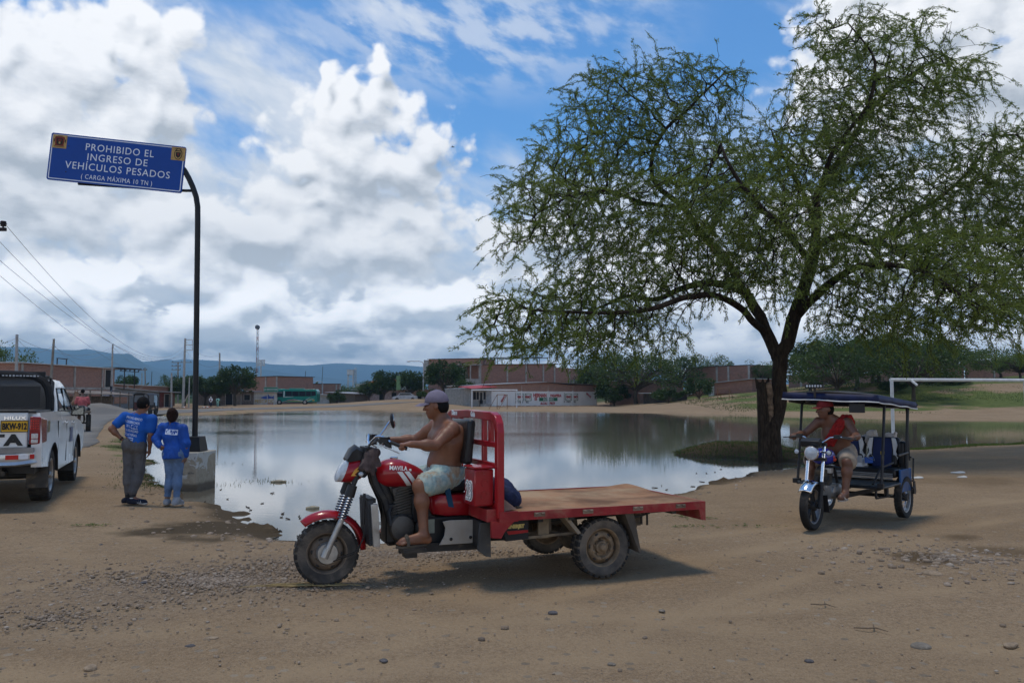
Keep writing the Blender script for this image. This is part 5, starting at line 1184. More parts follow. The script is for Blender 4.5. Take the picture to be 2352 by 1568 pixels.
    xs = np.linspace(.445, .905, 24); tkb = MB().loft([ringx(x, tk(x)[0], tk(x)[1], tk(x)[2], 24, 2.4) for x in xs]).build('fuel_tank', RED, r, ang=60)
    q = MB().mat(WHITE)
    for x0 in (.612, .677):
        G_ = [[(x0 + .045 * i / 3 + .10 * (j / 10), .955 - .130 * (j / 10) - .0 * i) for i in range(4)] for j in range(11)]
        q.loft([[(x, tank_y(x, z), z) for x, z in row] for row in G_], cap=False, closed=False)
    t0 = MB().text('MAVILA', Matrix(), 1, .0, sx=1, bold=.02, align='LEFT'); t1 = [(x_ * .046, y_ * .052) for x_, y_, _ in t0.v]
    q.add([(.548 + a + b_ * .15, tank_y(.548 + a, .99 + b_ - a * .08, .004), .99 + b_ - a * .08) for a, b_ in t1], t0.f); q.ball((.735, tank_y(.735, .965, 0), .965), (.012, .004, .012), 10, 6); q.build('decal', None, tkb, smooth=False)
    MB().lathe([(.035, 0), (.037, .012), (.028, .018), (0, .018)], (.62, 0, 1.058), (0, 0, 1), 20).build('filler_cap', CHROME, tkb)
    # seat and its backrest
    q = MB().loft([ringx(.80, .815, .05, .09), ringx(.90, .80, .065, .14), ringx(1.05, .80, .065, .18), ringx(1.22, .81, .07, .20), ringx(1.27, .81, .05, .19)]); q.build('seat', VINYL, r)
    MB().box((1.245, 0, 1.205), (.075, .58, .40), Matrix.Rotation(R(5), 3, 'Y')).build('backrest', VINYL, r, bevel=.03, seg=3)
    # side panels
    q = MB()
    for sd in (-1, 1):
        rings = []
        for (x, z0, z1, y) in ((.89, .64, .74, .13), (.94, .56, .755, .19), (1.05, .54, .755, .205), (1.18, .54, .755, .205), (1.30, .53, .755, .21)): rings.append([(x, sd * (y - .05), z0), (x, sd * y, z0 + .02), (x, sd * (y + .02), (z0 + z1) / 2), (x, sd * y, z1 - .02), (x, sd * (y - .05), z1)])
        q.loft(rings, cap=False, closed=False)
    sp_ = q.build('side_panel', RED, r, ang=50); so_ = sp_.modifiers.new('thick', 'SOLIDIFY'); so_.thickness = .006
    q = MB(); q.prism([(.955, .325), (1.0, .40), (1.01, .47), (.985, .525), (1.06, .533), (1.275, .525), (1.262, .324)], -.305, -.29); q.mat(BLK).lathe([(.016, 0), (.014, .008), (0, .009)], (1.06, -.305, .37), (0, -1, 0), 10); q.lathe([(.016, 0), (.014, .008), (0, .009)], (1.24, -.305, .375), (0, -1, 0), 10)
    q.mats.insert(0, GREYP); q.m = [0] * 9 + [1] * (len(q.m) - 9); q.build('engine_guard', None, r, smooth=False, bevel=.004)
    # engine: finned barrel, crankcase, clutch cover, carburettor, exhaust
    q = MB().mat(pmat('dark_alloy', (.075, .072, .068), .5, metal=.5, vary=.3, dust=.4)); 
    for k in range(9): q.box((.66 + k * .008, 0, .60 + k * .026), (.19, .20, .011), Matrix.Rotation(R(-14), 3, 'Y'))
    q.box((.69, 0, .69), (.14, .15, .26), Matrix.Rotation(R(-14), 3, 'Y')); q.box((.735, 0, .84), (.17, .17, .07)); q.box((.75, 0, .46), (.42, .22, .22)); q.lathe([(.11, 0), (.115, .04), (.10, .075), (.05, .085), (0, .085)], (.66, -.11, .47), (0, -1, 0), 24); q.lathe([(.085, 0), (.085, .05), (.07, .07), (0, .07)], (.86, -.11, .45), (0, -1, 0), 20); q.box((.90, -.10, .49), (.10, .14, .13)); q.tube([(.80, 0, .72), (.90, -.04, .72), (.98, -.05, .70)], .045, 12)
    q.mat(BLK).tube([(.60, -.06, .66), (.55, -.12, .60), (.56, -.15, .50), (.64, -.17, .42)], .022, 8); q.tube([(.62, .05, .72), (.54, .07, .6), (.56, .1, .4), (.8, .14, .28), (1.3, .22, .27)], .025, 8); q.tube([(1.3, .22, .27), (1.9, .25, .28)], [.03, .06], 10)
    q.mat(pmat('green_box', (.25, .27, .22), .6, vary=.3)).box((.885, -.185, .475), (.11, .04, .12)); q.build('engine', None, r, bevel=0)
    # frame: down tubes, rails, cross members, footboards
    q = MB().mat(BLK); 
    for sd in (-1, 1):
        q.tube([(.40, sd * .03, 1.0), (.44, sd * .05, .86), (.52, sd * .08, .70), (.57, sd * .09, .50), (.64, sd * .11, .33), (.8, sd * .16, .31)], .032, 10); q.bar((.62, sd * .20, .30), (1.42, sd * .28, .30), .05, .075); q.bar((1.36, sd * .32, .50), (3.36, sd * .32, .54), .05, .08)
        q.bar((1.35, sd * .30, .30), (1.35, sd * .30, .60), .05, .06); q.tube([(.42, sd * .03, .98), (.62, sd * .06, .86), (.95, sd * .10, .76), (1.3, sd * .16, .72)], .022, 8)
    q.tube([(.50, -.02, .86), (.56, -.02, .70), (.60, -.02, .45)], .055, 12)
    for x in (1.36, 1.75, 2.05, 2.65, 3.1): q.box((x, 0, .555), (.05, 1.36, .05))
    q.box((.70, -.37, .315), (.20, .17, .03)); q.box((.70, .37, .315), (.20, .17, .03)); q.box((.70, 0, .30), (.06, .8, .03)); q.box((.67, -.38, .285), (.10, .12, .05)); q.build('frame', None, r, smooth=True)
    q = MB(); q.box((1.08, 0, .44), (.46, .40, .22)); q.box((1.02, 0, .62), (.52, .26, .24)); q.box((1.30, 0, .42), (.08, 1.0, .24)); q.box((.58, 0, .50), (.10, .20, .34)); q.build('dark_filler', BLKP, r, bevel=.01)  # dark filler boxes added to shade the open gap between engine and seat
    # radiator with its pale side tank
    q = MB().mat(pmat('radiator_fins', (.045, .045, .047), .6, vary=.3, bump=.8, bscale=60)).box((.385, .0, .525), (.05, .36, .38), Matrix.Rotation(R(-3), 3, 'Y')); q.mat(ALU).box((.415, -.185, .51), (.06, .05, .36), Matrix.Rotation(R(-4), 3, 'Y')); q.box((.415, .185, .51), (.06, .05, .36), Matrix.Rotation(R(-4), 3, 'Y')); q.mat(pmat('white_bottle', (.5, .5, .46), .5)).box((.42, -.19, .59), (.045, .03, .10)); q.mat(BLK).box((.39, 0, .715), (.07, .34, .04)); q.build('radiator', None, r, bevel=.004)
    # tool box with number
    b_ = MB(); b_.box((1.245, -.51, .84), (.175, .26, .31)); tb = b_.build('tool_box', RED, r, bevel=.012); MB().box((1.245, -.51, 1.008), (.19, .275, .02)).build('lid', RED, tb, bevel=.008)
    Mn = Matrix.Translation((1.155, -.51, .80)) @ Matrix.Rotation(R(-90), 4, 'Z') @ Matrix.Rotation(R(90), 4, 'X')
    MB().mat(WHITE).text('23', Mn, .21, .004, sx=.80, bold=.016).build('number', None, tb, smooth=False); MB().mat(BLK).text('23', Mn @ Matrix.Translation((0, 0, .004)), .21, .004, sx=.80, bold=.003).build('number_inset', None, tb, smooth=False)
    MB().mat(WHITE).text('23', Mn @ Matrix.Translation((0, 0, .007)), .21, .003, sx=.80, bold=-.001).build('number_face', None, tb, smooth=False)
    q = MB()
    for k in range(3): q.tube([(1.24 + .03 * math.cos(a) + .008 * k, -.642, .78 + .10 * k + .03 * math.sin(a)) for a in np.linspace(0, 4.4, 9)], .004, 5)
    q.build('embossing', RED, tb)
    # upright frame behind the rider
    q = MB(); pz = []
    for sd in (-1, 1): pz.append([(1.36, sd * .70, .60), (1.36, sd * .70, 1.30), (1.36, sd * .685, 1.37), (1.36, sd * .64, 1.42), (1.36, sd * .57, 1.44)])
    path = pz[0] + [(1.36, 0, 1.45)] + pz[1][::-1]
    for a, c in zip(path[:-1], path[1:]): 
        a, c = Vector(a), Vector(c); e = (c - a).normalized() * .012; q.bar(a - e, c + e, .075, .065, up=(1, 0, 0))
    for y in (-.33, .33, -.50, .50): q.box((1.36, y, 1.02 if abs(y) < .4 else 1.31), (.045, .045, .82 if abs(y) < .4 else .22))
    q.box((1.36, 0, 1.20), (.045, 1.34, .05)); q.box((1.36, 0, 1.02), (.045, 1.34, .05)); q.box((1.36, 0, .66), (.05, 1.36, .10))
    gf_ = q.build('guard_frame', RED, r, bevel=.008)
    def script_(t_, y, z, s_): 
        M = Matrix.Translation((1.322, y, z)) @ Matrix.Rotation(R(-90), 4, 'Z') @ Matrix.Rotation(R(90), 4, 'X'); return MB().mat(WHITE).text(t_, M, s_, .002, bold=.004)
    d1 = script_('Dios e', .42, 1.452, .062); d2 = script_('Gu\u00eda', -.12, 1.448, .062); d1.add(d2.v, d2.f); d1.build('lettering', None, gf_, smooth=False)
    # cargo bed: rusty plate, red edge rails with hinge stubs, rear bar
    rng = np.random.default_rng(3); nx, ny = 60, 36; X = np.linspace(1.36, 3.41, nx); Yb = np.linspace(-.715, .715, ny); XX, YY = np.meshgrid(X, Yb, indexing='ij')
    ZZ = .632 + .006 * vnoise(XX, YY, .5, 41) + .02 * sstep(XX, 3.1, 3.41) * sstep(YY, .1, .7); ii = np.arange(nx * ny).reshape(nx, ny)
    bd = npmesh('cargo_bed', np.stack([XX, YY, ZZ], -1).reshape(-1, 3), np.stack([ii[:-1, :-1], ii[1:, :-1], ii[1:, 1:], ii[:-1, 1:]], -1).reshape(-1, 4), RUST, r, smooth=True)
    so_ = bd.modifiers.new('thick', 'SOLIDIFY'); so_.thickness = .02; so_.offset = -1
    for sd in (-1, 1):
        q = MB().mat(REDD); q.box((2.385, sd * .722, .600), (2.05, .022, .072)); q.prism([(3.34, .565), (3.41, .636), (3.41, .46), (3.36, .47)], sd * .722 - .010, sd * .722 + .012); q.box((1.43, sd * .725, .60), (.17, .035, .085))
        q.prism([(1.28, .565), (1.50, .565), (1.46, .53), (1.40, .47), (1.37, .42), (1.285, .43)], sd * .70 - .02, sd * .70 + .01); q.mat(BLK)
        rs_ = pmat('hinge_rust', (.20, .14, .10), .9, vary=.4)
        q.mat(rs_)
        for x in (1.715, 2.18, 2.684, 3.135):
            q.box((x, sd * .737, .606), (.10, .010, .036)); 
            for o in (-.03, .03): q.tube([(x + o - .014, sd * .746, .612), (x + o + .014, sd * .746, .612)], .009, 6)
        q.build('edge_rail', None, bd, smooth=False)
    MB().mat(REDD).box((1.30, 0, .61), (.10, 1.40, .10)).build('front_beam', None, bd, smooth=False)
    MB().mat(REDD).box((3.40, 0, .548), (.018, 1.43, .175)).build('rear_bar', None, bd, smooth=False)
    # gusset sheet where the post meets the bed
    MB().add([(1.40, -.69, .64), (1.56, -.60, .642), (1.40, -.42, .642), (1.40, -.62, .76)], [(0, 1, 3), (1, 2, 3), (0, 3, 2), (0, 2, 1)]).build('gusset', pmat('brown_plate', (.16, .095, .07), .8, vary=.3), bd, smooth=False)
    # running gear
    for sd in (-1, 1):
        wheel(r, (AX, sd * .60, .268), .265, .145, (0, 1, 0), -1 if sd < 0 else 1, 'disc', TYRE_P, RIMD, 26)
    q = MB().mat(pmat('dusty_steel', (.10, .085, .07), .8, vary=.3, dust=.5)); q.tube([(AX, -.56, .268), (AX, .56, .268)], .045, 12); q.ball((AX, 0, .268), (.12, .13, .12))
    for sd in (-1, 1):
        for k in range(5): q.tube([(AX - .46 + .07 * k, sd * .46, .40 - .012 * k), (AX, sd * .46, .335 - .012 * k), (AX + .46 - .07 * k, sd * .46, .40 - .012 * k)], .011, 4)
        q.bar((1.62, sd * .58, .385), (2.2, sd * .56, .40), .012, .022); q.box((AX - .46, sd * .46, .48), (.06, .05, .14)); q.box((AX + .46, sd * .46, .48), (.06, .05, .14)); q.box((1.83, sd * .55, .47), (.10, .03, .20))
    q.tube([(1.5, 0, .33), (AX, 0, .30)], .03, 10); q.build('rear_axle', None, r)
    for sd in (-1, 1):
        q = MB(); q.add([(1.98, sd * .66, .56), (1.98, sd * .50, .56), (2.12, sd * .50, .40), (2.12, sd * .66, .40), (2.02, sd * .66, .565), (2.02, sd * .50, .565), (2.15, sd * .50, .41), (2.15, sd * .66, .41)], [(0, 1, 2, 3), (7, 6, 5, 4), (0, 4, 5, 1), (1, 5, 6, 2), (2, 6, 7, 3), (3, 7, 4, 0)]); q.build('mudflap', pmat('tan_flap', (.20, .165, .125), .85, vary=.3, dust=.5), r, smooth=False)
        q = MB(); q.hexa([(2.70, sd * .52, .22), (2.72, sd * .70, .20), (2.735, sd * .70, .20), (2.715, sd * .52, .22), (2.55, sd * .52, .57), (2.565, sd * .70, .57), (2.66, sd * .70, .57), (2.66, sd * .52, .57)]); q.build('mudflap', pmat('brown_flap', (.085, .07, .055), .85, vary=.3, dust=.45), r, smooth=False)
    q = MB(); q.prism([(1.25, .53), (1.34, .53), (1.345, .235), (1.30, .245), (1.23, .30)], -.54, -.50); q.build('mudflap', pmat('grey_flap', (.06, .058, .055), .8, vary=.3, dust=.35), r, smooth=False)
    # battery tray with its label
    b_ = MB().mat(pmat('battery_black', (.016, .016, .018), .6)).prism([(1.43, .55), (1.66, .55), (1.66, .385), (1.455, .375), (1.43, .46)], -.62, -.42).build('battery', None, r, smooth=False)
    q = MB().mat(pmat('battery_gold', (.50, .40, .14), .6)).text('ENERJET', Matrix.Translation((1.545, -.624, .497)) @ Matrix.Rotation(R(90), 4, 'X'), .040, .002, bold=.003, sx=1.0); q.mat(RED).prism([(1.455, .462), (1.655, .462), (1.655, .440), (1.475, .430)], -.626, -.62); q.build('lettering', None, b_, smooth=False)
    q = MB().mat(BLK); q.tube([(2.80, -.60, .52), (2.80, -.60, .44)], .010, 6); q.tube([(2.86, -.60, .53), (2.86, -.60, .43)], .010, 6); q.tube([(2.7, -.58, .5), (2.80, -.60, .52), (2.9, -.58, .54)], .012, 6); q.build('bracket', None, r)
    MB().mat(pmat('blue_strap', (.02, .07, .13), .9, vary=.3)).hexa([(1.06, -.222, .64), (1.11, -.225, .63), (1.11, -.232, .63), (1.06, -.23, .64), (1.03, -.20, .80), (1.08, -.20, .80), (1.08, -.21, .80), (1.03, -.21, .80)]).build('strap', None, r, smooth=False)
    return r
TRK = cargo_trike()
# the rider
def trike_rider():
    p = thing('person', 'shirtless man in a mauve cap and pale stained shorts riding the red cargo trike', 'person', TRK.location, R(22))
    F = Field(.0085); hc = v3(1.015, 0, 1.535); hf = v3(-.86, .48, -.05); fr = v3(-1, .05, .1)
    shn, shf = v3(1.10, -.205, 1.325), v3(1.065, .20, 1.335)
    add_torso(F, (1.115, 0, .89), (1.115, 0, 1.19), (1.07, 0, 1.375), shn, shf, fr, 1.05, belly=1.0, fat=1.13)
    for q_ in (-1, 1): F.ell((1.02, q_ * .085, 1.235), (.06, .09, .065), None, .06); F.ell((1.20, q_ * .11, 1.25), (.05, .08, .10), None, .06)
    F.cap((1.075, 0, 1.36), hc + v3(.02, 0, -.05), .068, .062, .04); add_head(F, hc, hf, 1.06)
    for sd, sh in ((-1, shn), (1, shf)):
        el = v3(.905, sd * .325, 1.185 if sd < 0 else 1.20); wr = v3(.672, sd * .365, 1.205); add_limb(F, sh, el, wr, .060, .046, .030, .048); F.ell(sh * .62 + el * .38, v3(.056, .056, .056), None, .03)
        add_hand(F, wr, v3(-.9, -.25 * -sd * .3, -.02), v3(-.1, 0, -1), sd * 1, 1.25, 1.05, thumb=v3(-.8, -sd * .5, -.35))
        kn = v3(.80, sd * .245, .835); an = v3(.815, sd * .31, .42); add_limb(F, (1.07, sd * .095, .885), kn, an, .098, .064, .039, .064, .03)
        F.ell(kn + v3(-.012, 0, -.005), v3(.056, .054, .058), None, .03); add_foot(F, an, v3(.575, sd * .345, .372), 1.0)
        for i in range(5): F.cap(v3(.61 + .008 * abs(i - 1), sd * (.345 - .042 + .020 * i), .375), v3(.572 + .010 * abs(i - 1), sd * (.345 - .042 + .021 * i), .366), .012, .0105, .008)
    F.build('body', SKIN, p)
    face_marks(p, hc, hf, 1.06, EYE_M)
    S_ = Field(.010)
    for sd in (-1, 1): S_.cap((1.08, sd * .10, .885), (.865, sd * .225, .845), .122, .108, .04)
    S_.cap((1.12, -.05, .93), (1.12, .05, .93), .168, None, .05, ((1, 0, 0), 1.15)); S_.cap((1.10, 0, .96), (1.115, 0, 1.0), .178, .168, .05, ((1, 0, 0), 1.1)); S_.cut((1.02, 0, 1.00), (.12, 0, 1)); S_.cut((.795, 0, .80), (-1, 0, -.32))
    sh_m, tt, b = newmat('stained_shorts'); co = V(tt, tt.nodes.new('ShaderNodeTexCoord').outputs['Object']); n = noise(tt, co, 7, 5, .6, .4); n2 = noise(tt, co, 22, 4, .6, .5)
    link(tt, mixc(tt, n.ss(.48, .68) * .85, mixc(tt, n2.ss(.4, .62), (.40, .47, .42), (.26, .38, .37)), (.33, .20, .10)), b.inputs['Base Color']); b.inputs['Roughness'].default_value = .9
    S_.build('shorts', sh_m, p, .006, .055, 2)
    # cap: crown and curved brim along the gaze
    f, rr_, u = head_axes(hf); A = np.stack([rr_, f, u]); C_ = Field(.008); C_.ell(hc + u * .030 - f * .002, v3(.093, .112, .108), A, .01); C_.cut(hc + u * .018, -u); cp = C_.build('cap', pmat('mauve_cap', (.165, .140, .180), .85, vary=.15, vscale=12), p)
    rings = []
    for i in range(9):
        a = R(-62 + 124 * i / 8); base_ = hc + u * .022 + f * .106 * math.cos(a) + rr_ * .088 * math.sin(a); L_ = .10 * math.cos(a * .9) ** .6; dn = -.022 - .012 * math.sin(a) ** 2
        tip = base_ + f * L_ + u * dn; rings.append([tuple(base_ + u * .004 - u * .010 * math.sin(a) ** 2), tuple((base_ + tip) / 2 + u * .010 - u * .010 * math.sin(a) ** 2), tuple(tip), tuple((base_ + tip) / 2 + u * .003 - u * .012 * math.sin(a) ** 2), tuple(base_ - u * .006 - u * .012 * math.sin(a) ** 2)])
    MB().loft(rings).build('brim', pmat('mauve_cap', (.165, .140, .180)), cp, ang=70)
    MB().ball(tuple(hc + u * .139 - f * .002), .008, 8, 6).build('button', pmat('mauve_cap', (.165, .140, .180)), cp)
    Hh = Field(.008); Hh.ell(hc - f * .012 - u * .012, v3(.086, .102, .100), A, .01); Hh.cut(hc + u * .03, u); Hh.cut(hc - f * .012, unit(f - u * .45)); Hh.cut(hc - u * .075, -u); Hh.build('hair', HAIR, p)
    for sd in (-1, 1):
        q = MB(); o = (.575, sd * .345, .372); pts = []
        for t_ in np.linspace(0, 2 * math.pi, 20, endpoint=False): pts.append((.70 + math.cos(t_) * .145, sd * (.333 - (math.cos(t_)) * .018) + math.sin(t_) * (.046 - .010 * math.cos(t_))))
        q.prism(pts, .331, .348, 'xy'); q.tube([(.66, sd * .335 - .05, .345), (.655, sd * .337 - .03, .405), (.652, sd * .338, .425), (.655, sd * .339 + .03, .405), (.66, sd * .34 + .05, .345)], [.016, .018, .019, .018, .016], 8); q.build('sandal', pmat('dusty_sandal', (.075, .06, .045), .85, vary=.3, dust=.3), p)
    return p
trike_rider()
# bag lying on the bed behind the frame
bf_ = Field(.011); bf_.ell((1.53, -.34, .74), (.11, .20, .115), None, .05); bf_.ell((1.52, -.30, .82), (.08, .13, .06), None, .06); bf_.ell((1.60, -.40, .70), (.08, .11, .075), None, .05)
bf_.cap((1.58, -.50, .72), (1.50, -.2, .86), .025, .02, .02); bf_.cut((1.5, 0, .645), (0, 0, -1))
bg_ = thing('bag', 'dark blue cloth bag lying on the trike bed against the red guard frame', 'bag', TRK.location, R(22)); bf_.build('sack', pmat('navy_cloth', (.012, .018, .055), .8, vary=.35, vscale=12), bg_, .008, .07); q = MB(); q.tube([(1.645, -.46, .70), (1.655, -.42, .76), (1.60, -.36, .83)], .007, 6); q.build('zip', pmat('zip_grey', (.30, .28, .2), .5), bg_)
# ------------------------------------------------------------------ the mototaxi with a blue canopy
BLUE_T = pmat('blue_tank', (.012, .022, .23), .2, vary=.15, coat=.5)
def mototaxi():
    O = (3.66, 10.2); r = thing('mototaxi', 'three-wheeled mototaxi with dark blue canopy, round headlamp and white-trimmed seats', 'mototaxi', (O[0], O[1], H(*O)), math.atan2(.747, .665))
    wheel(r, (0, 0, .287), .285, .095, (0, 1, 0), -1, 'cast', TYRE_B, pmat('rim_grey', (.22, .22, .23), .4, metal=.6, vary=.2, dust=.3), 0)
    for sd in (-1, 1): wheel(r, (1.83, sd * .52, .275), .275, .095, (0, 1, 0), sd, 'spoke', TYRE_B, pmat('rim_chrome', (.5, .5, .5), .3, metal=.8, dust=.3), 34)
    q = MB()
    for sd in (-1, 1):
        y = sd * .095; q.mat(BLK).tube([(.0, y, .27), (.025, y, .36), (.075, y, .54)], [.030, .030, .028], 10); q.mat(CHROME).tube([(.072, y, .53), (.165, y, .90), (.20, y, 1.03)], .019, 10); q.mat(BLKP).tube([(.07, y, .52), (.085, y, .58)], .033, 10)
    q.mat(BLK); q.box((.155, 0, .85), (.06, .26, .04)); q.box((.20, 0, 1.03), (.06, .24, .04)); q.tube([(0, -.12, .287), (0, .12, .287)], .014, 8); q.build('fork', None, r)
    rings = []
    for i in range(20):
        a = R(140) - R(105) * i / 19; rings.append([(math.cos(a) * (.325 - .05 * abs(b_) ** 2.5), b_ * .085, .287 + math.sin(a) * (.325 - .05 * abs(b_) ** 2.5)) for b_ in np.linspace(-1, 1, 11)])
    fd = MB().loft(rings, cap=False, closed=False).build('mudguard', CHROME, r, ang=60); so_ = fd.modifiers.new('thick', 'SOLIDIFY'); so_.thickness = .005
    hl = MB().lathe([(.03, .10), (.075, .07), (.088, .02), (.090, 0), (.086, -.008)], (.02, 0, .93), (1, 0, 0), 28).build('headlamp', CHROME, r)
    MB().lathe([(0, -.030), (.045, -.024), (.075, -.012), (.083, 0)], (.018, 0, .93), (1, 0, 0), 28).build('lens', pmat('lamp_glass', (.42, .45, .48)), hl)
    for sd in (-1, 1): t_ = MB().mat(BLKP).tube([(.10, sd * .09, .94), (.09, sd * .18, .94)], .010, 6).lathe([(.02, .03), (.036, 0), (.034, -.01)], (.07, sd * .20, .94), (1, 0, 0), 14); t_.mat(pmat('lamp_glass', (.42, .45, .48))).lathe([(0, -.02), (.034, -.008)], (.07, sd * .20, .94), (1, 0, 0), 14); t_.build('indicator', None, r)
    MB().box((.10, .03, 1.055), (.10, .24, .085), Matrix.Rotation(R(-25), 3, 'Y')).build('instrument_box', BLKP, r, bevel=.012)
    hb = MB().mat(CHROME)
    for sd in (-1, 1): hb.tube([(.22, 0, 1.04), (.20, sd * .07, 1.05), (.225, sd * .16, 1.115), (.26, sd * .24, 1.125), (.36, sd * .40, 1.10)], .011, 8)
    hb.mat(BLK)
    for sd in (-1, 1): hb.tube([(.285, sd * .28, 1.12), (.375, sd * .42, 1.096)], .0165, 10); hb.box((.255, sd * .235, 1.125), (.06, .07, .05)); hb.tube([(.245, sd * .25, 1.12), (.215, sd * .33, 1.11), (.27, sd * .46, 1.10)], .006, 6)
    hb.build('handlebar', None, r)
    TKm = [(.25, .86, .05, .06), (.29, .865, .085, .10), (.37, .87, .105, .125), (.47, .865, .10, .125), (.56, .845, .075, .10), (.64, .83, .04, .06)]
    def ring(x, zc, hz, wy, n=20, pw=2.5): return [(x, abs(math.cos(2 * math.pi * k / n)) ** (2 / pw) * (1 if math.cos(2 * math.pi * k / n) > 0 else -1) * wy, zc + abs(math.sin(2 * math.pi * k / n)) ** (2 / pw) * (1 if math.sin(2 * math.pi * k / n) > 0 else -1) * hz) for k in range(n)]
    tk_ = MB().loft([ring(*a) for a in TKm]).build('fuel_tank', BLUE_T, r, ang=60)
    q = MB().mat(pmat('orange_decal', (.62, .30, .05)))
    q.mat(pmat('red_decal', (.42, .05, .02), .5)); q.ball((.46, -.122, .83), (.05, .012, .022), 10, 6); q.ball((.43, -.124, .865), (.03, .012, .014), 10, 6); q.build('decal', None, tk_)
    MB().loft([ring(.62, .79, .03, .09), ring(.75, .795, .05, .12), ring(.98, .81, .055, .14), ring(1.15, .82, .04, .12)]).build('driver_seat', VINYL, r)
    q = MB().mat(pmat('dark_alloy', (.075, .072, .068)))
    for k in range(8): q.box((.36 + k * .010, 0, .56 + k * .022), (.16, .19, .010), Matrix.Rotation(R(-20), 3, 'Y'))
    q.box((.40, 0, .62), (.12, .14, .22), Matrix.Rotation(R(-20), 3, 'Y')); q.mat(ALU).box((.52, 0, .43), (.34, .21, .17)); q.lathe([(.085, 0), (.085, .03), (.06, .05), (0, .05)], (.58, -.105, .43), (0, -1, 0), 20); q.lathe([(.07, 0), (.07, .03), (0, .045)], (.42, -.10, .43), (0, -1, 0), 18); q.box((.37, -.06, .70), (.07, .12, .06)); q.mat(BLK).tube([(.30, .03, .62), (.26, .07, .5), (.34, .12, .33), (1.0, .18, .30)], .022, 8); q.build('engine', None, r)
    # cabin frame
    PAINT = pmat('cabin_black', (.018, .018, .02), .4, vary=.2, dust=.2)
    q = MB()
    for sd in (-1, 1):
        q.tube([(.88, sd * .54, .47), (1.00, sd * .54, 1.05), (1.08, sd * .54, 1.50), (1.12, sd * .52, 1.56)], .019, 8); q.tube([(1.93, sd * .54, .62), (1.98, sd * .54, 1.1), (2.06, sd * .54, 1.49)], .021, 8); q.tube([(2.0, sd * .56, .75), (2.12, sd * .50, 1.46)], .010, 6)
        q.tube([(.70, sd * .55, 1.56), (1.10, sd * .55, 1.53), (2.12, sd * .54, 1.49)], .016, 8); q.tube([(.88, sd * .54, .47), (1.95, sd * .54, .47)], .020, 8); q.tube([(1.00, sd * .40, .50), (1.20, sd * .44, .70), (1.62, sd * .46, .74)], .014, 6); q.bar((.5, sd * .14, .36), (1.85, sd * .20, .36), .04, .05); q.tube([(.95, sd * .45, .33), (1.75, sd * .45, .30)], .013, 6); q.tube([(.95, sd * .45, .33), (.95, sd * .45, .46)], .016, 6); q.tube([(1.35, sd * .45, .31), (1.35, sd * .45, .46)], .03, 6)
        q.tube([(1.55, sd * .545, .84), (1.95, sd * .55, .86)], .018, 8)
        q.tube([(2.05, sd * .58, .50), (2.10, sd * .58, .78), (1.98, sd * .58, .80)], .012, 6); q.tube([(2.02, sd * .58, .48), (2.12, sd * .58, .46), (2.12, sd * .58, .40), (2.02, sd * .58, .38)], .012, 6); q.tube([(1.85, sd * .50, .31), (1.93, sd * .50, .66)], .022, 8)
    q.tube([(.70, -.55, 1.56), (.70, .55, 1.60)], .016, 8); q.tube([(2.12, -.54, 1.49), (2.12, .54, 1.49)], .016, 8); q.tube([(.88, -.54, .47), (.88, .54, .47)], .02, 8); q.tube([(1.83, -.48, .275), (1.83, .48, .275)], .025, 8); q.box((.86, .54, .50), (.12, .07, .06)); q.box((.86, -.54, .50), (.06, .07, .06)); q.tube([(.45, .20, .50), (.60, .40, .50), (.86, .52, .50)], .014, 6); q.tube([(.88, .0, .47), (.75, 0, .70)], .02, 6)
    q.build('frame', PAINT, r)
    MB().box((1.38, 0, .475), (1.02, 1.10, .022)).build('floor_plate', pmat('dusty_floor', (.075, .07, .065), .8, vary=.3, dust=.4), r, bevel=.005)
    q = MB().mat(VINYL).box((1.83, 0, .60), (.50, 1.00, .12)); q.build('bench', None, r, bevel=.025)
    q = MB()
    for k in range(4): q.tube([(1.52, -.48, .53 + k * .022), (1.52, .48, .53 + k * .022)], .009, 6)
    q.build('bench_rail', pmat('rail_grey', (.30, .30, .30), .4, metal=.6), r)
    MB().box((1.84, -.545, .50), (.46, .03, .30)).build('side_cover', pmat('blue_cover', (.02, .075, .20), .45, vary=.3, dust=.25), r, bevel=.01); MB().box((1.84, .545, .50), (.46, .03, .30)).build('side_cover', pmat('blue_cover', (.02, .075, .20)), r, bevel=.01)
    for y0 in (.25, -.20):
        bk = MB().mat(VINYL); Mt = Matrix.Rotation(R(14), 3, 'Y'); bk.box((2.085, y0, .85), (.11, .42, .42), Mt); sb = bk.build('seat_back', None, r, bevel=.045, seg=3)
        MB().mat(pmat('navy_cover', (.012, .022, .085), .6, vary=.2)).box((2.028, y0, .845), (.02, .25, .40), Mt).build('cover_panel', None, sb, bevel=.006)
        for e in (-1, 1): MB().mat(pmat('white_vinyl', (.62, .63, .64), .5, vary=.1)).prism([(y0 + e * .13, .66), (y0 + e * .19, .68), (y0 + e * .205, .80), (y0 + e * .175, .86), (y0 + e * .20, .95), (y0 + e * .17, 1.045), (y0 + e * .125, 1.05), (y0 + e * .145, .88)], 2.02, 2.05, 'yz').build('trim', None, sb, bevel=.004)
        if y0 < 0: MB().mat(pmat('crest_gold', (.45, .33, .05), .5)).prism([(y0 - .03, .82), (y0 - .005, .79), (y0 + .02, .82), (y0 + .02, .86), (y0 - .03, .86)], 2.005, 2.02, 'yz').build('crest', None, sb)
    MB().box((2.03, -.47, .80), (.13, .10, .42)).build('side_bolster', VINYL, r, bevel=.04, seg=3)
    # canopy: domed cloth with a blue valance edged white
    nx, ny = 26, 18; vs = []
    xs = np.linspace(.62, 2.22, nx); ys = np.linspace(-.60, .60, ny)
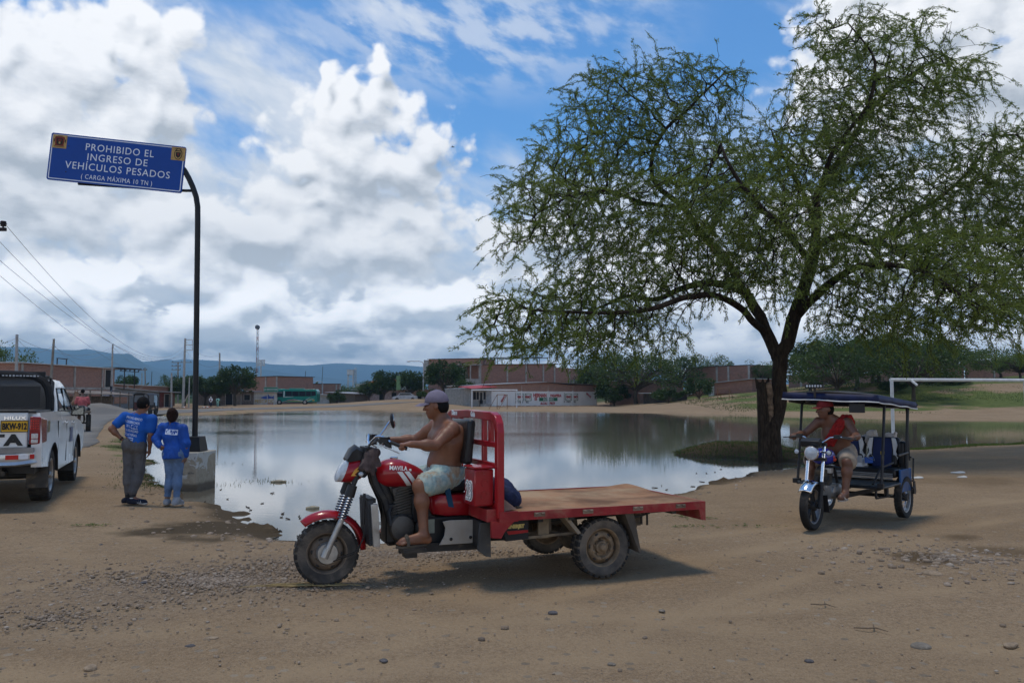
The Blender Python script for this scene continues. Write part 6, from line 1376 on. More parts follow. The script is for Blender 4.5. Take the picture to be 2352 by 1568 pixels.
    X, Y2 = np.meshgrid(xs, ys, indexing='ij'); edge = 1.655 - .062 * (X - .62) + .02 * (Y2 / .6); Z2 = edge + .075 * (1 - (Y2 / .6) ** 2) * np.sin(np.clip((X - .55) / 1.7, 0, 1) * math.pi) ** .6 + vnoise(X, Y2, .25, 51) * .008
    ii = np.arange(nx * ny).reshape(nx, ny); ca = npmesh('canopy', np.stack([X, Y2, Z2], -1).reshape(-1, 3), np.stack([ii[:-1, :-1], ii[1:, :-1], ii[1:, 1:], ii[:-1, 1:]], -1).reshape(-1, 4), pmat('grey_canopy', (.030, .030, .034), .65, vary=.3, vscale=3, dust=.45, dustcol=(.14, .13, .115)), r, smooth=True)
    so_ = ca.modifiers.new('thick', 'SOLIDIFY'); so_.thickness = .008; so_.offset = -1
    NV = pmat('navy_valance', (.006, .010, .042), .6, vary=.3, vscale=6); loop = [(x, -.605) for x in np.linspace(2.22, .615, 24)] + [(.615, y) for y in np.linspace(-.605, .605, 18)[1:]] + [(x, .605) for x in np.linspace(.615, 2.22, 24)[1:]] + [(2.225, y) for y in np.linspace(.605, -.605, 18)[1:-1]]
    top, bot, pip = [], [], []
    for k, (x, y) in enumerate(loop):
        e = 1.655 - .062 * (x - .62) + .02 * (y / .6); wv = .004 * math.sin(k * 1.1); d_ = .005 * math.sin(k * .7) + .012; nrm = (0, -1) if y < -.6 else ((0, 1) if y > .6 else ((-1, 0) if x < 1 else (1, 0)))
        top.append((x, y, e + .006)); bot.append((x + nrm[0] * (.012 + wv), y + nrm[1] * (.012 + wv), e - .075 - d_))
    n = len(loop); q = MB().add(top + bot, [(i, (i + 1) % n, n + (i + 1) % n, n + i) for i in range(n)]); va = q.build('valance', NV, r); so_ = va.modifiers.new('thick', 'SOLIDIFY'); so_.thickness = .006
    MB().tube(bot + [bot[0]], .0075, 6, cap=False).build('piping', pmat('white_piping', (.66, .66, .64), .6), va)
    MB().ball((2.24, -.45, 1.50), (.08, .17, .055), 12, 8).build('rolled_flap', NV, r)
    q = MB().mat(BLK).tube([(.61, .17, 1.60), (.605, .17, 1.73)], .016, 6); q.box((.60, .17, 1.755), (.04, .24, .05)); lb = q.build('light_bar', None, r); q = MB()
    for k in range(6): q.ball((.579, .17 + (k - 2.5) * .036, 1.755), (.006, .013, .016), 8, 6)
    q.build('lens', pmat('lamp_glass', (.42, .45, .48)), lb)
    q = MB().mat(BLKP).tube([(.70, -.36, 1.57), (.68, -.36, 1.51)], .01, 6); q.box((.665, -.34, 1.475), (.03, .19, .115)); q.build('mirror', None, r, bevel=.02)
    for sd in (-1, 1): MB().prism([(2.06, .50), (2.13, .46), (2.17, .33), (2.14, .29), (2.06, .30)], sd * .58 - .006, sd * .58 + .006).build('mudflap', BLKP, r)
    MB().hexa([(.30, -.10, .19), (.30, .10, .19), (.315, .10, .19), (.315, -.10, .19), (.26, -.09, .40), (.26, .09, .40), (.275, .09, .40), (.275, -.09, .40)]).build('mudflap', BLKP, r, smooth=False)
    return r
MTX = mototaxi()
def moto_rider():
    p = thing('person', 'shirtless man in red cap with red towel on his shoulder driving the mototaxi', 'person', MTX.location, MTX.rotation_euler.z)
    F = Field(.0095); hc = v3(.685, .07, 1.465); hf = v3(-.72, .69, -.06); fr = v3(-1, .15, .05)
    shf, shn = v3(.79, .205, 1.285), v3(.735, -.195, 1.285)
    add_torso(F, (.95, 0, .87), (.845, 0, 1.14), (.765, .02, 1.325), shn, shf, fr, 1.02, belly=1.0, fat=1.06); F.cap((.765, .02, 1.31), hc + v3(.02, 0, -.05), .066, .060, .04); add_head(F, hc, hf, 1.05)
    for sd, sh in ((-1, shn), (1, shf)):
        el = v3(.665, -.33, 1.12) if sd < 0 else v3(.70, .37, 1.12); wr = v3(.425, sd * .375, 1.125); add_limb(F, sh, el, wr, .060, .046, .030, .048)
        add_hand(F, wr, v3(-.95, -.1 * sd, -.06), v3(-.1, 0, -1), sd, 1.2, 1.05, thumb=v3(-.8, -sd * .5, -.3))
        kn = v3(.585, sd * .235, .79); an = v3(.50, sd * .225, .42); add_limb(F, (.93, sd * .10, .855), kn, an, .100, .066, .040, .064, .03); F.ell(kn + v3(-.012, 0, 0), v3(.058, .056, .060), None, .03); add_foot(F, an, v3(.285, sd * .235, .375))
    F.build('body', SKIN2, p); face_marks(p, hc, hf, 1.05, EYE_M)
    S_ = Field(.011)
    for sd in (-1, 1): S_.cap((.93, sd * .10, .865), (.615, sd * .23, .80), .122, .108, .04)
    S_.cap((.955, -.05, .90), (.955, .05, .90), .16, None, .05); S_.cut((.9, 0, 1.0), (-.1, 0, 1)); S_.cut((.56, 0, .78), (-1, 0, -.25)); S_.build('shorts', pmat('beige_shorts', (.33, .265, .20), .9, vary=.25, vscale=8), p, .006, .06, 3)
    f, rr_, u = head_axes(hf); A = np.stack([rr_, f, u]); C_ = Field(.009); C_.ell(hc + u * .030, v3(.092, .110, .098), A, .01); C_.cut(hc + u * .02, -u); RC = pmat('red_cap', (.14, .011, .011), .85, vary=.2); cp = C_.build('cap', RC, p)
    rings = []
    for i in range(9):
        a = R(-60 + 120 * i / 8); b0 = hc + u * .024 + f * .104 * math.cos(a) + rr_ * .085 * math.sin(a); tip = b0 + f * .085 * math.cos(a * .9) ** .6 - u * (.012 + .012 * math.sin(a) ** 2)
        rings.append([tuple(b0 + u * .004), tuple((b0 + tip) / 2 + u * .008), tuple(tip), tuple((b0 + tip) / 2 + u * .001), tuple(b0 - u * .006)])
    MB().loft(rings).build('brim', RC, cp, ang=70)
    Hh = Field(.009); Hh.ell(hc - f * .012 - u * .010, v3(.086, .102, .098), A, .01); Hh.cut(hc + u * .035, u); Hh.cut(hc + f * .004, f); Hh.cut(hc - u * .08, -u); Hh.build('hair', HAIR, p)
    T_ = Field(.010); pts = [(.87, -.16, 1.12), (.86, -.17, 1.30), (.79, -.165, 1.365), (.70, -.13, 1.30), (.665, -.07, 1.18), (.665, -.01, 1.08), (.68, .04, 1.0)]
    for k, (a, b_) in enumerate(zip(pts[:-1], pts[1:])):
        for o in (-.045, 0, .045): T_.cap((a[0], a[1] + o * (1 + .0 * k), a[2]), (b_[0], b_[1] + o * (1.2 if k > 2 else 1), b_[2]), .026, .026, .012)
    T_.build('towel', pmat('red_towel', (.24, .012, .009), .95, vary=.25, vscale=20, bump=.4, bscale=90), p, .006, .035, 2)
    for sd in (-1, 1):
        q = MB(); q.prism([(.40 + math.cos(t_) * .135, sd * .233 + math.sin(t_) * .045) for t_ in np.linspace(0, 2 * math.pi, 18, endpoint=False)], .335, .350, 'xy'); q.tube([(.36, sd * .233 - .05, .35), (.36, sd * .233, .425), (.36, sd * .233 + .05, .35)], .014, 6); q.build('sandal', pmat('pale_sandal', (.30, .26, .22), .85, vary=.3), p)
    return p
moto_rider()
# load in the cabin: a white bucket of paint and crumpled sacks
bk = thing('bucket', 'white printed plastic bucket on the mototaxi bench', 'bucket', MTX.matrix_basis @ Vector((1.80, -.03, .662)), MTX.rotation_euler.z)
q = MB().mat(pmat('white_plastic', (.66, .66, .66), .35, vary=.06)).lathe([(.0, 0), (.105, 0), (.112, .02), (.122, .19), (.130, .195), (.130, .21), (.122, .213), (.130, .23), (.128, .24), (.0, .235)], n=28); q.build('pail', None, bk)
q = MB().mat(pmat('print_blue', (.03, .10, .38), .5)); q.loft([[(.119 * math.cos(a), .119 * math.sin(a), .05) for a in np.linspace(R(200), R(265), 8)], [(.1225 * math.cos(a), .1225 * math.sin(a), .13) for a in np.linspace(R(200), R(265), 8)]], cap=False, closed=False); q.mat(pmat('print_grey', (.42, .43, .45), .5)).loft([[(.1205 * math.cos(a), .1205 * math.sin(a), .05) for a in np.linspace(R(140), R(185), 8)], [(.1235 * math.cos(a), .1235 * math.sin(a), .15) for a in np.linspace(R(140), R(185), 8)]], cap=False, closed=False); q.build('print', None, bk)
MB().tube([(-.125, 0, .21), (-.10, -.09, .12), (0, -.135, .08), (.10, -.09, .12), (.125, 0, .21)], .004, 5).build('handle', pmat('wire_grey', (.4, .4, .4), .4, metal=.8), bk)
for (x, y, z, s_, lb) in ((2.20, .28, 1.06, 1.0, 'crumpled white sack behind the seat that has the bucket'), (2.20, .02, 1.06, 1.0, 'crumpled white sack between the two mototaxi seats'), (2.20, -.25, 1.05, .85, 'crumpled white sack behind the seat with the gold crest')):
    F = Field(.012); rng = np.random.default_rng(int(abs(x * 100 + y * 77)))
    for k in range(7): F.ell((x + rng.normal() * .03, y + rng.normal() * .07, z - .06 + rng.uniform(-.06, .10) * s_), v3(.06, .075, .06) * s_ * rng.uniform(.6, 1.2), None, .03)
    F.cap((x, y - .06, z), (x - .01, y - .08, z + .07 * s_), .04 * s_, .02, .02); t_ = thing('sack', lb, 'sack', MTX.location, MTX.rotation_euler.z, 'white sacks in the mototaxi'); F.build('cloth', pmat('white_sack', (.50, .46, .43), .7, vary=.2, vscale=10), t_, .012, .05)

# ------------------------------------------------------------------ the white pickup
def pickup():
    ang = R(111.5); ca, sa = math.cos(ang), math.sin(ang); right = Vector((sa, -ca, 0)); O = Vector((-7.34, 13.0, 0)) - right * .77
    r = thing('pickup_truck', 'white double-cab pickup parked with its tail to the camera, black mesh hoop over the bed', 'pickup', (O.x, O.y, H(O.x, O.y)), ang - math.pi / 2)
    WP = pmat('white_car_paint', (.68, .67, .645), .22, vary=.06, vscale=2, dust=.16, dustcol=(.42, .36, .28), coat=.6, dscale=1.4); GL = pmat('dark_glass', (.018, .024, .026), .06, vary=.1, spec=.8)
    # lower sides with wheel arches
    def arch(yc, rr, z0, n=16): return [(yc + rr * math.cos(a), z0 + rr * math.sin(a)) for a in np.linspace(0, math.pi, n)]
    def side_poly():
        p = [(-1.20, .60), (-1.24, .90), (-1.23, 1.30), (-1.20, 1.37), (.38, 1.37), (2.45, 1.30), (2.75, 1.20), (3.3, 1.14), (3.85, 1.02), (4.02, .90), (4.03, .60), (3.085 + .47, .48)]
        p += [q for q in arch(3.085, .47, .42)][:] ; p += [(3.085 - .47, .42), (.47, .42)]; p += [q for q in arch(0, .47, .42)]; p += [(-.47, .55)]
        return p
    sp = side_poly()
    for sd in (-1, 1):
        q = MB(); rings = []
        for (xo, sc_) in ((.80, .985), (.905, .99), (.925, 1.0)): rings.append([(sd * (xo + (.0 if xo < .9 else .012 * math.exp(-((z - 1.0) / .22) ** 2) - .035 * max(0, (z - 1.22) / .15))), y * 1.0, z) for y, z in sp])
        q.loft(rings); bs = q.build('side_body', WP, r, ang=28)
        for yc in (0, 3.085): q = MB().mat(BLKP); q.loft([[(sd * .928, y, z) for y, z in arch(yc, .47, .42)], [(sd * .938, y, z) for y, z in arch(yc, .47, .42)], [(sd * .70, yc + (y - yc) * .98, .42 + (z - .42) * .98) for y, z in arch(yc, .47, .42)]], cap=False, closed=False); q.build('wheel_arch', None, r)
        for (y, z) in ((1.22, 1.16), (2.18, 1.13)): MB().box((sd * .945, y, z), (.045, .20, .038)).build('door_handle', WP, r, bevel=.012)
        q = MB().mat(pmat('seam', (.05, .05, .05), .8))
        for pts in ([(.44, .62), (.44, 1.33)], [(1.44, .50), (1.44, 1.31)], [(2.42, .52), (2.42, 1.28)]):
            q.box((sd * .920, pts[0][0], (pts[0][1] + pts[1][1]) / 2 - .06), (.026, .005, pts[1][1] - pts[0][1] - .12))
        q.build('door_seam', None, r, smooth=False)
    MB().box((0, 1.35, .70), (1.62, 4.6, .42)).build('underbody', BLKP, r, smooth=False); MB().box((0, 3.3, .95), (1.66, 1.3, .34)).build('bonnet', WP, r, bevel=.08, seg=3)
    MB().box((0, -.42, .80), (1.60, 1.56, .10)).build('bed_floor', BLKP, r, smooth=False); MB().box((0, .40, 1.08), (1.62, .06, .55)).build('bulkhead', WP, r)
    # tailgate, seams and lettering
    tg = MB().box((0, -1.215, 1.13), (1.50, .07, .50)).build('tailgate', WP, r, bevel=.022, seg=3)
    MB().box((0, -1.21, 1.395), (1.50, .085, .035)).build('top_cap', BLKP, tg, bevel=.01)
    for sd in (-1, 1):
        MB().box((sd * .80, -.42, 1.385), (.10, 1.62, .035)).build('rail_cap', BLKP, r, bevel=.01)
        q = MB().mat(pmat('tail_red', (.22, .005, .007), .12, vary=.12, vscale=30, coat=.5)); q.hexa([(sd * .775, -1.275, .925), (sd * .925, -1.235, .925), (sd * .958, -.93, .945), (sd * .775, -.93, .945), (sd * .775, -1.275, 1.325), (sd * .912, -1.240, 1.315), (sd * .950, -.93, 1.28), (sd * .775, -.93, 1.28)]); tl = q.build('tail_light', None, r, bevel=.02, seg=3)
        q = MB().mat(pmat('lamp_white', (.60, .55, .50), .15, vary=.2, vscale=40)); q.box((sd * .842, -1.258, 1.045), (.085, .014, .07), Matrix.Rotation(sd * R(16), 3, 'Z')); q.box((sd * .842, -1.258, .972), (.085, .014, .055), Matrix.Rotation(sd * R(16), 3, 'Z')); q.build('reverse_lamp', None, tl, bevel=.008)
        q = MB().mat(pmat('tail_bright', (.75, .03, .02), .2)); 
        for a in range(4):
            for b_ in range(4): q.ball((sd * (.795 + a * .028), -1.272 + (a * .008), 1.15 + b_ * .036), (.008, .006, .009), 8, 6)
        q.build('led', None, tl)
    XT = Matrix.Rotation(R(90), 4, 'X')
    q = MB().mat(BLKP); q.text('TOYOTA', Matrix.Translation((.02, -1.256, .985)) @ XT, .205, .006, sx=1.42, bold=.012, spacing=1.15); q.build('lettering', None, tg, smooth=False)
    q = MB().mat(CHROME); q.text('HILUX', Matrix.Translation((.59, -1.258, 1.30)) @ XT, .062, .008, sx=1.35, bold=.003, spacing=1.15); q.build('badge', None, tg, smooth=False)
    pl = MB().mat(pmat('plate_yellow', (.62, .34, .02), .45, vary=.06)).box((.59, -1.262, 1.185), (.34, .012, .16)).build('number_plate', None, tg, bevel=.004)
    q = MB().mat(pmat('plate_black', (.012, .012, .012), .5)); q.text('BKW-912', Matrix.Translation((.59, -1.271, 1.18)) @ XT, .125, .004, sx=.60, bold=.006)
    for (c, d) in (((.59, 1.262), (.34, .010)), ((.59, 1.108), (.34, .010)), ((.423, 1.185), (.010, .16)), ((.757, 1.185), (.010, .16))): q.box((c[0], -1.269, c[1]), (d[0], .004, d[1]))
    q.build('lettering', None, pl, smooth=False)
    MB().box((.79, -1.258, .70), (.10, .01, .0)).build('reflector', WP, r) if False else None
    # bumper
    q = MB().mat(pmat('bumper_grey', (.20, .20, .205), .35, metal=.5, vary=.2, dust=.2)); q.box((0, -1.24, .845), (1.68, .14, .075)); q.mat(pmat('bumper_chrome', (.50, .50, .50), .28, metal=.6, vary=.1, dust=.12)); rings = []
    for x in np.linspace(-.93, .93, 25):
        e = max(0, abs(x) - .62) / .31; y = -1.34 + .20 * e ** 2; zc = .72 + .03 * e; rings.append([(x, y + .05, zc + .085), (x, y, zc + .075), (x, y - .012, zc + .01), (x, y + .0, zc - .03), (x, y - .02, zc - .075), (x, y + .05, zc - .10), (x, y + .12, zc)])
    q.loft(rings); bp = q.build('rear_bumper', None, r, ang=28)
    for sd in (-1, 1):
        for x, w_, mm in ((.585, .16, pmat('tape_red', (.50, .02, .015), .4)), (.725, .12, pmat('tape_white', (.72, .70, .70), .4)), (.82, .06, pmat('tape_red', (.50, .02, .015), .4))): MB().box((sd * x, -1.352 + (.20 * (max(0, x - .62) / .31) ** 2), .755), (w_ - .002, .012, .062), Matrix.Rotation(sd * R(8 if x < .7 else 24), 3, 'Z')).build('reflective_tape', mm, bp, smooth=False)
    # cab
    def rect(z, y0, y1, hw, rc=.12):
        pts = []
        for (cx_, cy_, a0) in ((hw - rc, y1 - rc, 0), (-(hw - rc), y1 - rc, 90), (-(hw - rc), y0 + rc, 180), (hw - rc, y0 + rc, 270)):
            for k in range(5): a = R(a0 + 22.5 * k); pts.append((cx_ + rc * math.cos(a), cy_ + rc * math.sin(a), z))
        return pts
    MB().loft([rect(1.20, .43, 2.95, .90, .1), rect(1.34, .44, 2.72, .885, .1), rect(1.55, .47, 2.32, .865, .12), rect(1.79, .54, 1.98, .81, .14), rect(1.87, .62, 1.87, .76, .16), rect(1.895, .75, 1.74, .66, .18)]).build('cab', WP, r, ang=45)
    def side_x(z): return np.interp(z, [1.20, 1.34, 1.55, 1.79, 1.87], [.90, .885, .865, .81, .76])
    for sd in (-1, 1):
        for nm, poly in (('window', [(.66, 1.37), (.72, 1.60), (.80, 1.735), (1.36, 1.745), (1.38, 1.36)]), ('window', [(1.46, 1.355), (1.45, 1.745), (1.80, 1.735), (2.12, 1.54), (2.38, 1.345)])):
            n = len(poly); q = MB().mat(GL); q.add([(sd * (side_x(z) + .006), y, z) for y, z in poly] + [(sd * (side_x(z) - .02), y, z) for y, z in poly], [tuple(range(n)), tuple(range(2 * n - 1, n - 1, -1))] + [(i, (i + 1) % n, n + (i + 1) % n, n + i) for i in range(n)]); q.build(nm, None, r, smooth=False)
            q = MB().mat(BLKP); q.tube([(sd * (side_x(z) + .008), y, z) for y, z in poly + poly[:1]], .012, 6, cap=False); q.build('window_frame', None, r)
        mrr = MB().mat(BLKP); mrr.box((sd * 1.02, 2.17, 1.345), (.21, .11, .18)); mrr.tube([(sd * .88, 2.22, 1.28), (sd * .98, 2.19, 1.27)], .028, 6); mm_ = mrr.build('wing_mirror', None, r, bevel=.045, seg=3)
        MB().mat(pmat('mirror_dark_reflection', (.16, .17, .17), .06, metal=1, vary=.1)).box((sd * 1.02, 2.112, 1.345), (.18, .012, .148)).build('mirror_glass', None, mm_, bevel=.004)  # dark reflection of the road put into the glass colour
    MB().mat(GL).box((0, .445, 1.60), (1.30, .012, .34), Matrix.Rotation(R(-8), 3, 'X')).build('rear_window', None, r)
    MB().mat(pmat('sticker_gold', (.26, .20, .09), .5, vary=.3)).box((.937, -.62, 1.16), (.006, .13, .17)).build('sticker', None, r, smooth=False)
    MB().mat(pmat('sticker_blue', (.16, .17, .24), .6, vary=.3, vscale=20)).box((.941, 2.0, .93), (.006, .34, .26)).build('sticker', None, r, smooth=False)
    # black mesh hoop over the bed
    mesh_m = pmat('mesh_black', (.012, .012, .013), .55, vary=.4, vscale=60, bump=.8, bscale=160); hp = MB().mat(mesh_m); hx = [(.83, .18, 1.38), (.825, .20, 1.58), (.79, .21, 1.74), (.72, .22, 1.85), (.60, .23, 1.915), (.42, .235, 1.945)]; path = [(-a, b_, c) for a, b_, c in hx] + [(0, .235, 1.955)] + hx[::-1]
    hp.tube(path, .062, 10); ho = hp.build('sports_bar', None, r)
    for sd in (-1, 1): MB().mat(mesh_m).prism([(.16, 1.38), (.22, 1.90), (.60, 1.83), (.52, 1.60), (.44, 1.38)], sd * .80, sd * .83, 'yz').build('side_mesh', None, ho, smooth=False)
    m, tt, b = newmat('wire_mesh'); co = V(tt, tt.nodes.new('ShaderNodeTexCoord').outputs['Object']); x, y, z = sep(tt, co)
    gx = ((x + z) * 200)._m('SINE').abs(); gz_ = ((x - z) * 200)._m('SINE').abs(); ho_ = (gx._m('MULTIPLY', gz_)).ss(.45, .55); link(tt, (.012, .012, .013), b.inputs['Base Color']); link(tt, 1 - ho_ * .55, b.inputs['Alpha'])
    MB().mat(m).box((0, .20, 1.66), (1.60, .006, .52)).build('mesh_panel', None, ho, smooth=False)
    q = MB().mat(pmat('worn_white', (.5, .5, .5), .7)); random.seed(9)
    for k in range(26):
        if k == 14: continue
        q.box((-.55 + k * .048, .166, 1.935 - .0006 * (k - 10)), (random.uniform(.022, .040), .006, random.uniform(.016, .030)))
    q.build('worn_lettering', None, ho, smooth=False)
    rk = MB().mat(BLKP).box((.22, .95, 1.925), (.90, .70, .05)); rk.box((.22, .60, 1.955), (.95, .04, .10)); rk.mat(pmat('rack_white', (.6, .6, .62), .4)).box((.12, .573, 1.965), (.66, .012, .022)); rk.box((.44, .573, 1.945), (.02, .012, .06)); rk.mat(BLKP)
    for x in (-.1, .55):
        for y in (.7, 1.2): rk.box((x, y, 1.87), (.05, .05, .08))
    rk.build('roof_carrier', None, r, smooth=False)
    CT = pmat('truck_tyre', (.030, .029, .028), .85, vary=.3, vscale=8, dust=.28, dustcol=(.16, .13, .10))
    for sd in (-1, 1):
        for y in (0, 3.085): wheel(r, (sd * .775, y, .385), .385, .265, (1, 0, 0), sd, 'disc', CT, ALU, 40)
    for sd in (-1, 1):
        for y in (-.50, 2.56): MB().hexa([(sd * .64, y - .02, .24), (sd * .93, y - .02, .24), (sd * .93, y, .24), (sd * .64, y, .24), (sd * .64, y - .0, .62), (sd * .93, y - .0, .62), (sd * .93, y + .02, .62), (sd * .64, y + .02, .62)]).build('mudflap', pmat('truck_flap', (.055, .052, .048), .85, vary=.3, dust=.35), r, smooth=False)
    q = MB().mat(BLK); q.tube([(-.75, 0, .385), (.75, 0, .385)], .05, 10); q.ball((0, 0, .385), .15); q.tube([(.45, -1.2, .52), (.45, -.3, .50)], .035, 8); q.box((0, -1.0, .60), (.12, .4, .12)); q.bar((-.40, -1.2, .58), (-.40, 3.4, .58), .08, .12); q.bar((.40, -1.2, .58), (.40, 3.4, .58), .08, .12); q.build('chassis', None, r)
    return r
pickup()
# ------------------------------------------------------------------ two people in blue by the water
from mathutils.bvhtree import BVHTree
def drape(ob, lines, M, name, mat, off=.004, back=1):
    """lay lettering on a garment: x and z of the text are kept, y comes from the cloth it is printed on"""
    bv = BVHTree.FromPolygons([v.co for v in ob.data.vertices], [p.vertices[:] for p in ob.data.polygons]); q = MB()
    for m_, items in lines:
        q.mat(m_)
        for it in items:
            t_ = MB()
            if it[0] == 'text': t_.text(it[1], Matrix(), it[4], .0, sx=it[5], bold=it[6] if len(it) > 6 else .0, align='CENTER'); pts = [(x + it[2], y + it[3]) for x, y, z in t_.v]; fs = t_.f
            elif it[0] == 'rect':
                _, x0, z0, x1, z1 = it; nx = 6; pts = [(x0 + (x1 - x0) * i / nx, z0 + (z1 - z0) * j / 2) for j in range(3) for i in range(nx + 1)]; fs = [(j * (nx + 1) + i, j * (nx + 1) + i + 1, (j + 1) * (nx + 1) + i + 1, (j + 1) * (nx + 1) + i) for j in range(2) for i in range(nx)]
            elif it[0] == 'ringm':
                _, cx_, cz, r0, r1 = it; pts = [(cx_ + rr * math.cos(a), cz + rr * math.sin(a)) for rr in (r0, r1) for a in np.linspace(0, 2 * math.pi, 17)[:-1]]; fs = [(i, (i + 1) % 16, 16 + (i + 1) % 16, 16 + i) for i in range(16)]
            vs = []
            for x, z in pts:
                p = M @ Vector((x, z, 0)); h = bv.ray_cast(Vector((p.x, -2, p.z)), Vector((0, 1, 0))); y = h[0].y if h[0] is not None else p.y
                vs.append((p.x, y - off - (it[7] if it[0] == 'text' and len(it) > 7 else 0), p.z))
            q.add(vs, fs)
    return q.build(name, None, ob, smooth=False)
BLUE1 = pmat('royal_blue_shirt', (.010, .085, .36), .85, vary=.14, vscale=7); BLUE2 = pmat('royal_blue_jacket', (.008, .062, .30), .6, vary=.18, vscale=6); SKIN3 = skin_mat('dark_skin', (.16, .085, .055))
def shoe(p, ankle, toe, mat, sole, r=.042, stripes=None, name='shoe'):
    F = Field(.008); a, t_ = np.array(ankle, float), np.array(toe, float); d = unit((t_ - a) * v3(1, 1, 0)); heel = a * v3(1, 1, 0) - d * .05 + v3(0, 0, t_[2] + .005); heel[2] = min(a[2] - .05, t_[2] + .03) if a[2] > t_[2] + .12 else t_[2] + .005
    F.cap(a + v3(0, 0, -.02), heel + v3(0, 0, .015), .045, .038, .03); F.cap(a + v3(0, 0, -.02), t_ - d * .05 + v3(0, 0, .01), .046, .034, .05); F.cap(heel, t_ - d * .03, .038, .040, .03); F.cut((t_ + heel) / 2 - v3(0, 0, .028), np.cross(np.cross(d, v3(0, 0, 1)), unit(t_ - heel))) if False else F.cut(t_ - v3(0, 0, .026), -np.cross(np.cross(unit(t_ - heel), v3(0, 0, 1)), unit(t_ - heel)))
    ob = F.build(name, mat, p); S = Field(.008); S.cap(heel - v3(0, 0, .012), t_ - d * .03 - v3(0, 0, .012), .042, .044, .02, (v3(0, 0, 1), 2.6)); S.build('sole', sole, ob)
    if stripes:
        s_ = np.cross(d, v3(0, 0, 1)); q = MB()
        for k in range(3): c = (heel * (.42 - .11 * k) + t_ * (.58 + .11 * k)) * .9 + a * .1; q.bar(tuple(c + s_ * .044 + v3(0, 0, -.012) + d * .010), tuple(c + s_ * .034 + v3(0, 0, .026) - d * .006), .008, .010, up=tuple(s_))
        q.build('stripe', stripes, ob, smooth=False)
    return ob
def man():
    O = (-5.69, 12.60); p = thing('person', 'man in royal blue printed shirt and grey joggers, hand on hip, watching the pond', 'person', (O[0], O[1], H(*O)), R(1))
    hc, hf = v3(.075, .02, 1.515), unit(v3(.30, .93, -.18)); fr = v3(.2, 1, 0)
    hip = v3(-.03, 0, .93); chest = v3(.0, .0, 1.17); neck = v3(.045, .005, 1.375); sl, sr = v3(-.185, .0, 1.325), v3(.225, .0, 1.29)
    F = Field(.010); add_torso(F, hip, chest, neck, sl, sr, fr, .94, fat=.97); F.cap(neck, hc + v3(-.01, -.01, -.05), .056, .054, .03); add_head(F, hc, hf, .98)
    el, wl = v3(-.345, -.09, 1.145), v3(-.195, -.045, .985); add_limb(F, sl, el, wl, .050, .042, .027, .042); add_hand(F, wl, v3(.75, .5, -.35), v3(.4, .3, .8), -1, .7, 1.0)
    er, wr = v3(.225, -.03, 1.055), v3(.185, .03, .84); add_limb(F, sr, er, wr, .050, .042, .027, .042); add_hand(F, wr, v3(-.05, .12, -1), v3(-1, .1, 0), -1, .35, 1.0)
    kl, kr, al, ar = v3(-.115, .02, .50), v3(.045, .02, .50), v3(-.125, .05, .105), v3(-.02, -.03, .105)
    add_limb(F, (-.11, 0, .90), kl, al, .085, .058, .036, .056); add_limb(F, (.055, 0, .89), kr, ar, .085, .058, .036, .056)
    for a, t_ in ((al, v3(.02, .12, .04)), (ar, v3(.19, -.06, .04))): F.cap(a, t_, .035, .03, .02)
    F.build('body', SKIN, p); face_marks(p, hc, hf, .98, EYE_M)
    P = Field(.010)
    P.cap((-.03, 0, .94), (-.02, 0, 1.0), .160, .150, .05, (fr, 1.25)); P.ell((-.10, -.055, .90), v3(.095, .085, .10), None, .06); P.ell((.055, -.055, .88), v3(.095, .085, .10), None, .06)
    for h_, k_, a_ in (((-.11, 0, .90), kl, al), ((.055, 0, .89), kr, ar)): h_ = np.array(h_); P.cap(h_, k_, .098, .072, .03); P.cap(k_, a_ + v3(0, 0, .10), .076, .060, .03); P.ell(k_ * .68 + a_ * .32, v3(.074, .078, .10), None, .04); P.cap(a_ + v3(0, 0, .10), a_ + v3(0, 0, .055), .054, .044, .01)
    P.cut((0, 0, 1.0), (0, 0, 1)); P.cut((0, 0, .135), (0, 0, -1)); P.build('joggers', pmat('grey_jersey', (.095, .092, .094), .95, vary=.16, vscale=9, bump=.25, bscale=60), p, .006, .075, 4)
    c_ = Field(.008)
    for a_ in (al, ar): c_.cap(a_ + v3(0, 0, .055), a_ + v3(0, 0, .02), .047, .044, .01)
    c_.build('cuffs', pmat('dark_cuff', (.035, .035, .038), .95), p)
    T_ = Field(.010); add_torso(T_, hip + v3(.01, 0, .01), chest, neck - v3(0, 0, .012), sl, sr, fr, 1.0, fat=1.02); T_.cap(hip + v3(.01, -.01, .03), hip + v3(.03, -.015, -.075), .160, .152, .04, (fr, 1.25))
    T_.cap(sl, sl * .40 + el * .60, .074, .072, .03); T_.cap(sr, sr * .34 + er * .66, .074, .074, .03); T_.cut((.02, 0, .925), (-.28, -.1, -1)); T_.cut(sl * .40 + el * .60 + v3(-.03, -.01, -.03), unit(el - sl)); T_.cut(sr * .34 + er * .66 - v3(0, 0, .02), v3(0, 0, -1)) if False else None; T_.cut(neck + v3(0, 0, .03), v3(.1, .3, 1))
    sh = T_.build('shirt', BLUE1, p, .0035, .09, 6)
    W1 = pmat('print_white', (.62, .66, .74), .8, vary=.05); M = Matrix.Translation((-.01, 0, 0)) @ Matrix(((1, 0, 0, 0), (0, 0, -1, 0), (-.18, 1, 0, 0), (0, 0, 0, 1)))
    z = 1.300; s_ = .052
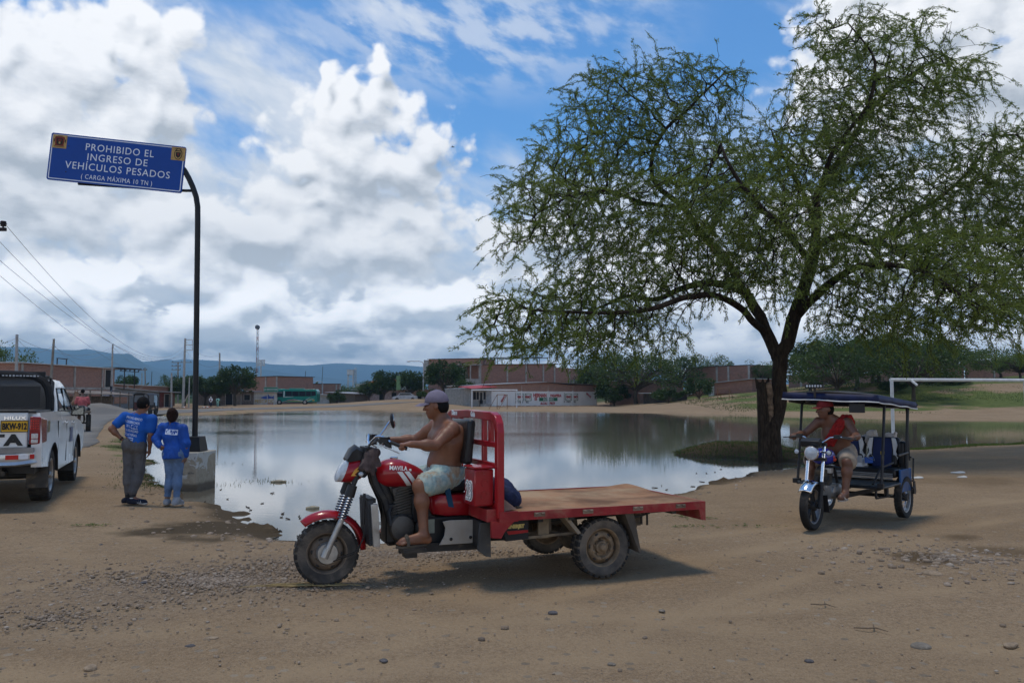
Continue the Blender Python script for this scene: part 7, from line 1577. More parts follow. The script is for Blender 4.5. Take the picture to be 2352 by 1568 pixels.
    drape(sh, [(W1, [('text', 'PROMOVIENDO', .0, z, s_, .66, .0), ('text', 'LOS DERECHOS', -.02, z - .062, s_, .64, .0), ('text', 'DE LA', -.065, z - .124, s_, .70, .0), ('rect', -.022, z - .150, .078, z - .096), ('text', 'Y LA IGUALDAD', -.035, z - .186, s_, .62, .0), ('text', 'DE LAS NI\u00d1AS', -.045, z - .248, s_, .66, .0), ('rect', -.09, z - .330, .015, z - .285)]),
               (BLUE1, [('text', 'NI\u00d1EZ', .028, z - .124, s_, .80, .004, .003), ('text', 'PLAN', -.022, z - .308, .034, .75, .003, .003), ('ringm', -.068, z - .308, .010, .015)])], M, 'print', None)
    f, rr_, u = head_axes(hf); A = np.stack([rr_, f, u]); Hh = Field(.008); Hh.ell(hc + u * .012 - f * .004, v3(.086, .104, .106), A, .01); Hh.cut(hc + f * .062 + u * .02, unit(f * 1 - u * .55)); Hh.cut(hc - u * .082, -u); Hh.build('hair', HAIR, p, .004, .02)
    q = MB(); q.tube([tuple(neck + v3(.062 * math.cos(a), .058 * math.sin(a), .012 + .012 * math.sin(a))) for a in np.linspace(R(150), R(390), 14)], .008, 6); q.build('lanyard', pmat('violet_ribbon', (.10, .05, .22), .7), p)
    MB().lathe([(.031, -.012), (.034, 0), (.031, .012)], tuple(wl + v3(-.012, -.004, .012)), (.7, .25, -.7), 16).build('watch', BLK, p)
    SD = pmat('navy_shoe', (.009, .011, .022), .7, vary=.2); SS = pmat('white_sole', (.55, .54, .52), .7, vary=.1, dust=.15)
    shoe(p, al + v3(0, 0, -.02), v3(.035, .115, .045), SD, SS); shoe(p, ar + v3(0, 0, -.02), v3(.205, -.07, .045), SD, SS, stripes=SS)
    so = Field(.008); so.cap(ar + v3(0, 0, .03), ar - v3(0, 0, .03), .043, .043); so.build('sock', SS, p); return p
man()
def woman():
    O = (-5.16, 12.60); p = thing('person', 'woman in royal blue long-sleeved jacket and light jeans, standing beside the man in grey joggers', 'person', (O[0], O[1], H(*O)), R(-3))
    hc, hf = v3(-.012, .03, 1.355), unit(v3(-.35, .9, -.22)); fr = v3(-.1, 1, 0); hip = v3(.045, 0, .80); chest = v3(.02, 0, 1.05); neck = v3(0, .005, 1.235); sl, sr = v3(-.145, 0, 1.185), v3(.175, .0, 1.165)
    F = Field(.010); add_torso(F, hip, chest, neck, sl, sr, fr, .82, fat=.92); F.cap(neck, hc + v3(0, -.01, -.05), .048, .047, .03); add_head(F, hc, hf, .94)
    el, wl = v3(-.215, -.06, 1.01), v3(-.135, -.115, .905); add_limb(F, sl, el, wl, .046, .038, .025, .04); add_hand(F, wl, v3(.75, .25, -.45), v3(.3, .9, .2), -1, .5, .92)
    er, wr = v3(.235, -.02, .95), v3(.215, .02, .745); add_limb(F, sr, er, wr, .046, .038, .025, .04); add_hand(F, wr, v3(-.05, .1, -1), v3(-1, 0, 0), -1, .4, .92)
    kl, kr, al, ar = v3(-.02, .03, .43), v3(.105, .01, .43), v3(-.045, .0, .10), v3(.115, -.03, .135)
    add_limb(F, (-.035, 0, .78), kl, al, .085, .055, .034, .054); add_limb(F, (.125, 0, .78), kr, ar, .085, .055, .034, .054)
    for a, t_ in ((al, v3(-.075, .13, .04)), (ar, v3(.135, .10, .045))): F.cap(a, t_, .033, .028, .02)
    F.build('body', SKIN3, p); face_marks(p, hc, hf, .94, EYE_M)
    P = Field(.010); P.cap((.045, 0, .80), (.045, 0, .88), .155, .140, .05, (fr, 1.2)); P.ell((-.025, -.03, .775), v3(.085, .08, .085), None, .06); P.ell((.115, -.03, .775), v3(.085, .08, .085), None, .06)
    for h_, k_, a_ in (((-.035, 0, .78), kl, al), ((.125, 0, .78), kr, ar)): P.cap(h_, k_, .090, .060, .03); P.cap(k_, a_ + v3(0, 0, .06), .060, .045, .02); P.ell(k_ * .66 + a_ * .34, v3(.062, .064, .09), None, .04); P.cap(a_ + v3(0, 0, .06), a_ + v3(0, 0, .03), .047, .048, .01)
    P.cut((0, 0, .90), (0, 0, 1)); P.cut((0, 0, .135), (-.15, 0, -1)); P.build('jeans', pmat('light_denim', (.105, .165, .275), .85, vary=.30, vscale=6, bump=.2, bscale=70), p, .005, .07, 8)
    J = Field(.010); add_torso(J, hip, chest, neck - v3(0, 0, .005), sl, sr, fr, .90, fat=.98); J.cap(hip + v3(0, -.015, .02), hip + v3(0, -.02, -.075), .156, .160, .04, (fr, 1.2))
    for s0, e0, w0 in ((sl, el, wl), (sr, er, wr)): J.cap(s0, e0, .064, .058, .03); J.cap(e0, w0 * .93 + e0 * .07, .058, .042, .03)
    J.cut((0, 0, .715), (.05, 0, -1)); J.cut(neck + v3(0, 0, .03), (0, .25, 1)); jk = J.build('jacket', BLUE2, p, .009, .075, 9)
    W1 = pmat('print_white', (.62, .66, .74)); M = Matrix(((1, 0, 0, 0), (0, 0, -1, 0), (-.08, 1, 0, 0), (0, 0, 0, 1)))
    drape(jk, [(W1, [('rect', -.055, 1.080, .125, 1.158)]), (BLUE2, [('text', 'PLAN', .072, 1.125, .052, .72, .004, .003), ('rect', .028, 1.092, .118, 1.096), ('ringm', -.018, 1.120, .018, .027), ('ringm', -.018, 1.120, .004, .010)])], M, 'print', None)
    f, rr_, u = head_axes(hf); A = np.stack([rr_, f, u]); Hh = Field(.008); Hh.ell(hc + u * .014 - f * .006, v3(.085, .102, .103), A, .01); Hh.ell(hc - f * .095 + u * .045, v3(.068, .055, .062), A, .03); Hh.ell(hc - f * .07 - u * .05, v3(.06, .045, .06), A, .04); Hh.cut(hc + f * .05 + u * .02, unit(f - u * .55)); Hh.build('hair', pmat('brown_hair', (.022, .010, .007), .7, vary=.4, vscale=50, bump=.6, bscale=140, spec=.12), p, .006, .02)
    GS = pmat('grey_sneaker', (.26, .26, .27), .8, vary=.2); SS = pmat('white_sole', (.55, .54, .52)); shoe(p, al + v3(0, 0, -.015), v3(-.08, .13, .045), GS, SS); shoe(p, ar + v3(0, 0, -.01), v3(.14, .12, .045), GS, SS); return p
woman()

# ------------------------------------------------------------------ horse cart on the road, walkers, and a far mototaxi
def cart():
    Y = 36.8; c = at(176, HZ, Y); z = H(c.x, c.y) + .035; ang = R(28); r = thing('horse_cart', 'flat two-wheeled horse cart with rubber tyres going away along the road', 'cart', (c.x, c.y, z), ang)
    MB().box((0, .2, .86), (1.15, 1.9, .09)).build('platform', WOOD(), r, bevel=.01)
    for sd in (-1, 1): wheel(r, (sd * .50, .1, .37), .37, .20, (1, 0, 0), sd, 'disc', TYRE, RIMD, 30)
    q = MB().mat(BLK); q.tube([(-.5, .1, .37), (.5, .1, .37)], .035, 8)
    for sd in (-1, 1): q.tube([(sd * .32, .1, .37), (sd * .32, .1, .82)], .03, 6); q.tube([(sd * .34, .6, .84), (sd * .33, 2.9, .98)], .03, 6)
    q.build('shaft', None, r)
    # the horse between the shafts
    hs = thing('horse', 'brown horse harnessed between the shafts of the cart', 'horse', (c.x, c.y, z), ang); F = Field(.018)
    F.cap((0, 1.65, 1.12), (0, 2.55, 1.10), .27, .26, .06, ((1, 0, 0), 1.1)); F.ell((0, 1.50, 1.12), v3(.25, .26, .27), None, .06); F.ell((0, 2.6, 1.10), v3(.22, .26, .30), None, .06); F.cap((0, 2.7, 1.25), (0, 3.15, 1.62), .17, .11, .06); F.cap((0, 3.15, 1.66), (0, 3.50, 1.42), .11, .065, .04)
    for sd in (-1, 1):
        F.cap((sd * .14, 1.5, 1.02), (sd * .15, 1.62, .72), .15, .09, .05); F.cap((sd * .15, 1.62, .72), (sd * .15, 1.38, .48), .085, .055, .02); F.cap((sd * .15, 1.38, .48), (sd * .15, 1.44, .10), .050, .042, .02); F.cap((sd * .15, 1.44, .10), (sd * .15, 1.48, .045), .05, .055, .02)
        F.cap((sd * .13, 2.6, .95), (sd * .13, 2.62, .55), .10, .055, .04); F.cap((sd * .13, 2.62, .55), (sd * .13, 2.60, .12), .050, .040, .02); F.cap((sd * .13, 2.60, .10), (sd * .13, 2.64, .045), .048, .055, .02); F.cap((sd * .05, 3.12, 1.74), (sd * .065, 3.12, 1.86), .03, .012, .02)
    F.build('body', pmat('brown_coat', (.105, .055, .030), .7, vary=.25, vscale=3), hs); q = Field(.018); q.cap((0, 1.24, 1.20), (0, 1.16, .95), .05, .06, .02); q.cap((0, 1.16, .95), (0, 1.18, .62), .06, .03, .02); q.build('tail', HAIR, hs)
    p = thing('person', 'man in a pink shirt seen from behind, sitting on the horse cart', 'person', (c.x, c.y, z), ang); F = Field(.014); fr = v3(0, 1, 0); hx = .24
    hc = v3(hx, .12, 1.76); add_torso(F, (hx, .0, 1.0), (hx, .02, 1.30), (hx, .06, 1.52), (hx - .2, .04, 1.46), (hx + .2, .04, 1.46), fr); F.cap((hx, .06, 1.5), hc - v3(0, 0, .05), .055, .05, .03); add_head(F, hc, fr)
    for sd in (-1, 1):
        add_limb(F, (hx + sd * .2, .04, 1.46), (hx + sd * .27, .12, 1.20), (hx + sd * .16, .36, 1.10), .05, .042, .03); add_hand(F, (hx + sd * .16, .36, 1.10), v3(-sd * .3, 1, -.1), v3(0, 0, -1), -sd, .9)
        add_limb(F, (hx + sd * .1, 0, .98), (hx + .16 + sd * .10, .42, .96), (hx + .20 + sd * .10, .40, .52), .085, .055, .04); add_foot(F, (hx + .20 + sd * .1, .40, .52), (hx + .20 + sd * .1, .60, .46))
    F.build('body', SKIN3, p); T_ = Field(.014); add_torso(T_, (hx, 0, 1.0), (hx, .02, 1.30), (hx, .06, 1.50), (hx - .2, .04, 1.46), (hx + .2, .04, 1.46), fr, 1.07, fat=1.08)
    for sd in (-1, 1): T_.cap((hx + sd * .2, .04, 1.46), (hx + sd * .25, .09, 1.26), .075, .07, .03)
    T_.cut((hx, 0, .95), (0, 0, -1)); T_.build('shirt', pmat('pink_shirt', (.40, .10, .105), .9, vary=.2, vscale=6), p, .008, .08); S_ = Field(.014)
    for sd in (-1, 1): S_.cap((hx + sd * .1, 0, .98), (hx + .14 + sd * .1, .36, .96), .11, .095, .03)
    S_.cap((hx - .06, 0, .98), (hx + .06, 0, .98), .15, None, .04); S_.build('shorts', pmat('dark_shorts', (.03, .03, .035), .9), p); Hh = Field(.012); Hh.ell(hc + v3(0, -.01, .015), v3(.084, .10, .10)); Hh.cut(hc + v3(0, .03, 0), (0, 1, -.4)); Hh.build('hair', HAIR, p)
    sk = thing('sack', 'grey sack lying on the cart beside the man in pink', 'sack', (c.x, c.y, z), ang); F = Field(.016); F.ell((-.22, .2, .98), v3(.26, .34, .11)); F.ell((.30, -.55, 1.0), v3(.14, .16, .13), None, .05); F.cut((0, 0, .905), (0, 0, -1)); F.build('cloth', pmat('grey_sack', (.22, .22, .21), .9, vary=.3), sk, .01, .09)
cart()
def walker(px, Y, h, top, bottom, hatc, label, pack=None):
    c = at(px, HZ, Y); k = h / 1.6; p = thing('person', label, 'person', (c.x, c.y, H(c.x, c.y) + .03), R(8), 'walkers on the far road'); F = Field(.02); fr = v3(0, 1, 0); q = lambda *a: v3(*a) * k
    add_torso(F, q(0, 0, .88), q(0, 0, 1.12), q(0, 0, 1.30), q(-.18, 0, 1.26), q(.18, 0, 1.26), fr, k); F.cap(q(0, 0, 1.3), q(0, 0, 1.42), .05 * k); add_head(F, q(0, .02, 1.46), fr, k, False)
    for sd in (-1, 1): add_limb(F, q(sd * .18, 0, 1.26), q(sd * .23, -.03, 1.02), q(sd * .22, .06, .80), .05 * k, .04 * k, .03 * k); F.cap(q(sd * .22, .06, .80), q(sd * .22, .08, .70), .03 * k, .02 * k); add_limb(F, q(sd * .09, 0, .86), q(sd * .09, sd * .06, .48), q(sd * .09, -sd * .10, .08), .085 * k, .055 * k, .04 * k); F.cap(q(sd * .09, -sd * .1, .06), q(sd * .09, -sd * .1 + .14, .03), .035 * k)
    F.build('body', SKIN3, p); T_ = Field(.02); add_torso(T_, q(0, 0, .86), q(0, 0, 1.12), q(0, 0, 1.29), q(-.18, 0, 1.26), q(.18, 0, 1.26), fr, 1.1 * k, fat=1.1)
    for sd in (-1, 1): T_.cap(q(sd * .18, 0, 1.26), q(sd * .23, -.02, 1.05), .075 * k, .07 * k)
    T_.build('shirt', top, p); L_ = Field(.02)
    for sd in (-1, 1): L_.cap(q(sd * .09, 0, .86), q(sd * .09, sd * .06, .48), .11 * k, .08 * k); L_.cap(q(sd * .09, sd * .06, .48), q(sd * .09, -sd * .08, .14), .08 * k, .06 * k)
    L_.build('trousers', bottom, p); Hh = Field(.02); Hh.ell(q(0, .01, 1.49), v3(.1, .11, .1) * k); Hh.cut(q(0, .05, 1.46), (0, 1, -.5)); Hh.build('hat' if hatc else 'hair', hatc or HAIR, p)
    if pack: Bp = Field(.02); Bp.ell(q(.02, -.17, 1.10), v3(.11, .07, .15) * k); Bp.build('backpack', pack, p)
walker(484.5, 106, 1.36, pmat('white_shirt', (.60, .60, .60), .9), pmat('navy_trousers', (.018, .02, .04), .9), pmat('white_cap', (.62, .62, .60), .9), 'walker in white with white cap and backpack, on the far road', pmat('maroon_pack', (.10, .03, .035), .9))
walker(500.5, 107, 1.32, pmat('mint_shirt', (.26, .50, .42), .9), pmat('mint_trousers', (.20, .36, .30), .9), None, 'walker in mint green clothes on the far road', pmat('black_pack', (.02, .02, .022), .9))
def far_moto(px, Y, label, rz):
    c = at(px, HZ, Y); r = thing('mototaxi', label, 'mototaxi', (c.x, c.y, H(c.x, c.y) + .03), rz); K = BLK; q = MB().mat(K)
    for x in (-.62, .62):
        for y in (-.6, .8): q.tube([(x, y, .35), (x, y, 1.35), (x * .93, y, 1.62)], .045, 6)
    q.tube([(-.58, -.6, 1.62), (-.4, -.6, 1.75), (.4, -.6, 1.75), (.58, -.6, 1.62)], .045, 6); q.box((0, .1, .45), (1.2, 1.5, .10)); q.build('frame', None, r)
    MB().loft([[(x, y, 1.60 + .17 * (1 - (x / .68) ** 4)) for x in np.linspace(-.68, .68, 9)] for y in (-.7, 0, .9)], cap=False, closed=False).build('canopy', pmat('black_canopy', (.02, .02, .024), .6), r)
    MB().box((0, -.55, .78), (1.2, .10, .55)).build('back_panel', pmat('maroon_panel', (.06, .02, .02), .6), r, bevel=.03); MB().box((0, -.1, .62), (1.1, .5, .16)).build('bench', VINYL, r)
    for x in (-.5, .5): MB().lathe([(.10, -.05), (.26, -.05), (.28, 0), (.26, .05), (.10, .05)], (x, -.1, .28), (1, 0, 0), 18).build('wheel', TYRE_B, r)
    MB().lathe([(.10, -.05), (.26, -.05), (.28, 0), (.26, .05), (.10, .05)], (0, 1.6, .28), (1, 0, 0), 18).build('wheel', TYRE_B, r); q = MB().mat(K).tube([(0, 1.6, .28), (0, 1.35, 1.0)], .05, 6); q.box((0, .95, .72), (.25, .7, .2)); q.build('front_end', None, r); return r
far_moto(334, 66, 'black mototaxi parked at the far end of the road behind the man in blue', R(-6))
# ------------------------------------------------------------------ overhead road sign on its bent pole and concrete plinth
def road_sign():
    Y = 15.7; b0 = gp(448, 1110, WATER); base = at(447, HZ, Y); Z0 = WATER - .3
    pz = EYE - (1037 - HZ) / FPX * Y + .02
    pl = thing('plinth', 'flaking concrete plinth under the black pole, standing in the pond edge', 'plinth', (base.x, Y, Z0), R(-4))
    m, tt, b = newmat('flaking_concrete'); co = V(tt, tt.nodes.new('ShaderNodeTexCoord').outputs['Object']); x, y, z = sep(tt, co); n = noise(tt, co, 3.2, 6, .62, .8); n2 = noise(tt, co, 14, 5, .6)
    c = mixc(tt, n2.ss(.3, .7), (.30, .25, .18), (.39, .335, .25)); c = mixc(tt, (n + (z - .62) * .25).ss(.56, .585) * z.ss(.50, .56) * z.ss(1.02, .96), c, (.50, .485, .44)); c = mixc(tt, (z + (n - .5) * .10).ss(.47, .40) * .8, c, (.075, .052, .032)); c = mixc(tt, n.ss(.60, .72) * z.ss(.6, .4) * .5, c, (.10, .07, .04))
    link(tt, c, b.inputs['Base Color']); b.inputs['Roughness'].default_value = .9; bn = tt.nodes.new('ShaderNodeBump'); bn.inputs['Strength'].default_value = .4; bn.inputs['Distance'].default_value = .03; link(tt, n2 + n, bn.inputs['Height']); tt.links.new(bn.outputs[0], b.inputs['Normal'])
    top = pz - Z0; MB().box((-.06, .05, top / 2), (.62, .80, top)).build('block', m, pl, bevel=.02, seg=2)
    q = MB().mat(pmat('faded_ink', (.10, .10, .11), .9)); 
    for t_, xx, zz, s_ in (('Lucid', -.23, .60, .07), ('ion', -.04, .61, .07), ('xche', .13, .63, .06), ('r', .20, top - .10, .08)): q.text(t_, Matrix.Translation((xx, -.353, zz)) @ Matrix.Rotation(R(90), 4, 'X'), s_, .004)
    q.build('faded_lettering', None, pl, smooth=False)
    r = thing('road_sign', 'blue overhead road sign with white lettering on a tall bent black pole', 'sign', (base.x, Y, pz), 0); K = pmat('black_pole', (.012, .012, .013), .45, vary=.25)
    def P(x, y): p = at(x, y, Y); return Vector((p.x - base.x, 0, p.z - pz))
    q = MB().mat(K).tube([P(447, 1032), P(450, 850), P(452.5, 650), P(454, 520), P(454, 475), P(450.5, 452), P(443, 430), P(434, 410), P(424, 392), P(412, 378), P(395, 368), P(300, 365), P(160, 352)], [.052] * 9 + [.055, .05, .045, .045], 14); q.tube([P(451, 438), P(424, 438), P(180, 422)], .028, 8); q.build('pole', None, r)
    q = MB().mat(K); q.hexa([(-.205, -.205, .0), (.205, -.205, .0), (.205, .205, .0), (-.205, .205, .0), (-.165, -.165, .28), (.165, -.165, .28), (.165, .165, .28), (-.165, .165, .28)]); q.build('pole_base', None, r, bevel=.008)
    # the panel: corners read from the photograph, slightly turned and dropping to the right
    TL, TR, BL, BR = at(116, 303, Y - .35), at(425, 339, Y - .05), at(109, 413, Y - .35), at(420, 443, Y - .05); o = Vector((base.x, Y, pz))
    ux = ((TR + BR) / 2 - (TL + BL) / 2); W = ux.length; ux.normalize(); uz = ((TL + TR) / 2 - (BL + BR) / 2); Hh = uz.length; uz = (uz - ux * uz.dot(ux)).normalized(); uy = uz.cross(ux); c = (TL + TR + BL + BR) / 4 - o
    M = Matrix.Translation(c) @ Matrix((ux, uz, ux.cross(uz))).transposed().to_4x4()
    if (M.to_3x3() @ Vector((0, 0, 1))).y > 0: M = M @ Matrix.Diagonal((1, 1, -1, 1))
    SB = pmat('sign_blue', (.002, .050, .27), .42, vary=.06); SW = pmat('sign_letters', (.70, .72, .76), .5, vary=.04)
    q = MB().mat(SB)
    def rr(w_, h_, rad): return [(sx * (w_ / 2 - rad) + rad * math.cos(a + a0), sy * (h_ / 2 - rad) + rad * math.sin(a + a0)) for sx, sy, a0 in ((1, 1, 0), (-1, 1, math.pi / 2), (-1, -1, math.pi), (1, -1, 1.5 * math.pi)) for a in np.linspace(0, math.pi / 2, 6)]
    n = 24; a, b_ = rr(W, Hh, .04), rr(W, Hh, .04); q.add([M @ Vector((x, y, 0)) for x, y in a] + [M @ Vector((x, y, -.03)) for x, y in b_], [tuple(range(n)), tuple(reversed(range(n, 2 * n)))] + [(i, (i + 1) % n, n + (i + 1) % n, n + i) for i in range(n)]); pn = q.build('panel', None, r, smooth=False)
    q = MB().mat(SW); a, b_ = rr(W - .05, Hh - .05, .03), rr(W - .082, Hh - .082, .02); q.add([M @ Vector((x, y, .003)) for x, y in a + b_], [(i, (i + 1) % n, n + (i + 1) % n, n + i) for i in range(n)])
    def T(t_, u, v, wf, hf):
        tb = MB().text(t_, Matrix(), 1, .002, spacing=1.13); xs = [p[0] for p in tb.v]; cap = MB().text('H', Matrix(), 1, 0); ch = max(p[1] for p in cap.v) - min(p[1] for p in cap.v); y0 = (max(p[1] for p in cap.v) + min(p[1] for p in cap.v)) / 2; kx, ky = wf * W / (max(xs) - min(xs)), hf * Hh / ch; xm = (max(xs) + min(xs)) / 2
        q.add([M @ Vector(((u - .5) * W + (x - xm) * kx, (.5 - v) * Hh + (y - y0) * ky, .003 + z)) for x, y, z in tb.v], tb.f)
    T('PROHIBIDO EL', .512, .225, .505, .145); T('INGRESO DE', .502, .435, .445, .145); T('VEH\u00cdCULOS PESADOS', .512, .645, .775, .145); T('( CARGA M\u00c1XIMA 10 TN )', .512, .860, .525, .095)
    q.build('lettering', None, pn, smooth=False)
    EY = pmat('emblem_yellow', (.42, .26, .09), .6, vary=.15, vscale=20); ER = pmat('emblem_red', (.16, .022, .015), .6, vary=.3, vscale=30); EK = pmat('emblem_black', (.022, .018, .012), .6, vary=.3)
    for u, v, kind in ((.066, .175, 0), (.945, .165, 1)):
        Mq = M @ Matrix.Translation(((u - .5) * W, (.5 - v) * Hh, .004)); q = MB().mat(EY).box((0, 0, 0), (.255, .255, .003)); q.v = [tuple(Mq @ Vector(p)) for p in q.v]
        def f2(poly, m_, z): q.mat(m_).add([Mq @ Vector((x, y, z)) for x, y in poly], [tuple(range(len(poly)))])
        if kind == 0:
            f2([(-.09, .07), (-.075, .095), (.075, .095), (.09, .07), (.075, -.06), (.085, -.085), (-.085, -.085), (-.075, -.06)], ER, .003); f2([(-.055, .06), (.055, .06), (.055, -.045), (0, -.07), (-.055, -.045)], EK, .004); f2([(-.03, .045), (.03, .045), (.03, .005), (-.03, .005)], ER, .005); f2([(-.015, -.005), (.015, -.005), (.015, -.045), (-.015, -.045)], EY, .005); f2([(-.10, -.095), (.10, -.095), (.09, -.105), (-.09, -.105)], EK, .003); f2([(-.05, .107), (.05, .107), (.04, .099), (-.04, .099)], EK, .003)
            for sx in (-1, 1): f2([(sx * .095, .05), (sx * .115, .04), (sx * .105, -.02), (sx * .088, -.01)], EK, .003)
        else:
            f2([(.075 * math.cos(a_), .11 * math.sin(a_) - .005) for a_ in np.linspace(0, 2 * math.pi, 25)[:-1]], EK, .003); f2([(.062 * math.cos(a_), .095 * math.sin(a_) - .005) for a_ in np.linspace(0, 2 * math.pi, 25)[:-1]], EY, .004); f2([(-.05, .03), (.05, .03), (.04, -.05), (0, -.085), (-.04, -.05)], EK, .005); f2([(-.02, .01), (.02, .01), (.015, -.03), (0, -.045), (-.015, -.03)], ER, .006); f2([(-.045, .065), (.045, .065), (.05, .045), (-.05, .045)], EK, .005); f2([(-.085, .085), (-.05, .105), (.05, .105), (.085, .085), (.05, .092), (-.05, .092)], EK, .005)
        q.build('emblem', None, pn, smooth=False)
    q = MB().mat(EK)
    for u, v in ((.135, .25), (.135, .80), (.62, .83)): q.lathe([(.012, 0), (.010, .006), (0, .007)], M @ Vector(((u - .5) * W, (.5 - v) * Hh, 0)), M.to_3x3() @ Vector((0, 0, 1)), 8)
    q.build('rivet', None, pn)
road_sign()

# ------------------------------------------------------------------ poles, towers and wires
PCON = pmat('pole_concrete', (.36, .34, .31), .9, vary=.15); PMET = pmat('galvanised', (.42, .43, .44), .5, metal=.4, vary=.15); PW = pmat('pole_wood', (.24, .205, .165), .9, vary=.2)
def utility_pole(label, xt, yt, xb, Y, r0=.12, mat=None, arms=(), rack=None, foot=None, name='utility_pole'):
    T, B = at(xt, yt, Y), at(xb, HZ, Y); z0 = H(B.x, Y); r = thing(name, label, 'pole', (B.x, Y, z0)); d = Vector((T.x - B.x, 0, T.z - z0))
    MB().tube([(0, 0, -.3), d * .5, d], [r0, r0 * .88, r0 * .72], 8).build('post', mat or PCON, r)
    if foot: MB().tube([(0, 0, 0), d * (foot / d.length)], [r0 * 1.05, r0 * 1.03], 8).build('painted_foot', pmat('navy_paint', (.03, .04, .06), .8), r)
    for (ya, xl, xr) in arms:
        a, b_ = at(xl, ya, Y - .12), at(xr, ya, Y - .12); q = MB().mat(PW).bar((a.x - B.x, -.12, a.z - z0), (b_.x - B.x, -.12, b_.z - z0), .10, .12); q.mat(BLK)
        for f in (.06, .5, .94): c = a.lerp(b_, f); q.tube([(c.x - B.x, -.12, c.z - z0), (c.x - B.x, -.12, c.z - z0 + .28)], .05, 6)
        q.build('crossarm', None, r, smooth=False)
    if rack:
        q = MB().mat(PMET)
        for ya in rack[2]: a, b_ = at(rack[0], ya, Y), at(rack[1], ya, Y); q.bar((a.x - B.x, 0, a.z - z0), (b_.x - B.x, 0, b_.z - z0), .08, .10)
        a, b_ = at(rack[1], rack[2][0], Y), at(rack[1], rack[2][-1], Y); q.bar((a.x - B.x, 0, a.z - z0), (b_.x - B.x, 0, b_.z - z0), .08, .08, up=(0, 1, 0)); q.build('rack', None, r, smooth=False)
    return r, T
up = utility_pole
_, T1 = up('pale concrete pole rising behind the roof of the pickup', 39, 768, 38, 60, .13)
_, T2 = up('leaning wooden pole in front of the long brick house', 124, 778, 113, 66, .12, PW)
_, T3 = up('slim concrete pole with dark painted foot before the zinc shed', 259, 791, 255, 92, .13, None, foot=2.6)
_, T4 = up('tall concrete pole carrying a steel rack just left of the black sign pole', 425.5, 777, 421, 118, .20, None, rack=(425.5, 442, (780, 792, 804)))
_, T5 = up('concrete pole behind the biggest round tree', 504.5, 810, 505, 128, .18, None)
_, T6 = up('wooden pole with three dark crossarms left of the tall rack pole', 409, 831, 409, 160, .17, PW, arms=((832, 394, 441), (840.5, 394, 415), (849, 394, 415)))
_, T7 = up('small pole with one crossarm and street lamps above the zinc shed', 333, 844, 335, 150, .13, PW, arms=((849.5, 322, 338),))
_, T8 = up('thin dark stick-like pole leaning beside the small lamp pole', 349, 853, 346, 140, .06, BLK)
_, T9 = up('short concrete pole at the right end of the zinc shed', 394, 856, 394, 108, .16)
_, T10 = up('short stayed pole with a white ring just left of the sign pole', 435, 866, 434, 104, .10)
_, T13 = up('thin grey pole far behind the small lamp pole', 326, 856, 326, 190, .14)
q = at(416, 936, 103.0); a = at(433, 905, 104)
tag(MB().tube([(q.x, q.y, 0), a], .07, 6).build('stay_pole', PW), 'sloping timber stay propping the short pole by the road', 'prop')
# near pole outside the left edge: only its crossarm end with an insulator shows
Y0 = 29.5; c0 = at(-34, HZ, Y0); tp = at(-34, 515, Y0); r = thing('utility_pole', 'near crossarm with a dark insulator poking in at the left edge of the sky', 'pole', (c0.x, Y0, 0)); MB().tube([(0, 0, -.3), (0, 0, tp.z)], [.16, .12], 10).build('post', PCON, r)
a = at(-60, 528, Y0); b_ = at(17.5, 528, Y0); MB().bar((a.x - c0.x, -.1, a.z), (b_.x - c0.x, -.1, b_.z), .11, .12).build('crossarm', pmat('dark_arm', (.03, .022, .022), .8), r)
ins = at(11, 522, Y0); MB().lathe([(.03, -.06), (.03, .0), (.10, .02), (.10, .05), (.07, .06), (.12, .09), (.12, .12), (.08, .13), (.11, .16), (.09, .20), (0, .21)], (ins.x - c0.x, -.1, ins.z), (0, 0, 1), 14).build('insulator', pmat('brown_glaze', (.02, .012, .012), .25), r)
def wire(label, a, b_, sag, rad=.022, n=24, group='overhead wires'):
    pts = []
    for i in range(n + 1):
        f = i / n; p = a.lerp(b_, f); p.z -= sag * 4 * f * (1 - f); pts.append(p)
    o = pts[0].copy(); return tag(MB().tube([p - o for p in pts], rad * .55, 4, cap=False).build('power_line', pmat('wire_grey_line', (.24, .24, .25), .6), loc=o), label, 'wire', group)
rk = lambda y: at(434, y, 118)
wire('wire from the near insulator, topmost of those sweeping to the rack pole', at(11, 514, Y0), rk(780), 3.6, .020)
wire('second wire sweeping from the left edge to the middle of the rack', at(-22, 533, Y0), rk(792), 3.4, .020)
wire('third wire sweeping from the left edge to the foot of the rack', at(-45, 560, Y0), rk(804), 2.6, .020)
wire('low wire dropping from the left edge to the small lamp pole', at(-40, 600, 26), at(333, 851, 150), 1.2, .018)
wire('wire from the left edge to the pole behind the pickup', at(-40, 788, 56), at(39, 776, 60), .2, .022)
wire('sagging wire between the pickup pole and the leaning pole', at(40, 778, 60), at(125, 790, 66), -.0 + .8, .022)
wire('long wire from the pickup pole to the pole with the dark foot', at(41, 776, 60), at(259, 797, 92), 1.1, .022)
wire('dark wire falling from the leaning pole to the brick roof', at(126, 795, 66), at(185, 841, 84), .15, .022)
wire('wire from the leaning pole to the pole with the dark foot', at(126, 796, 66), at(259, 798, 92), 1.2, .02)
wire('wire from the dark-footed pole down to the small lamp pole', at(259.5, 797, 92), at(330, 846, 150), .4, .024)
wire('wire from the rack pole to the pole behind the round tree, upper', at(426, 784, 118), at(504, 815, 128), 1.0, .026); wire('wire from the rack pole to the pole behind the round tree, lower', at(426, 804, 118), at(504, 836, 128), 1.2, .026)
wire('slack pale cable across the front of the brick house', at(136, 870, 72), at(262, 892, 92), 1.3, .035); wire('slack pale cable along the front of the zinc shed', at(256, 884, 91), at(330, 886, 98), .8, .035)
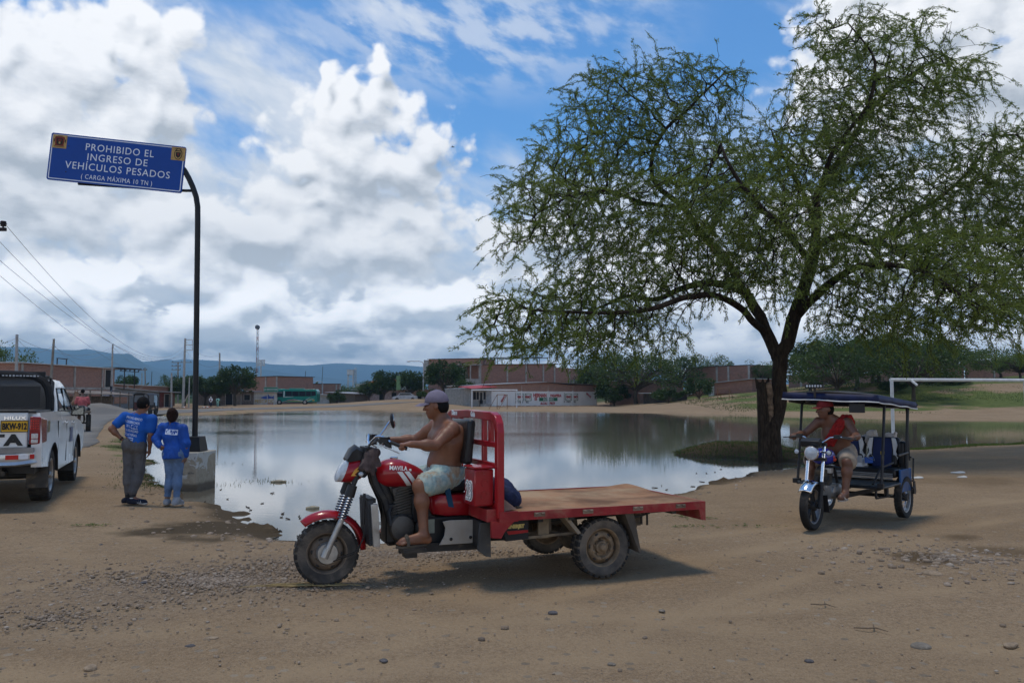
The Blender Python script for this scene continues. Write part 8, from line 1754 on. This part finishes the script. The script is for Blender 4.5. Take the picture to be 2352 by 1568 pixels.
# lattice mast, floodlight mast, water tower
r = thing('lattice_mast', 'thin red and white lattice mast with a drum antenna, tallest thing on the skyline', 'mast', (at(589, HZ, 260).x, 260, 0)); hT = (HZ - 747) / FPX * 260 + EYE; q = MB(); MR_ = pmat('mast_red', (.30, .12, .12), .7); MW_ = pmat('mast_white', (.5, .5, .5), .7)
for k in range(14):
    z0, z1 = hT * k / 14, hT * (k + 1) / 14; q.mat(MR_ if k % 2 else MW_)
    for a in range(3): x, y = .35 * math.cos(a * 2.09), .35 * math.sin(a * 2.09); x2, y2 = .35 * math.cos((a + 1) * 2.09), .35 * math.sin((a + 1) * 2.09); q.tube([(x, y, z0), (x, y, z1)], .06, 4, cap=False); q.tube([(x, y, z0), (x2, y2, z1)], .04, 4, cap=False)
q.build('lattice', None, r); MB().mat(pmat('drum_grey', (.12, .12, .13), .6)).lathe([(.0, -.4), (.7, -.4), (.7, .3), (0, .4)], (0, -.4, hT - .6), (0, -1, 0), 16).build('antenna', None, r)
r = thing('floodlight_mast', 'white floodlight mast to the right of the lattice mast', 'mast', (at(598, HZ, 210).x, 210, 0)); zz = lambda y: (HZ - y) / FPX * 210 + EYE; MB().tube([(0, 0, 0), (0, 0, zz(826))], [.25, .16], 8).build('post', PMET, r); q = MB().mat(pmat('lamp_housing', (.55, .55, .55), .5))
for k in range(3):
    for j in range(3): q.box((-.75 + .75 * j, -.2, zz(838) + .55 * k), (.62, .35, .46))
q.build('floodlights', None, r, smooth=False)
r = thing('water_tower', 'white water tank on four legs with a ladder cage, left of the orange roof', 'water tower', (at(805, HZ, 200).x, 200, 0)); zz = lambda y: (HZ - y) / FPX * 200 + EYE; WT = pmat('tank_white', (.50, .51, .50), .8, vary=.15)
MB().box((0, 0, (zz(850) + zz(861)) / 2), (1.55, 1.55, zz(850) - zz(861))).build('tank', WT, r, bevel=.03); MB().box((0, 0, zz(849.5)), (1.7, 1.7, .1)).build('lid', WT, r)
for sx in (-1, 1):
    for sy in (-1, 1): MB().bar((sx * .62, sy * .62, 0), (sx * .62, sy * .62, zz(861)), .16, .16, up=(0, 1, 0)).build('leg', WT, r, smooth=False)
q = MB().mat(WT)
for z in (zz(868), zz(875)): q.box((0, -.62, z), (1.3, .1, .1)); q.box((0, .62, z), (1.3, .1, .1))
q.build('brace', None, r, smooth=False); q = MB().mat(PMET)
for k in range(9): q.lathe([(.30, 0), (.33, .05), (.30, .08)], (1.1, 0, zz(878) + (zz(846) - zz(878)) * k / 8), (0, 0, 1), 10)
for a in range(4): q.tube([(1.1 + .31 * math.cos(a * 1.57), .31 * math.sin(a * 1.57), zz(880)), (1.1 + .31 * math.cos(a * 1.57), .31 * math.sin(a * 1.57), zz(846))], .04, 4)
q.build('ladder_cage', None, r)
for lb, xp, yt, Yp, dx in (('curved street lamp left of the tall brick house', 972, 842, 128, -1.3), ('street lamp over the low brick terrace', 741, 876, 165, -1.2)):
    c = at(xp, HZ, Yp); h = (HZ - yt) / FPX * Yp + EYE; r = thing('street_lamp', lb, 'street lamp', (c.x, Yp, H(c.x, Yp))); MB().tube([(0, 0, 0), (0, 0, h - .35), (.0 + dx * .15, 0, h - .1), (dx * .5, 0, h), (dx * 1.6, 0, h)], .07, 6).build('post', PMET, r); MB().ball((dx * 1.75, 0, h - .02), (.35, .15, .10), 8, 6).build('lamp_head', PMET, r)
tag(MB().box((0, 0, 0), (.65, .4, 2.3)).build('neon_totem', pmat('lime_green', (.15, .25, .11), .6), loc=at(915.5, 879, 134)), 'small lime green upright sign between the dark trees', 'sign')
# town sign and bus
Y = 131; c = at(622, HZ, Y); r = thing('town_sign', 'green town name sign on two thin posts in front of the bus', 'sign', (c.x, Y, H(c.x, Y))); zz = lambda y: (HZ - y) / FPX * Y + EYE - H(c.x, Y)
for x in (-.55, .55): MB().tube([(x, .05, -.2), (x, .05, zz(889))], .05, 6).build('post', PMET, r)
pn = MB().mat(pmat('road_green', (.015, .17, .095), .5, vary=.05)).box((0, 0, (zz(888.6) + zz(899.8)) / 2), (2.28, .05, zz(888.6) - zz(899.8))).build('panel', None, r, smooth=False)
q = MB().mat(pmat('sign_white_paint', (.62, .64, .62), .5)).text('LA ENCANTADA', Matrix.Translation((0, -.035, (zz(888.6) + zz(899.8)) / 2)) @ Matrix.Rotation(R(90), 4, 'X'), .30, .01, sx=.92, bold=.008)
for z in (zz(889.4), zz(899)): q.box((0, -.03, z), (2.2, .01, .03))
for x in (-1.1, 1.1): q.box((x, -.03, (zz(889.4) + zz(899)) / 2), (.03, .01, zz(889.4) - zz(899)))
q.build('lettering', None, pn, smooth=False)
def bus():
    Y = 140; c = at(680.5, HZ, Y); L = 102.5 * pxm(Y); r = thing('bus', 'teal green bus with white and red swoosh stripes parked beyond the pond', 'bus', (c.x, Y, H(c.x, Y) - .05), R(0)); TE = pmat('teal_paint', (.010, .20, .15), .3, vary=.08, coat=.4)
    h = 2.62; prof = [(-L / 2 + .12, .42), (-L / 2, .75), (-L / 2 + .05, 1.15), (-L / 2 + .55, 2.15), (-L / 2 + 1.0, h - .12), (-L / 2 + 1.5, h), (L / 2 - .3, h - .02), (L / 2 - .05, h - .3), (L / 2, 1.6), (L / 2 - .04, .45)]
    MB().prism(prof, -1.1, 1.1).build('body', TE, r, bevel=.06, seg=2); q = MB().mat(TE); q.box((.15, 0, h + .08), (2.4, 1.3, .16)); q.box((-L / 2 + 1.3, 0, h + .03), (.8, 1.5, .1)); q.build('roof_unit', None, r, bevel=.05)
    GLb = pmat('bus_glass', (.02, .022, .028), .12, vary=.2); WHb = pmat('bus_white', (.60, .62, .62), .4); ex = -1.1
    for i, (x0, x1) in enumerate(((-1.55, -.45), (-.40, .70), (.75, 1.85), (1.90, 2.75), (2.80, 3.55))): MB().mat(GLb).prism([(x0, 1.42), (x0, 2.26), (x1, 2.26), (x1, 1.42 if i < 4 else 1.55)], ex - .02, ex + .02).build('window', None, r, smooth=False)
    MB().mat(GLb).prism([(-3.35, 1.30), (-3.05, 2.05), (-2.7, 2.25), (-1.95, 2.25), (-1.95, 1.30)], ex - .02, ex + .02).build('window', None, r, smooth=False); MB().mat(GLb).add([(-L / 2 + .04, -.95, 1.2), (-L / 2 + .04, .95, 1.2), (-L / 2 + .70, .9, 2.35), (-L / 2 + .70, -.9, 2.35)], [(0, 1, 2, 3)]).build('windscreen', None, r, smooth=False)
    q = MB().mat(WHb); q.prism([(-1.86, 1.30), (-1.70, 1.42), (-1.66, 2.30), (-1.82, 2.30)], ex - .025, ex); q.prism([(-1.86, 1.26), (-.2, 1.33), (-.2, 1.37), (-1.8, 1.34)], ex - .024, ex)
    def swoosh(pts, w_, m_, o):
        q.mat(m_); n = len(pts); q.add([(x, ex - .022 - o, z + w_ * math.sin(math.pi * i / (n - 1)) * .5 + .004) for i, (x, z) in enumerate(pts)] + [(x, ex - .022 - o, z - w_ * math.sin(math.pi * i / (n - 1)) * .5 - .004) for i, (x, z) in enumerate(pts)], [(i, i + 1, n + i + 1, n + i) for i in range(n - 1)])
    swoosh([(-2.2, .42), (-1.6, .55), (-.9, .78), (-.1, .86), (.8, .74), (1.6, .62), (2.5, .70)], .12, WHb, 0); swoosh([(-2.1, .36), (-1.4, .62), (-.6, .84), (.2, .84), (.8, .80)], .09, pmat('bus_red', (.38, .03, .03), .4), .004); swoosh([(-1.4, .40), (-.6, .58), (.3, .62), (1.2, .55), (2.0, .60)], .08, pmat('bus_yellow', (.50, .45, .10), .4), .004); swoosh([(1.2, .60), (2.0, .85), (2.7, 1.3)], .10, WHb, .0); swoosh([(1.5, .52), (2.4, .80), (3.0, 1.2)], .09, pmat('bus_yellow', (.50, .45, .10)), .0); swoosh([(1.9, .5), (2.8, .85), (3.3, 1.1)], .08, WHb, .0); q.build('stripes', None, r, smooth=False)
    for x in (-2.55, 1.75): MB().lathe([(.0, -.13), (.24, -.13), (.40, -.13), (.44, -.06), (.44, .12), (.0, .12)], (x, -1.02, .42), (0, 1, 0), 20).build('wheel', TYRE_B, r); w_ = MB().mat(ALU).lathe([(.0, -.06), (.22, -.03), (.24, 0)], (x, -1.14, .42), (0, 1, 0), 16).build('hub', None, r)
    q = MB().mat(BLK).tube([(-L / 2 + .3, -1.0, 1.9), (-L / 2 - .25, -1.25, 1.75)], .04, 5); q.box((-L / 2 - .25, -1.25, 1.45), (.12, .2, .5)); q.build('mirror', None, r); MB().mat(pmat('plate_dull', (.45, .30, .03), .5)).box((L / 2 - .6, ex - .02, .75), (.35, .02, .2)).build('side_plate', None, r, smooth=False)
bus()
for (px, Yc, cc, lb) in ((791, 150, (.22, .03, .03), 'dark red car half hidden in the shade beyond the brown shack'), (930, 132, (.35, .35, .36), 'pale grey car parked under the dark trees')):
    c = at(px, HZ, Yc); r = thing('parked_car', lb, 'car', (c.x, Yc, H(c.x, Yc)), R(5)); pm = pmat('car_' + lb.split()[0], cc, .3, coat=.4); MB().loft([[(-1.9, y, .35), (-1.95, y, .75), (-1.2, y, .90), (-.7, y * .85, 1.38), (.8, y * .85, 1.40), (1.5, y, .95), (2.0, y, .85), (2.0, y, .35)] for y in (-.82, -.78, .78, .82)]).build('body', pm, r)
    MB().prism([(-1.05, .92), (-.66, 1.32), (.76, 1.34), (1.3, .94)], -.80, .80).build('window', pmat('bus_glass', (.02, .022, .028)), r, smooth=False)
    for x in (-1.2, 1.25): MB().lathe([(0, -.1), (.30, -.1), (.32, 0), (.30, .1), (0, .1)], (x, -.75, .32), (0, 1, 0), 16).build('wheel', TYRE_B, r)

# ------------------------------------------------------------------ football goals
def goal(label, xl, Yl, xr, Yr, zt, rad, mat, group, z0=None, brace=None, stub=None, base=None):
    A, B = at(xl, HZ, Yl), at(xr, HZ, Yr); z0 = base if base is not None else min(H(A.x, A.y), H(B.x, B.y)); d = B - A; W = d.xy.length; r = thing('goal', label, 'goal', (A.x, A.y, z0), math.atan2(d.y, d.x), group); h = zt - z0
    for x in (0, W): MB().tube([(x, 0, -.3), (x, 0, h)], rad, 12).build('post', mat, r)
    MB().tube([(-rad, 0, h), (W + rad, 0, h)], rad, 12).build('crossbar', mat, r)
    if stub: MB().tube([(stub, 0, h), (stub + .10, -.25, h - .22)], rad * .8, 8).build('stub', mat, r)
    if brace:
        q = MB().mat(mat)
        for x in (0, W): q.tube([(x, 0, h), (x + brace[1], brace[0], 0)], rad * .8, 6)
        q.tube([(brace[1], brace[0], 0), (W + brace[1], brace[0], 0)], rad * .8, 6); q.build('back_frame', None, r)
m = pmat('white_goal_paint', (.62, .62, .61), .45, vary=.10, vscale=6, dust=.22, dustcol=(.40, .33, .26), dscale=3)
goal('near white goal with thick posts standing in the water behind the mototaxi', 2049, 33, 2356, 34.2, EYE + (HZ - 872) / FPX * 33, .065, m, None, stub=.85, base=WATER - .35)
goal('far white goal standing before the painted wall', 1084, 101, 1187, 103, 2.22, .07, m, None)
gr = pmat('rust_goal', (.22, .11, .05), .8, vary=.3)
goal('small rusty goal frame in front of the far white goal', 1142, 92, 1165, 92.5, 1.65, .035, gr, 'small rusty goals', brace=(1.2, -.5)); goal('small rusty goal at the foot of the grassy slope', 1648, 96, 1675, 96, H(45 * .5, 96) + 1.55, .035, gr, 'small rusty goals', brace=(1.3, .9))

# ------------------------------------------------------------------ loose stuff: gravel, grass, floating scraps, stones
rng = np.random.default_rng(21)
def pebbles(P, S, rng):
    base = np.array([(0, 0, 1), (.89, 0, .45), (.28, .85, .45), (-.72, .53, .45), (-.72, -.53, .45), (.28, -.85, .45), (.72, .53, -.45), (-.28, .85, -.45), (-.89, 0, -.45), (-.28, -.85, -.45), (.72, -.53, -.45)])
    fc = np.array([(0, 1, 2), (0, 2, 3), (0, 3, 4), (0, 4, 5), (0, 5, 1), (1, 6, 2), (2, 6, 7), (2, 7, 3), (3, 7, 8), (3, 8, 4), (4, 8, 9), (4, 9, 5), (5, 9, 10), (5, 10, 1), (1, 10, 6)])
    n = len(P); sc_ = S[:, None] * rng.uniform(.6, 1.25, (n, 3)) * np.array([1, 1, .55]); a = rng.uniform(0, 6.28, n); ca, sa = np.cos(a), np.sin(a)
    v = base[None] * sc_[:, None] * rng.uniform(.8, 1.2, (n, 11, 1)); v = np.stack([v[..., 0] * ca[:, None] - v[..., 1] * sa[:, None], v[..., 0] * sa[:, None] + v[..., 1] * ca[:, None], v[..., 2]], -1) + P[:, None]
    return v.reshape(-1, 3), (fc[None] + (np.arange(n) * 11)[:, None, None]).reshape(-1, 3)
m, tt, b = newmat('pebble'); link(tt, ramp(tt, attr(tt, 'tone'), [(0, (.14, .105, .076)), (.2, (.19, .137, .092)), (.55, (.235, .172, .115)), (.85, (.28, .21, .15)), (1, (.34, .28, .22))]), b.inputs['Base Color']); b.inputs['Roughness'].default_value = .9
PS = []
def scatter(n, fn, s0, s1):
    P = np.array([fn() for _ in range(n)]); z, s = land(P[:, 0], P[:, 1], True); k = s > .15; P, z = P[k], z[k]; S = s0 + (s1 - s0) * rng.uniform(0, 1, len(P)) ** 3.2; PS.append((np.column_stack([P, z + S * .12]), S))
def disc(px, py, rx, ry):
    p = gp(px, py)
    def f(): a, q = rng.uniform(0, 6.28), rng.normal(0, .55); return (p.x + math.cos(a) * q * rx, p.y + math.sin(a) * q * ry)
    return f
scatter(4200, disc(490, 1335, 1.9, 1.1), .006, .024); scatter(1500, disc(730, 1300, 1.2, .7), .006, .022); scatter(1500, disc(1000, 1265, 1.6, .5), .006, .022); scatter(700, disc(120, 1420, 1.2, .8), .006, .022); scatter(900, disc(2180, 1285, 1.6, 1.4), .008, .04)
def fg(): y = 2.4 + 10.5 * rng.uniform() ** 1.4; return (rng.uniform(-1, 1) * y * .75, y)
scatter(5000, fg, .003, .012); scatter(150, fg, .010, .028)
def shore_f(): k = rng.integers(0, 22); f = rng.uniform(); p = SH[k] * (1 - f) + SH[k + 1] * f; return (p[0] + rng.normal() * .5, p[1] - abs(rng.normal()) * .6)
scatter(900, shore_f, .01, .045)
P = np.concatenate([a for a, _ in PS]); S = np.concatenate([b_ for _, b_ in PS]); v, f = pebbles(P, S, rng); tag(npmesh('gravel', v, f, m, attrs={'tone': np.repeat(rng.uniform(0, 1, len(P)), 11)}), 'loose gravel and grit strewn over the dirt', None, None, 'stuff')
SM = [pmat('stone_grey', (.19, .16, .125), .9, vary=.25, vscale=20, bump=.5), pmat('stone_dark', (.10, .09, .088), .9, vary=.3, vscale=20, bump=.5), pmat('stone_tan', (.26, .19, .125), .9, vary=.25, vscale=20, bump=.5)]
for k, (px, py, s_, mi) in enumerate([(2138, 1320, .17, 2), (2118, 1487, .12, 0), (2318, 1480, .09, 2), (482, 1470, .07, 2), (330, 1340, .06, 1), (1270, 1412, .07, 1), (205, 1535, .085, 2), (1858, 1517, .055, 1), (435, 1488, .06, 1), (1405, 1528, .05, 0), (620, 1330, .05, 0), (1998, 1308, .06, 0), (1520, 1405, .05, 0), (880, 1520, .05, 1), (2050, 1575, .07, 0), (232, 1247, .05, 1)]):
    p = gp(px, py); F = Field(s_ * .10); r_ = np.random.default_rng(k); s_ *= .55; F.ell((0, 0, 0), v3(1, .7, .3) * s_)
    for _ in range(3): F.ell(r_.normal(size=3) * s_ * v3(.35, .25, .08), v3(.6, .5, .3) * s_, None, s_ * .3)
    v, fc = F.arrays(); o = npmesh('stone', v, fc, SM[mi], smooth=True); o.location = (p.x, p.y, H(p.x, p.y) - s_ * .05); o.rotation_euler = (0, 0, r_.uniform(0, 6)); tag(o, 'loose stone half sunk in the dirt of the yard', 'stone', 'loose stones on the dirt')
# grass: blades on the mound, the far bank strip, the slope and the left edge
def blades(P, h, rng, w_=.012):
    n = len(P); a = rng.uniform(0, 6.28, n); hh = h * rng.uniform(.5, 1.3, n); d = np.stack([np.cos(a), np.sin(a), np.zeros(n)], -1); l = rng.normal(size=(n, 3)) * .35; l[:, 2] = 1; l /= np.linalg.norm(l, axis=1, keepdims=True)
    ww = (w_ * h / .12)
    return np.stack([P - d * ww, P + d * ww, P + l * hh[:, None]], 1).reshape(-1, 3), np.arange(n * 3).reshape(n, 3)
def grass(label, pts, h, leaf, w_=.012):
    pts = np.array(pts); z, s = land(pts[:, 0], pts[:, 1], True); k = z > WATER - .02; P = np.column_stack([pts[k], z[k] - .01]); v, f = blades(P, h, rng, w_); tag(npmesh('grass', v, f, LEAF[leaf], attrs={'tone': np.repeat(rng.uniform(0, 1, len(P)), 3)}), label, None, None, 'stuff')
ang = rng.uniform(0, 6.28, 12000); rd = np.sqrt(rng.uniform(0, 1.1, 12000)); grass('short dull grass on the mound by the big tree', np.column_stack([MOUND[0] + np.cos(ang) * rd * 2.3, MOUND[1] + np.sin(ang) * rd * 3.0]), .07, 'thorn', .014)
q = rng.uniform(0, 1, 9000); e = rng.normal(size=9000); p0, p1 = gp(2075, 1036, WATER), gp(2420, 1017, WATER); grass('bright green grass strip along the right bank of the pond', np.column_stack([p0.x + (p1.x - p0.x) * q, p0.y + (p1.y - p0.y) * q - .35 + e * .28]), .075, 'light', .016)
gx = rng.uniform(20, 95, 42000); gy = rng.uniform(70, 112, 42000); kk = (vnoise(gx, gy * 1.3, 6, 21) * .9 + .22 + rng.normal(size=42000) * .12) > .08; grass('patchy weeds on the slope below the houses', np.column_stack([gx[kk], gy[kk]]), .13, 'thorn', .03)
lp = [gp(x, y, WATER) for x, y in ((300, 1018), (290, 1030), (352, 1078), (362, 1098), (375, 1118), (345, 1062))]; cc = np.array([[a.x, a.y] for a in lp]); ci = rng.integers(0, len(cc), 5200); grass('wet grass tufts at the near left corner of the pond', cc[ci] + rng.normal(size=(5200, 2)) * np.array([.34, .5]), .055, 'thorn', .016)
tuft = [(350, 1208), (2030, 1212), (2340, 1545)]
# floating scraps and straw
SC = pmat('wet_bark', (.05, .035, .022), .8, vary=.4); SCW = pmat('pale_scrap', (.52, .50, .46), .7, vary=.1)
pts = []; rr_ = np.random.default_rng(8); q = MB().mat(SC)
for _ in range(70):
    k = rr_.integers(5, 20); f_ = rr_.uniform(); p = SH[k] * (1 - f_) + SH[k + 1] * f_; n_ = abs(rr_.normal()) * 1.0 + .1; x, y = p[0] + rr_.normal() * .4, p[1] + n_; a = rr_.uniform(0, 3.14); l = rr_.uniform(.015, .07); q.bar((x - math.cos(a) * l, y - math.sin(a) * l, WATER + .004), (x + math.cos(a) * l, y + math.sin(a) * l, WATER + .012), .012, .012)
tag(q.build('floating_litter', None, smooth=False), 'dark twigs and scraps drifting along the near edge of the pond', None, None, 'stuff')
for px, py, L, lb in ((640, 1107, .26, 'pale floating stick beside the reeds left of the trike'), (718, 1168, .16, 'pale corn husk floating in front of the trike headlamp')):
    p = gp(px, py, WATER); F = Field(.012); F.cap((-L / 2, 0, .0), (L / 2, .03, .01), .03, .022); F.ell((0, 0, .015), v3(L * .35, .035, .03), None, .02); v, fc = F.arrays(); o = npmesh('driftwood', v, fc, pmat('pale_husk', (.36, .30, .20), .8, vary=.2), smooth=True); o.location = (p.x, p.y, WATER + .005); tag(o, lb, 'debris')
rr_ = np.random.default_rng(5); Pp = []
for (px, py, n_) in ((555, 1112, 24), (600, 1103, 36), (640, 1108, 20), (505, 1065, 20), (2190, 1010, 30)):
    p = gp(px, py, WATER)
    for _ in range(n_): Pp.append((p.x + rr_.normal() * .28, p.y + rr_.normal() * .22, WATER - .01))
v, f = blades(np.array(Pp), .07, rr_, .012); tag(npmesh('reeds', v, f, LEAF['thorn'], attrs={'tone': rr_.uniform(0, .4, len(v))}), 'sparse reeds and weed poking out of the shallows', None, None, 'stuff')
p = gp(685, 1352); q = MB().mat(pmat('straw', (.30, .22, .10), .9, vary=.2)); rr_ = np.random.default_rng(2)
for k in range(22): o = rr_.normal(size=2) * (.12, .035); q.tube([(o[0] - .24 + rr_.normal() * .05, o[1], .008), (o[0], o[1] + rr_.normal() * .012, .02), (o[0] + .24, o[1] + .03 + rr_.normal() * .04, .012)], .0028, 4)
tag(q.build('straw_wisp', None, loc=(p.x, p.y, H(p.x, p.y))), 'wisp of dry yellow straw on the ground below the front wheel', 'straw')
rr_ = np.random.default_rng(6)
for px, py, L_, lb in ((2000, 1450, .20, 'dry curved twig lying on the dirt in the foreground'), (1890, 1395, .16, 'short cracked twig on the dirt below the mototaxi'), (345, 1130, .2, 'thin twig lying near the feet of the man in blue'), (1930, 1195, .0, '')):
    if not L_: continue
    p = gp(px, py); q = MB().mat(pmat('dry_twig', (.16, .115, .075), .9)).tube([(-L_ / 2, .04, .012), (-L_ * .1, -.01, .02), (L_ * .2, .01, .018), (L_ / 2, -.05, .01)], [.005, .006, .005, .003], 5); q.tube([(L_ * .1, 0, .018), (L_ * .3, .09, .02)], [.006, .003], 4); tag(q.build('twig', None, loc=(p.x, p.y, H(p.x, p.y))), lb, 'twig')
for k, (px, py, lb) in enumerate(((205, 1206, 'sprig of fresh green leaves on the dirt behind the pickup'), (1560, 1185, 'small green sprig lying right behind the trike bed'), (1610, 1190, 'smaller green sprig just right of the other by the trike bed'), (1580, 1210, 'pale green stalk on the dirt below the trike bed tail'), (1715, 1210, 'long wilted green stem between the trike and the mototaxi'))):
    p = gp(px, py); n = 60 if k == 0 else 34; Pq = np.column_stack([rr_.normal(0, .14 if k != 4 else .22, n), rr_.normal(0, .05, n), np.full(n, .012)]); v, f = leaves_np(Pq, .07, rr_, .35, 0); v[:, 2] = .012 + np.abs(v[:, 2] - .012) * .25; o = npmesh('leaf_sprig', v, f, LEAF['light'], attrs={'tone': np.full(len(v), .5)}); o.location = (p.x, p.y, H(p.x, p.y)); tag(o, lb, 'leaves')
for k, (px, py, s_, lb) in enumerate(((2200, 1088, .16, 'flattened white scrap on the damp dirt right of the mototaxi, nearer the grass'), (2105, 1100, .14, 'flattened white scrap on the damp dirt just behind the mototaxi wheel'), (2210, 1098, .10, 'small white scrap beside the larger one near the right edge'))):
    p = gp(px, py); F = Field(.012); F.ell((0, 0, .012), v3(s_, s_ * .5, .02)); F.ell((s_ * .5, s_ * .2, .02), v3(s_ * .5, s_ * .3, .02), None, .02); v, fc = F.arrays(.004, .05); o = npmesh('paper_scrap', v, fc, SCW, smooth=True); o.location = (p.x, p.y, H(p.x, p.y)); tag(o, lb, 'litter')
# a bird far up
o = MB().mat(pmat('bird_dark', (.2, .2, .2), .9)).ball((0, 0, 0), (.5, .1, .09), 10, 6); o.add([(-.15, 0, .03), (.2, 0, .03), (.1, -.6, .1), (-.1, -.6, .1)], [(0, 1, 2, 3)]); o.add([(-.15, 0, .03), (.2, 0, .03), (.1, .6, .1), (-.1, .6, .1)], [(3, 2, 1, 0)]); tag(o.build('bird', None, loc=at(1040, 338, 190)), 'bird soaring high in the cloud left of the big tree', 'bird')
# red-and-white posts and rubble at the far bend
for px, Yp, lb in ((420, 101, 'short red and white post left of the sign pole at the far bend'), (466, 103, 'short red and white post right of the sign pole, left one of two'), (474, 104, 'short red and white post right of the sign pole, right one of two')):
    c = at(px, HZ, Yp); r = thing('bollard', lb, 'bollard', (c.x, Yp, H(c.x, Yp)), 0, 'painted posts at the bend'); MB().lathe([(.17, 0), (.17, .5), (.15, .55), (0, .56)], n=10).build('post', pmat('bollard_white', (.55, .52, .48), .8), r); MB().lathe([(.18, .55), (.18, .85), (0, .9)], n=10).build('cap', pmat('bollard_red', (.35, .06, .04), .8), r)
Pq = np.column_stack([rng.normal(0, 1, 500) * 3 + at(390, HZ, 101).x, rng.normal(0, 1, 500) * .8 + 101, np.zeros(500)]); Pq2 = np.column_stack([rng.uniform(-2, 22, 1400), np.zeros(1400), np.zeros(1400)]); Pq2[:, 1] = 106.5 + (Pq2[:, 0] + 2.7) * .98 - 1.0 + rng.normal(size=1400) * .5; Pq = np.concatenate([Pq, Pq2]); Pq[:, 2] = land(Pq[:, 0], Pq[:, 1]) + .02
v, f = pebbles(Pq, .05 + .16 * rng.uniform(0, 1, len(Pq)) ** 2.5, rng); tag(npmesh('rubble', v, f, m if False else pmat('rubble_brown', (.16, .11, .08), .95, vary=.4, vscale=1)), 'brick rubble and dry brush heaped along the far walls', None, None, 'stuff')
# ------------------------------------------------------------------ the air between here and the mountains
hb = MB().box((0, 3700, 172), (22000, 7900, 400))
m = bpy.data.materials.new('pale_air'); m.use_nodes = True; tt = m.node_tree; tt.nodes.clear()
pv = tt.nodes.new('ShaderNodeVolumePrincipled'); pv.inputs['Color'].default_value = (.40, .72, 1.0, 1); pv.inputs['Density'].default_value = 2.4e-4; pv.inputs['Anisotropy'].default_value = .55
om = tt.nodes.new('ShaderNodeOutputMaterial'); tt.links.new(pv.outputs[0], om.inputs['Volume'])
hz = hb.build('haze', m, smooth=False); tag(hz, 'thin blue air over the plain', None, None, 'stuff')
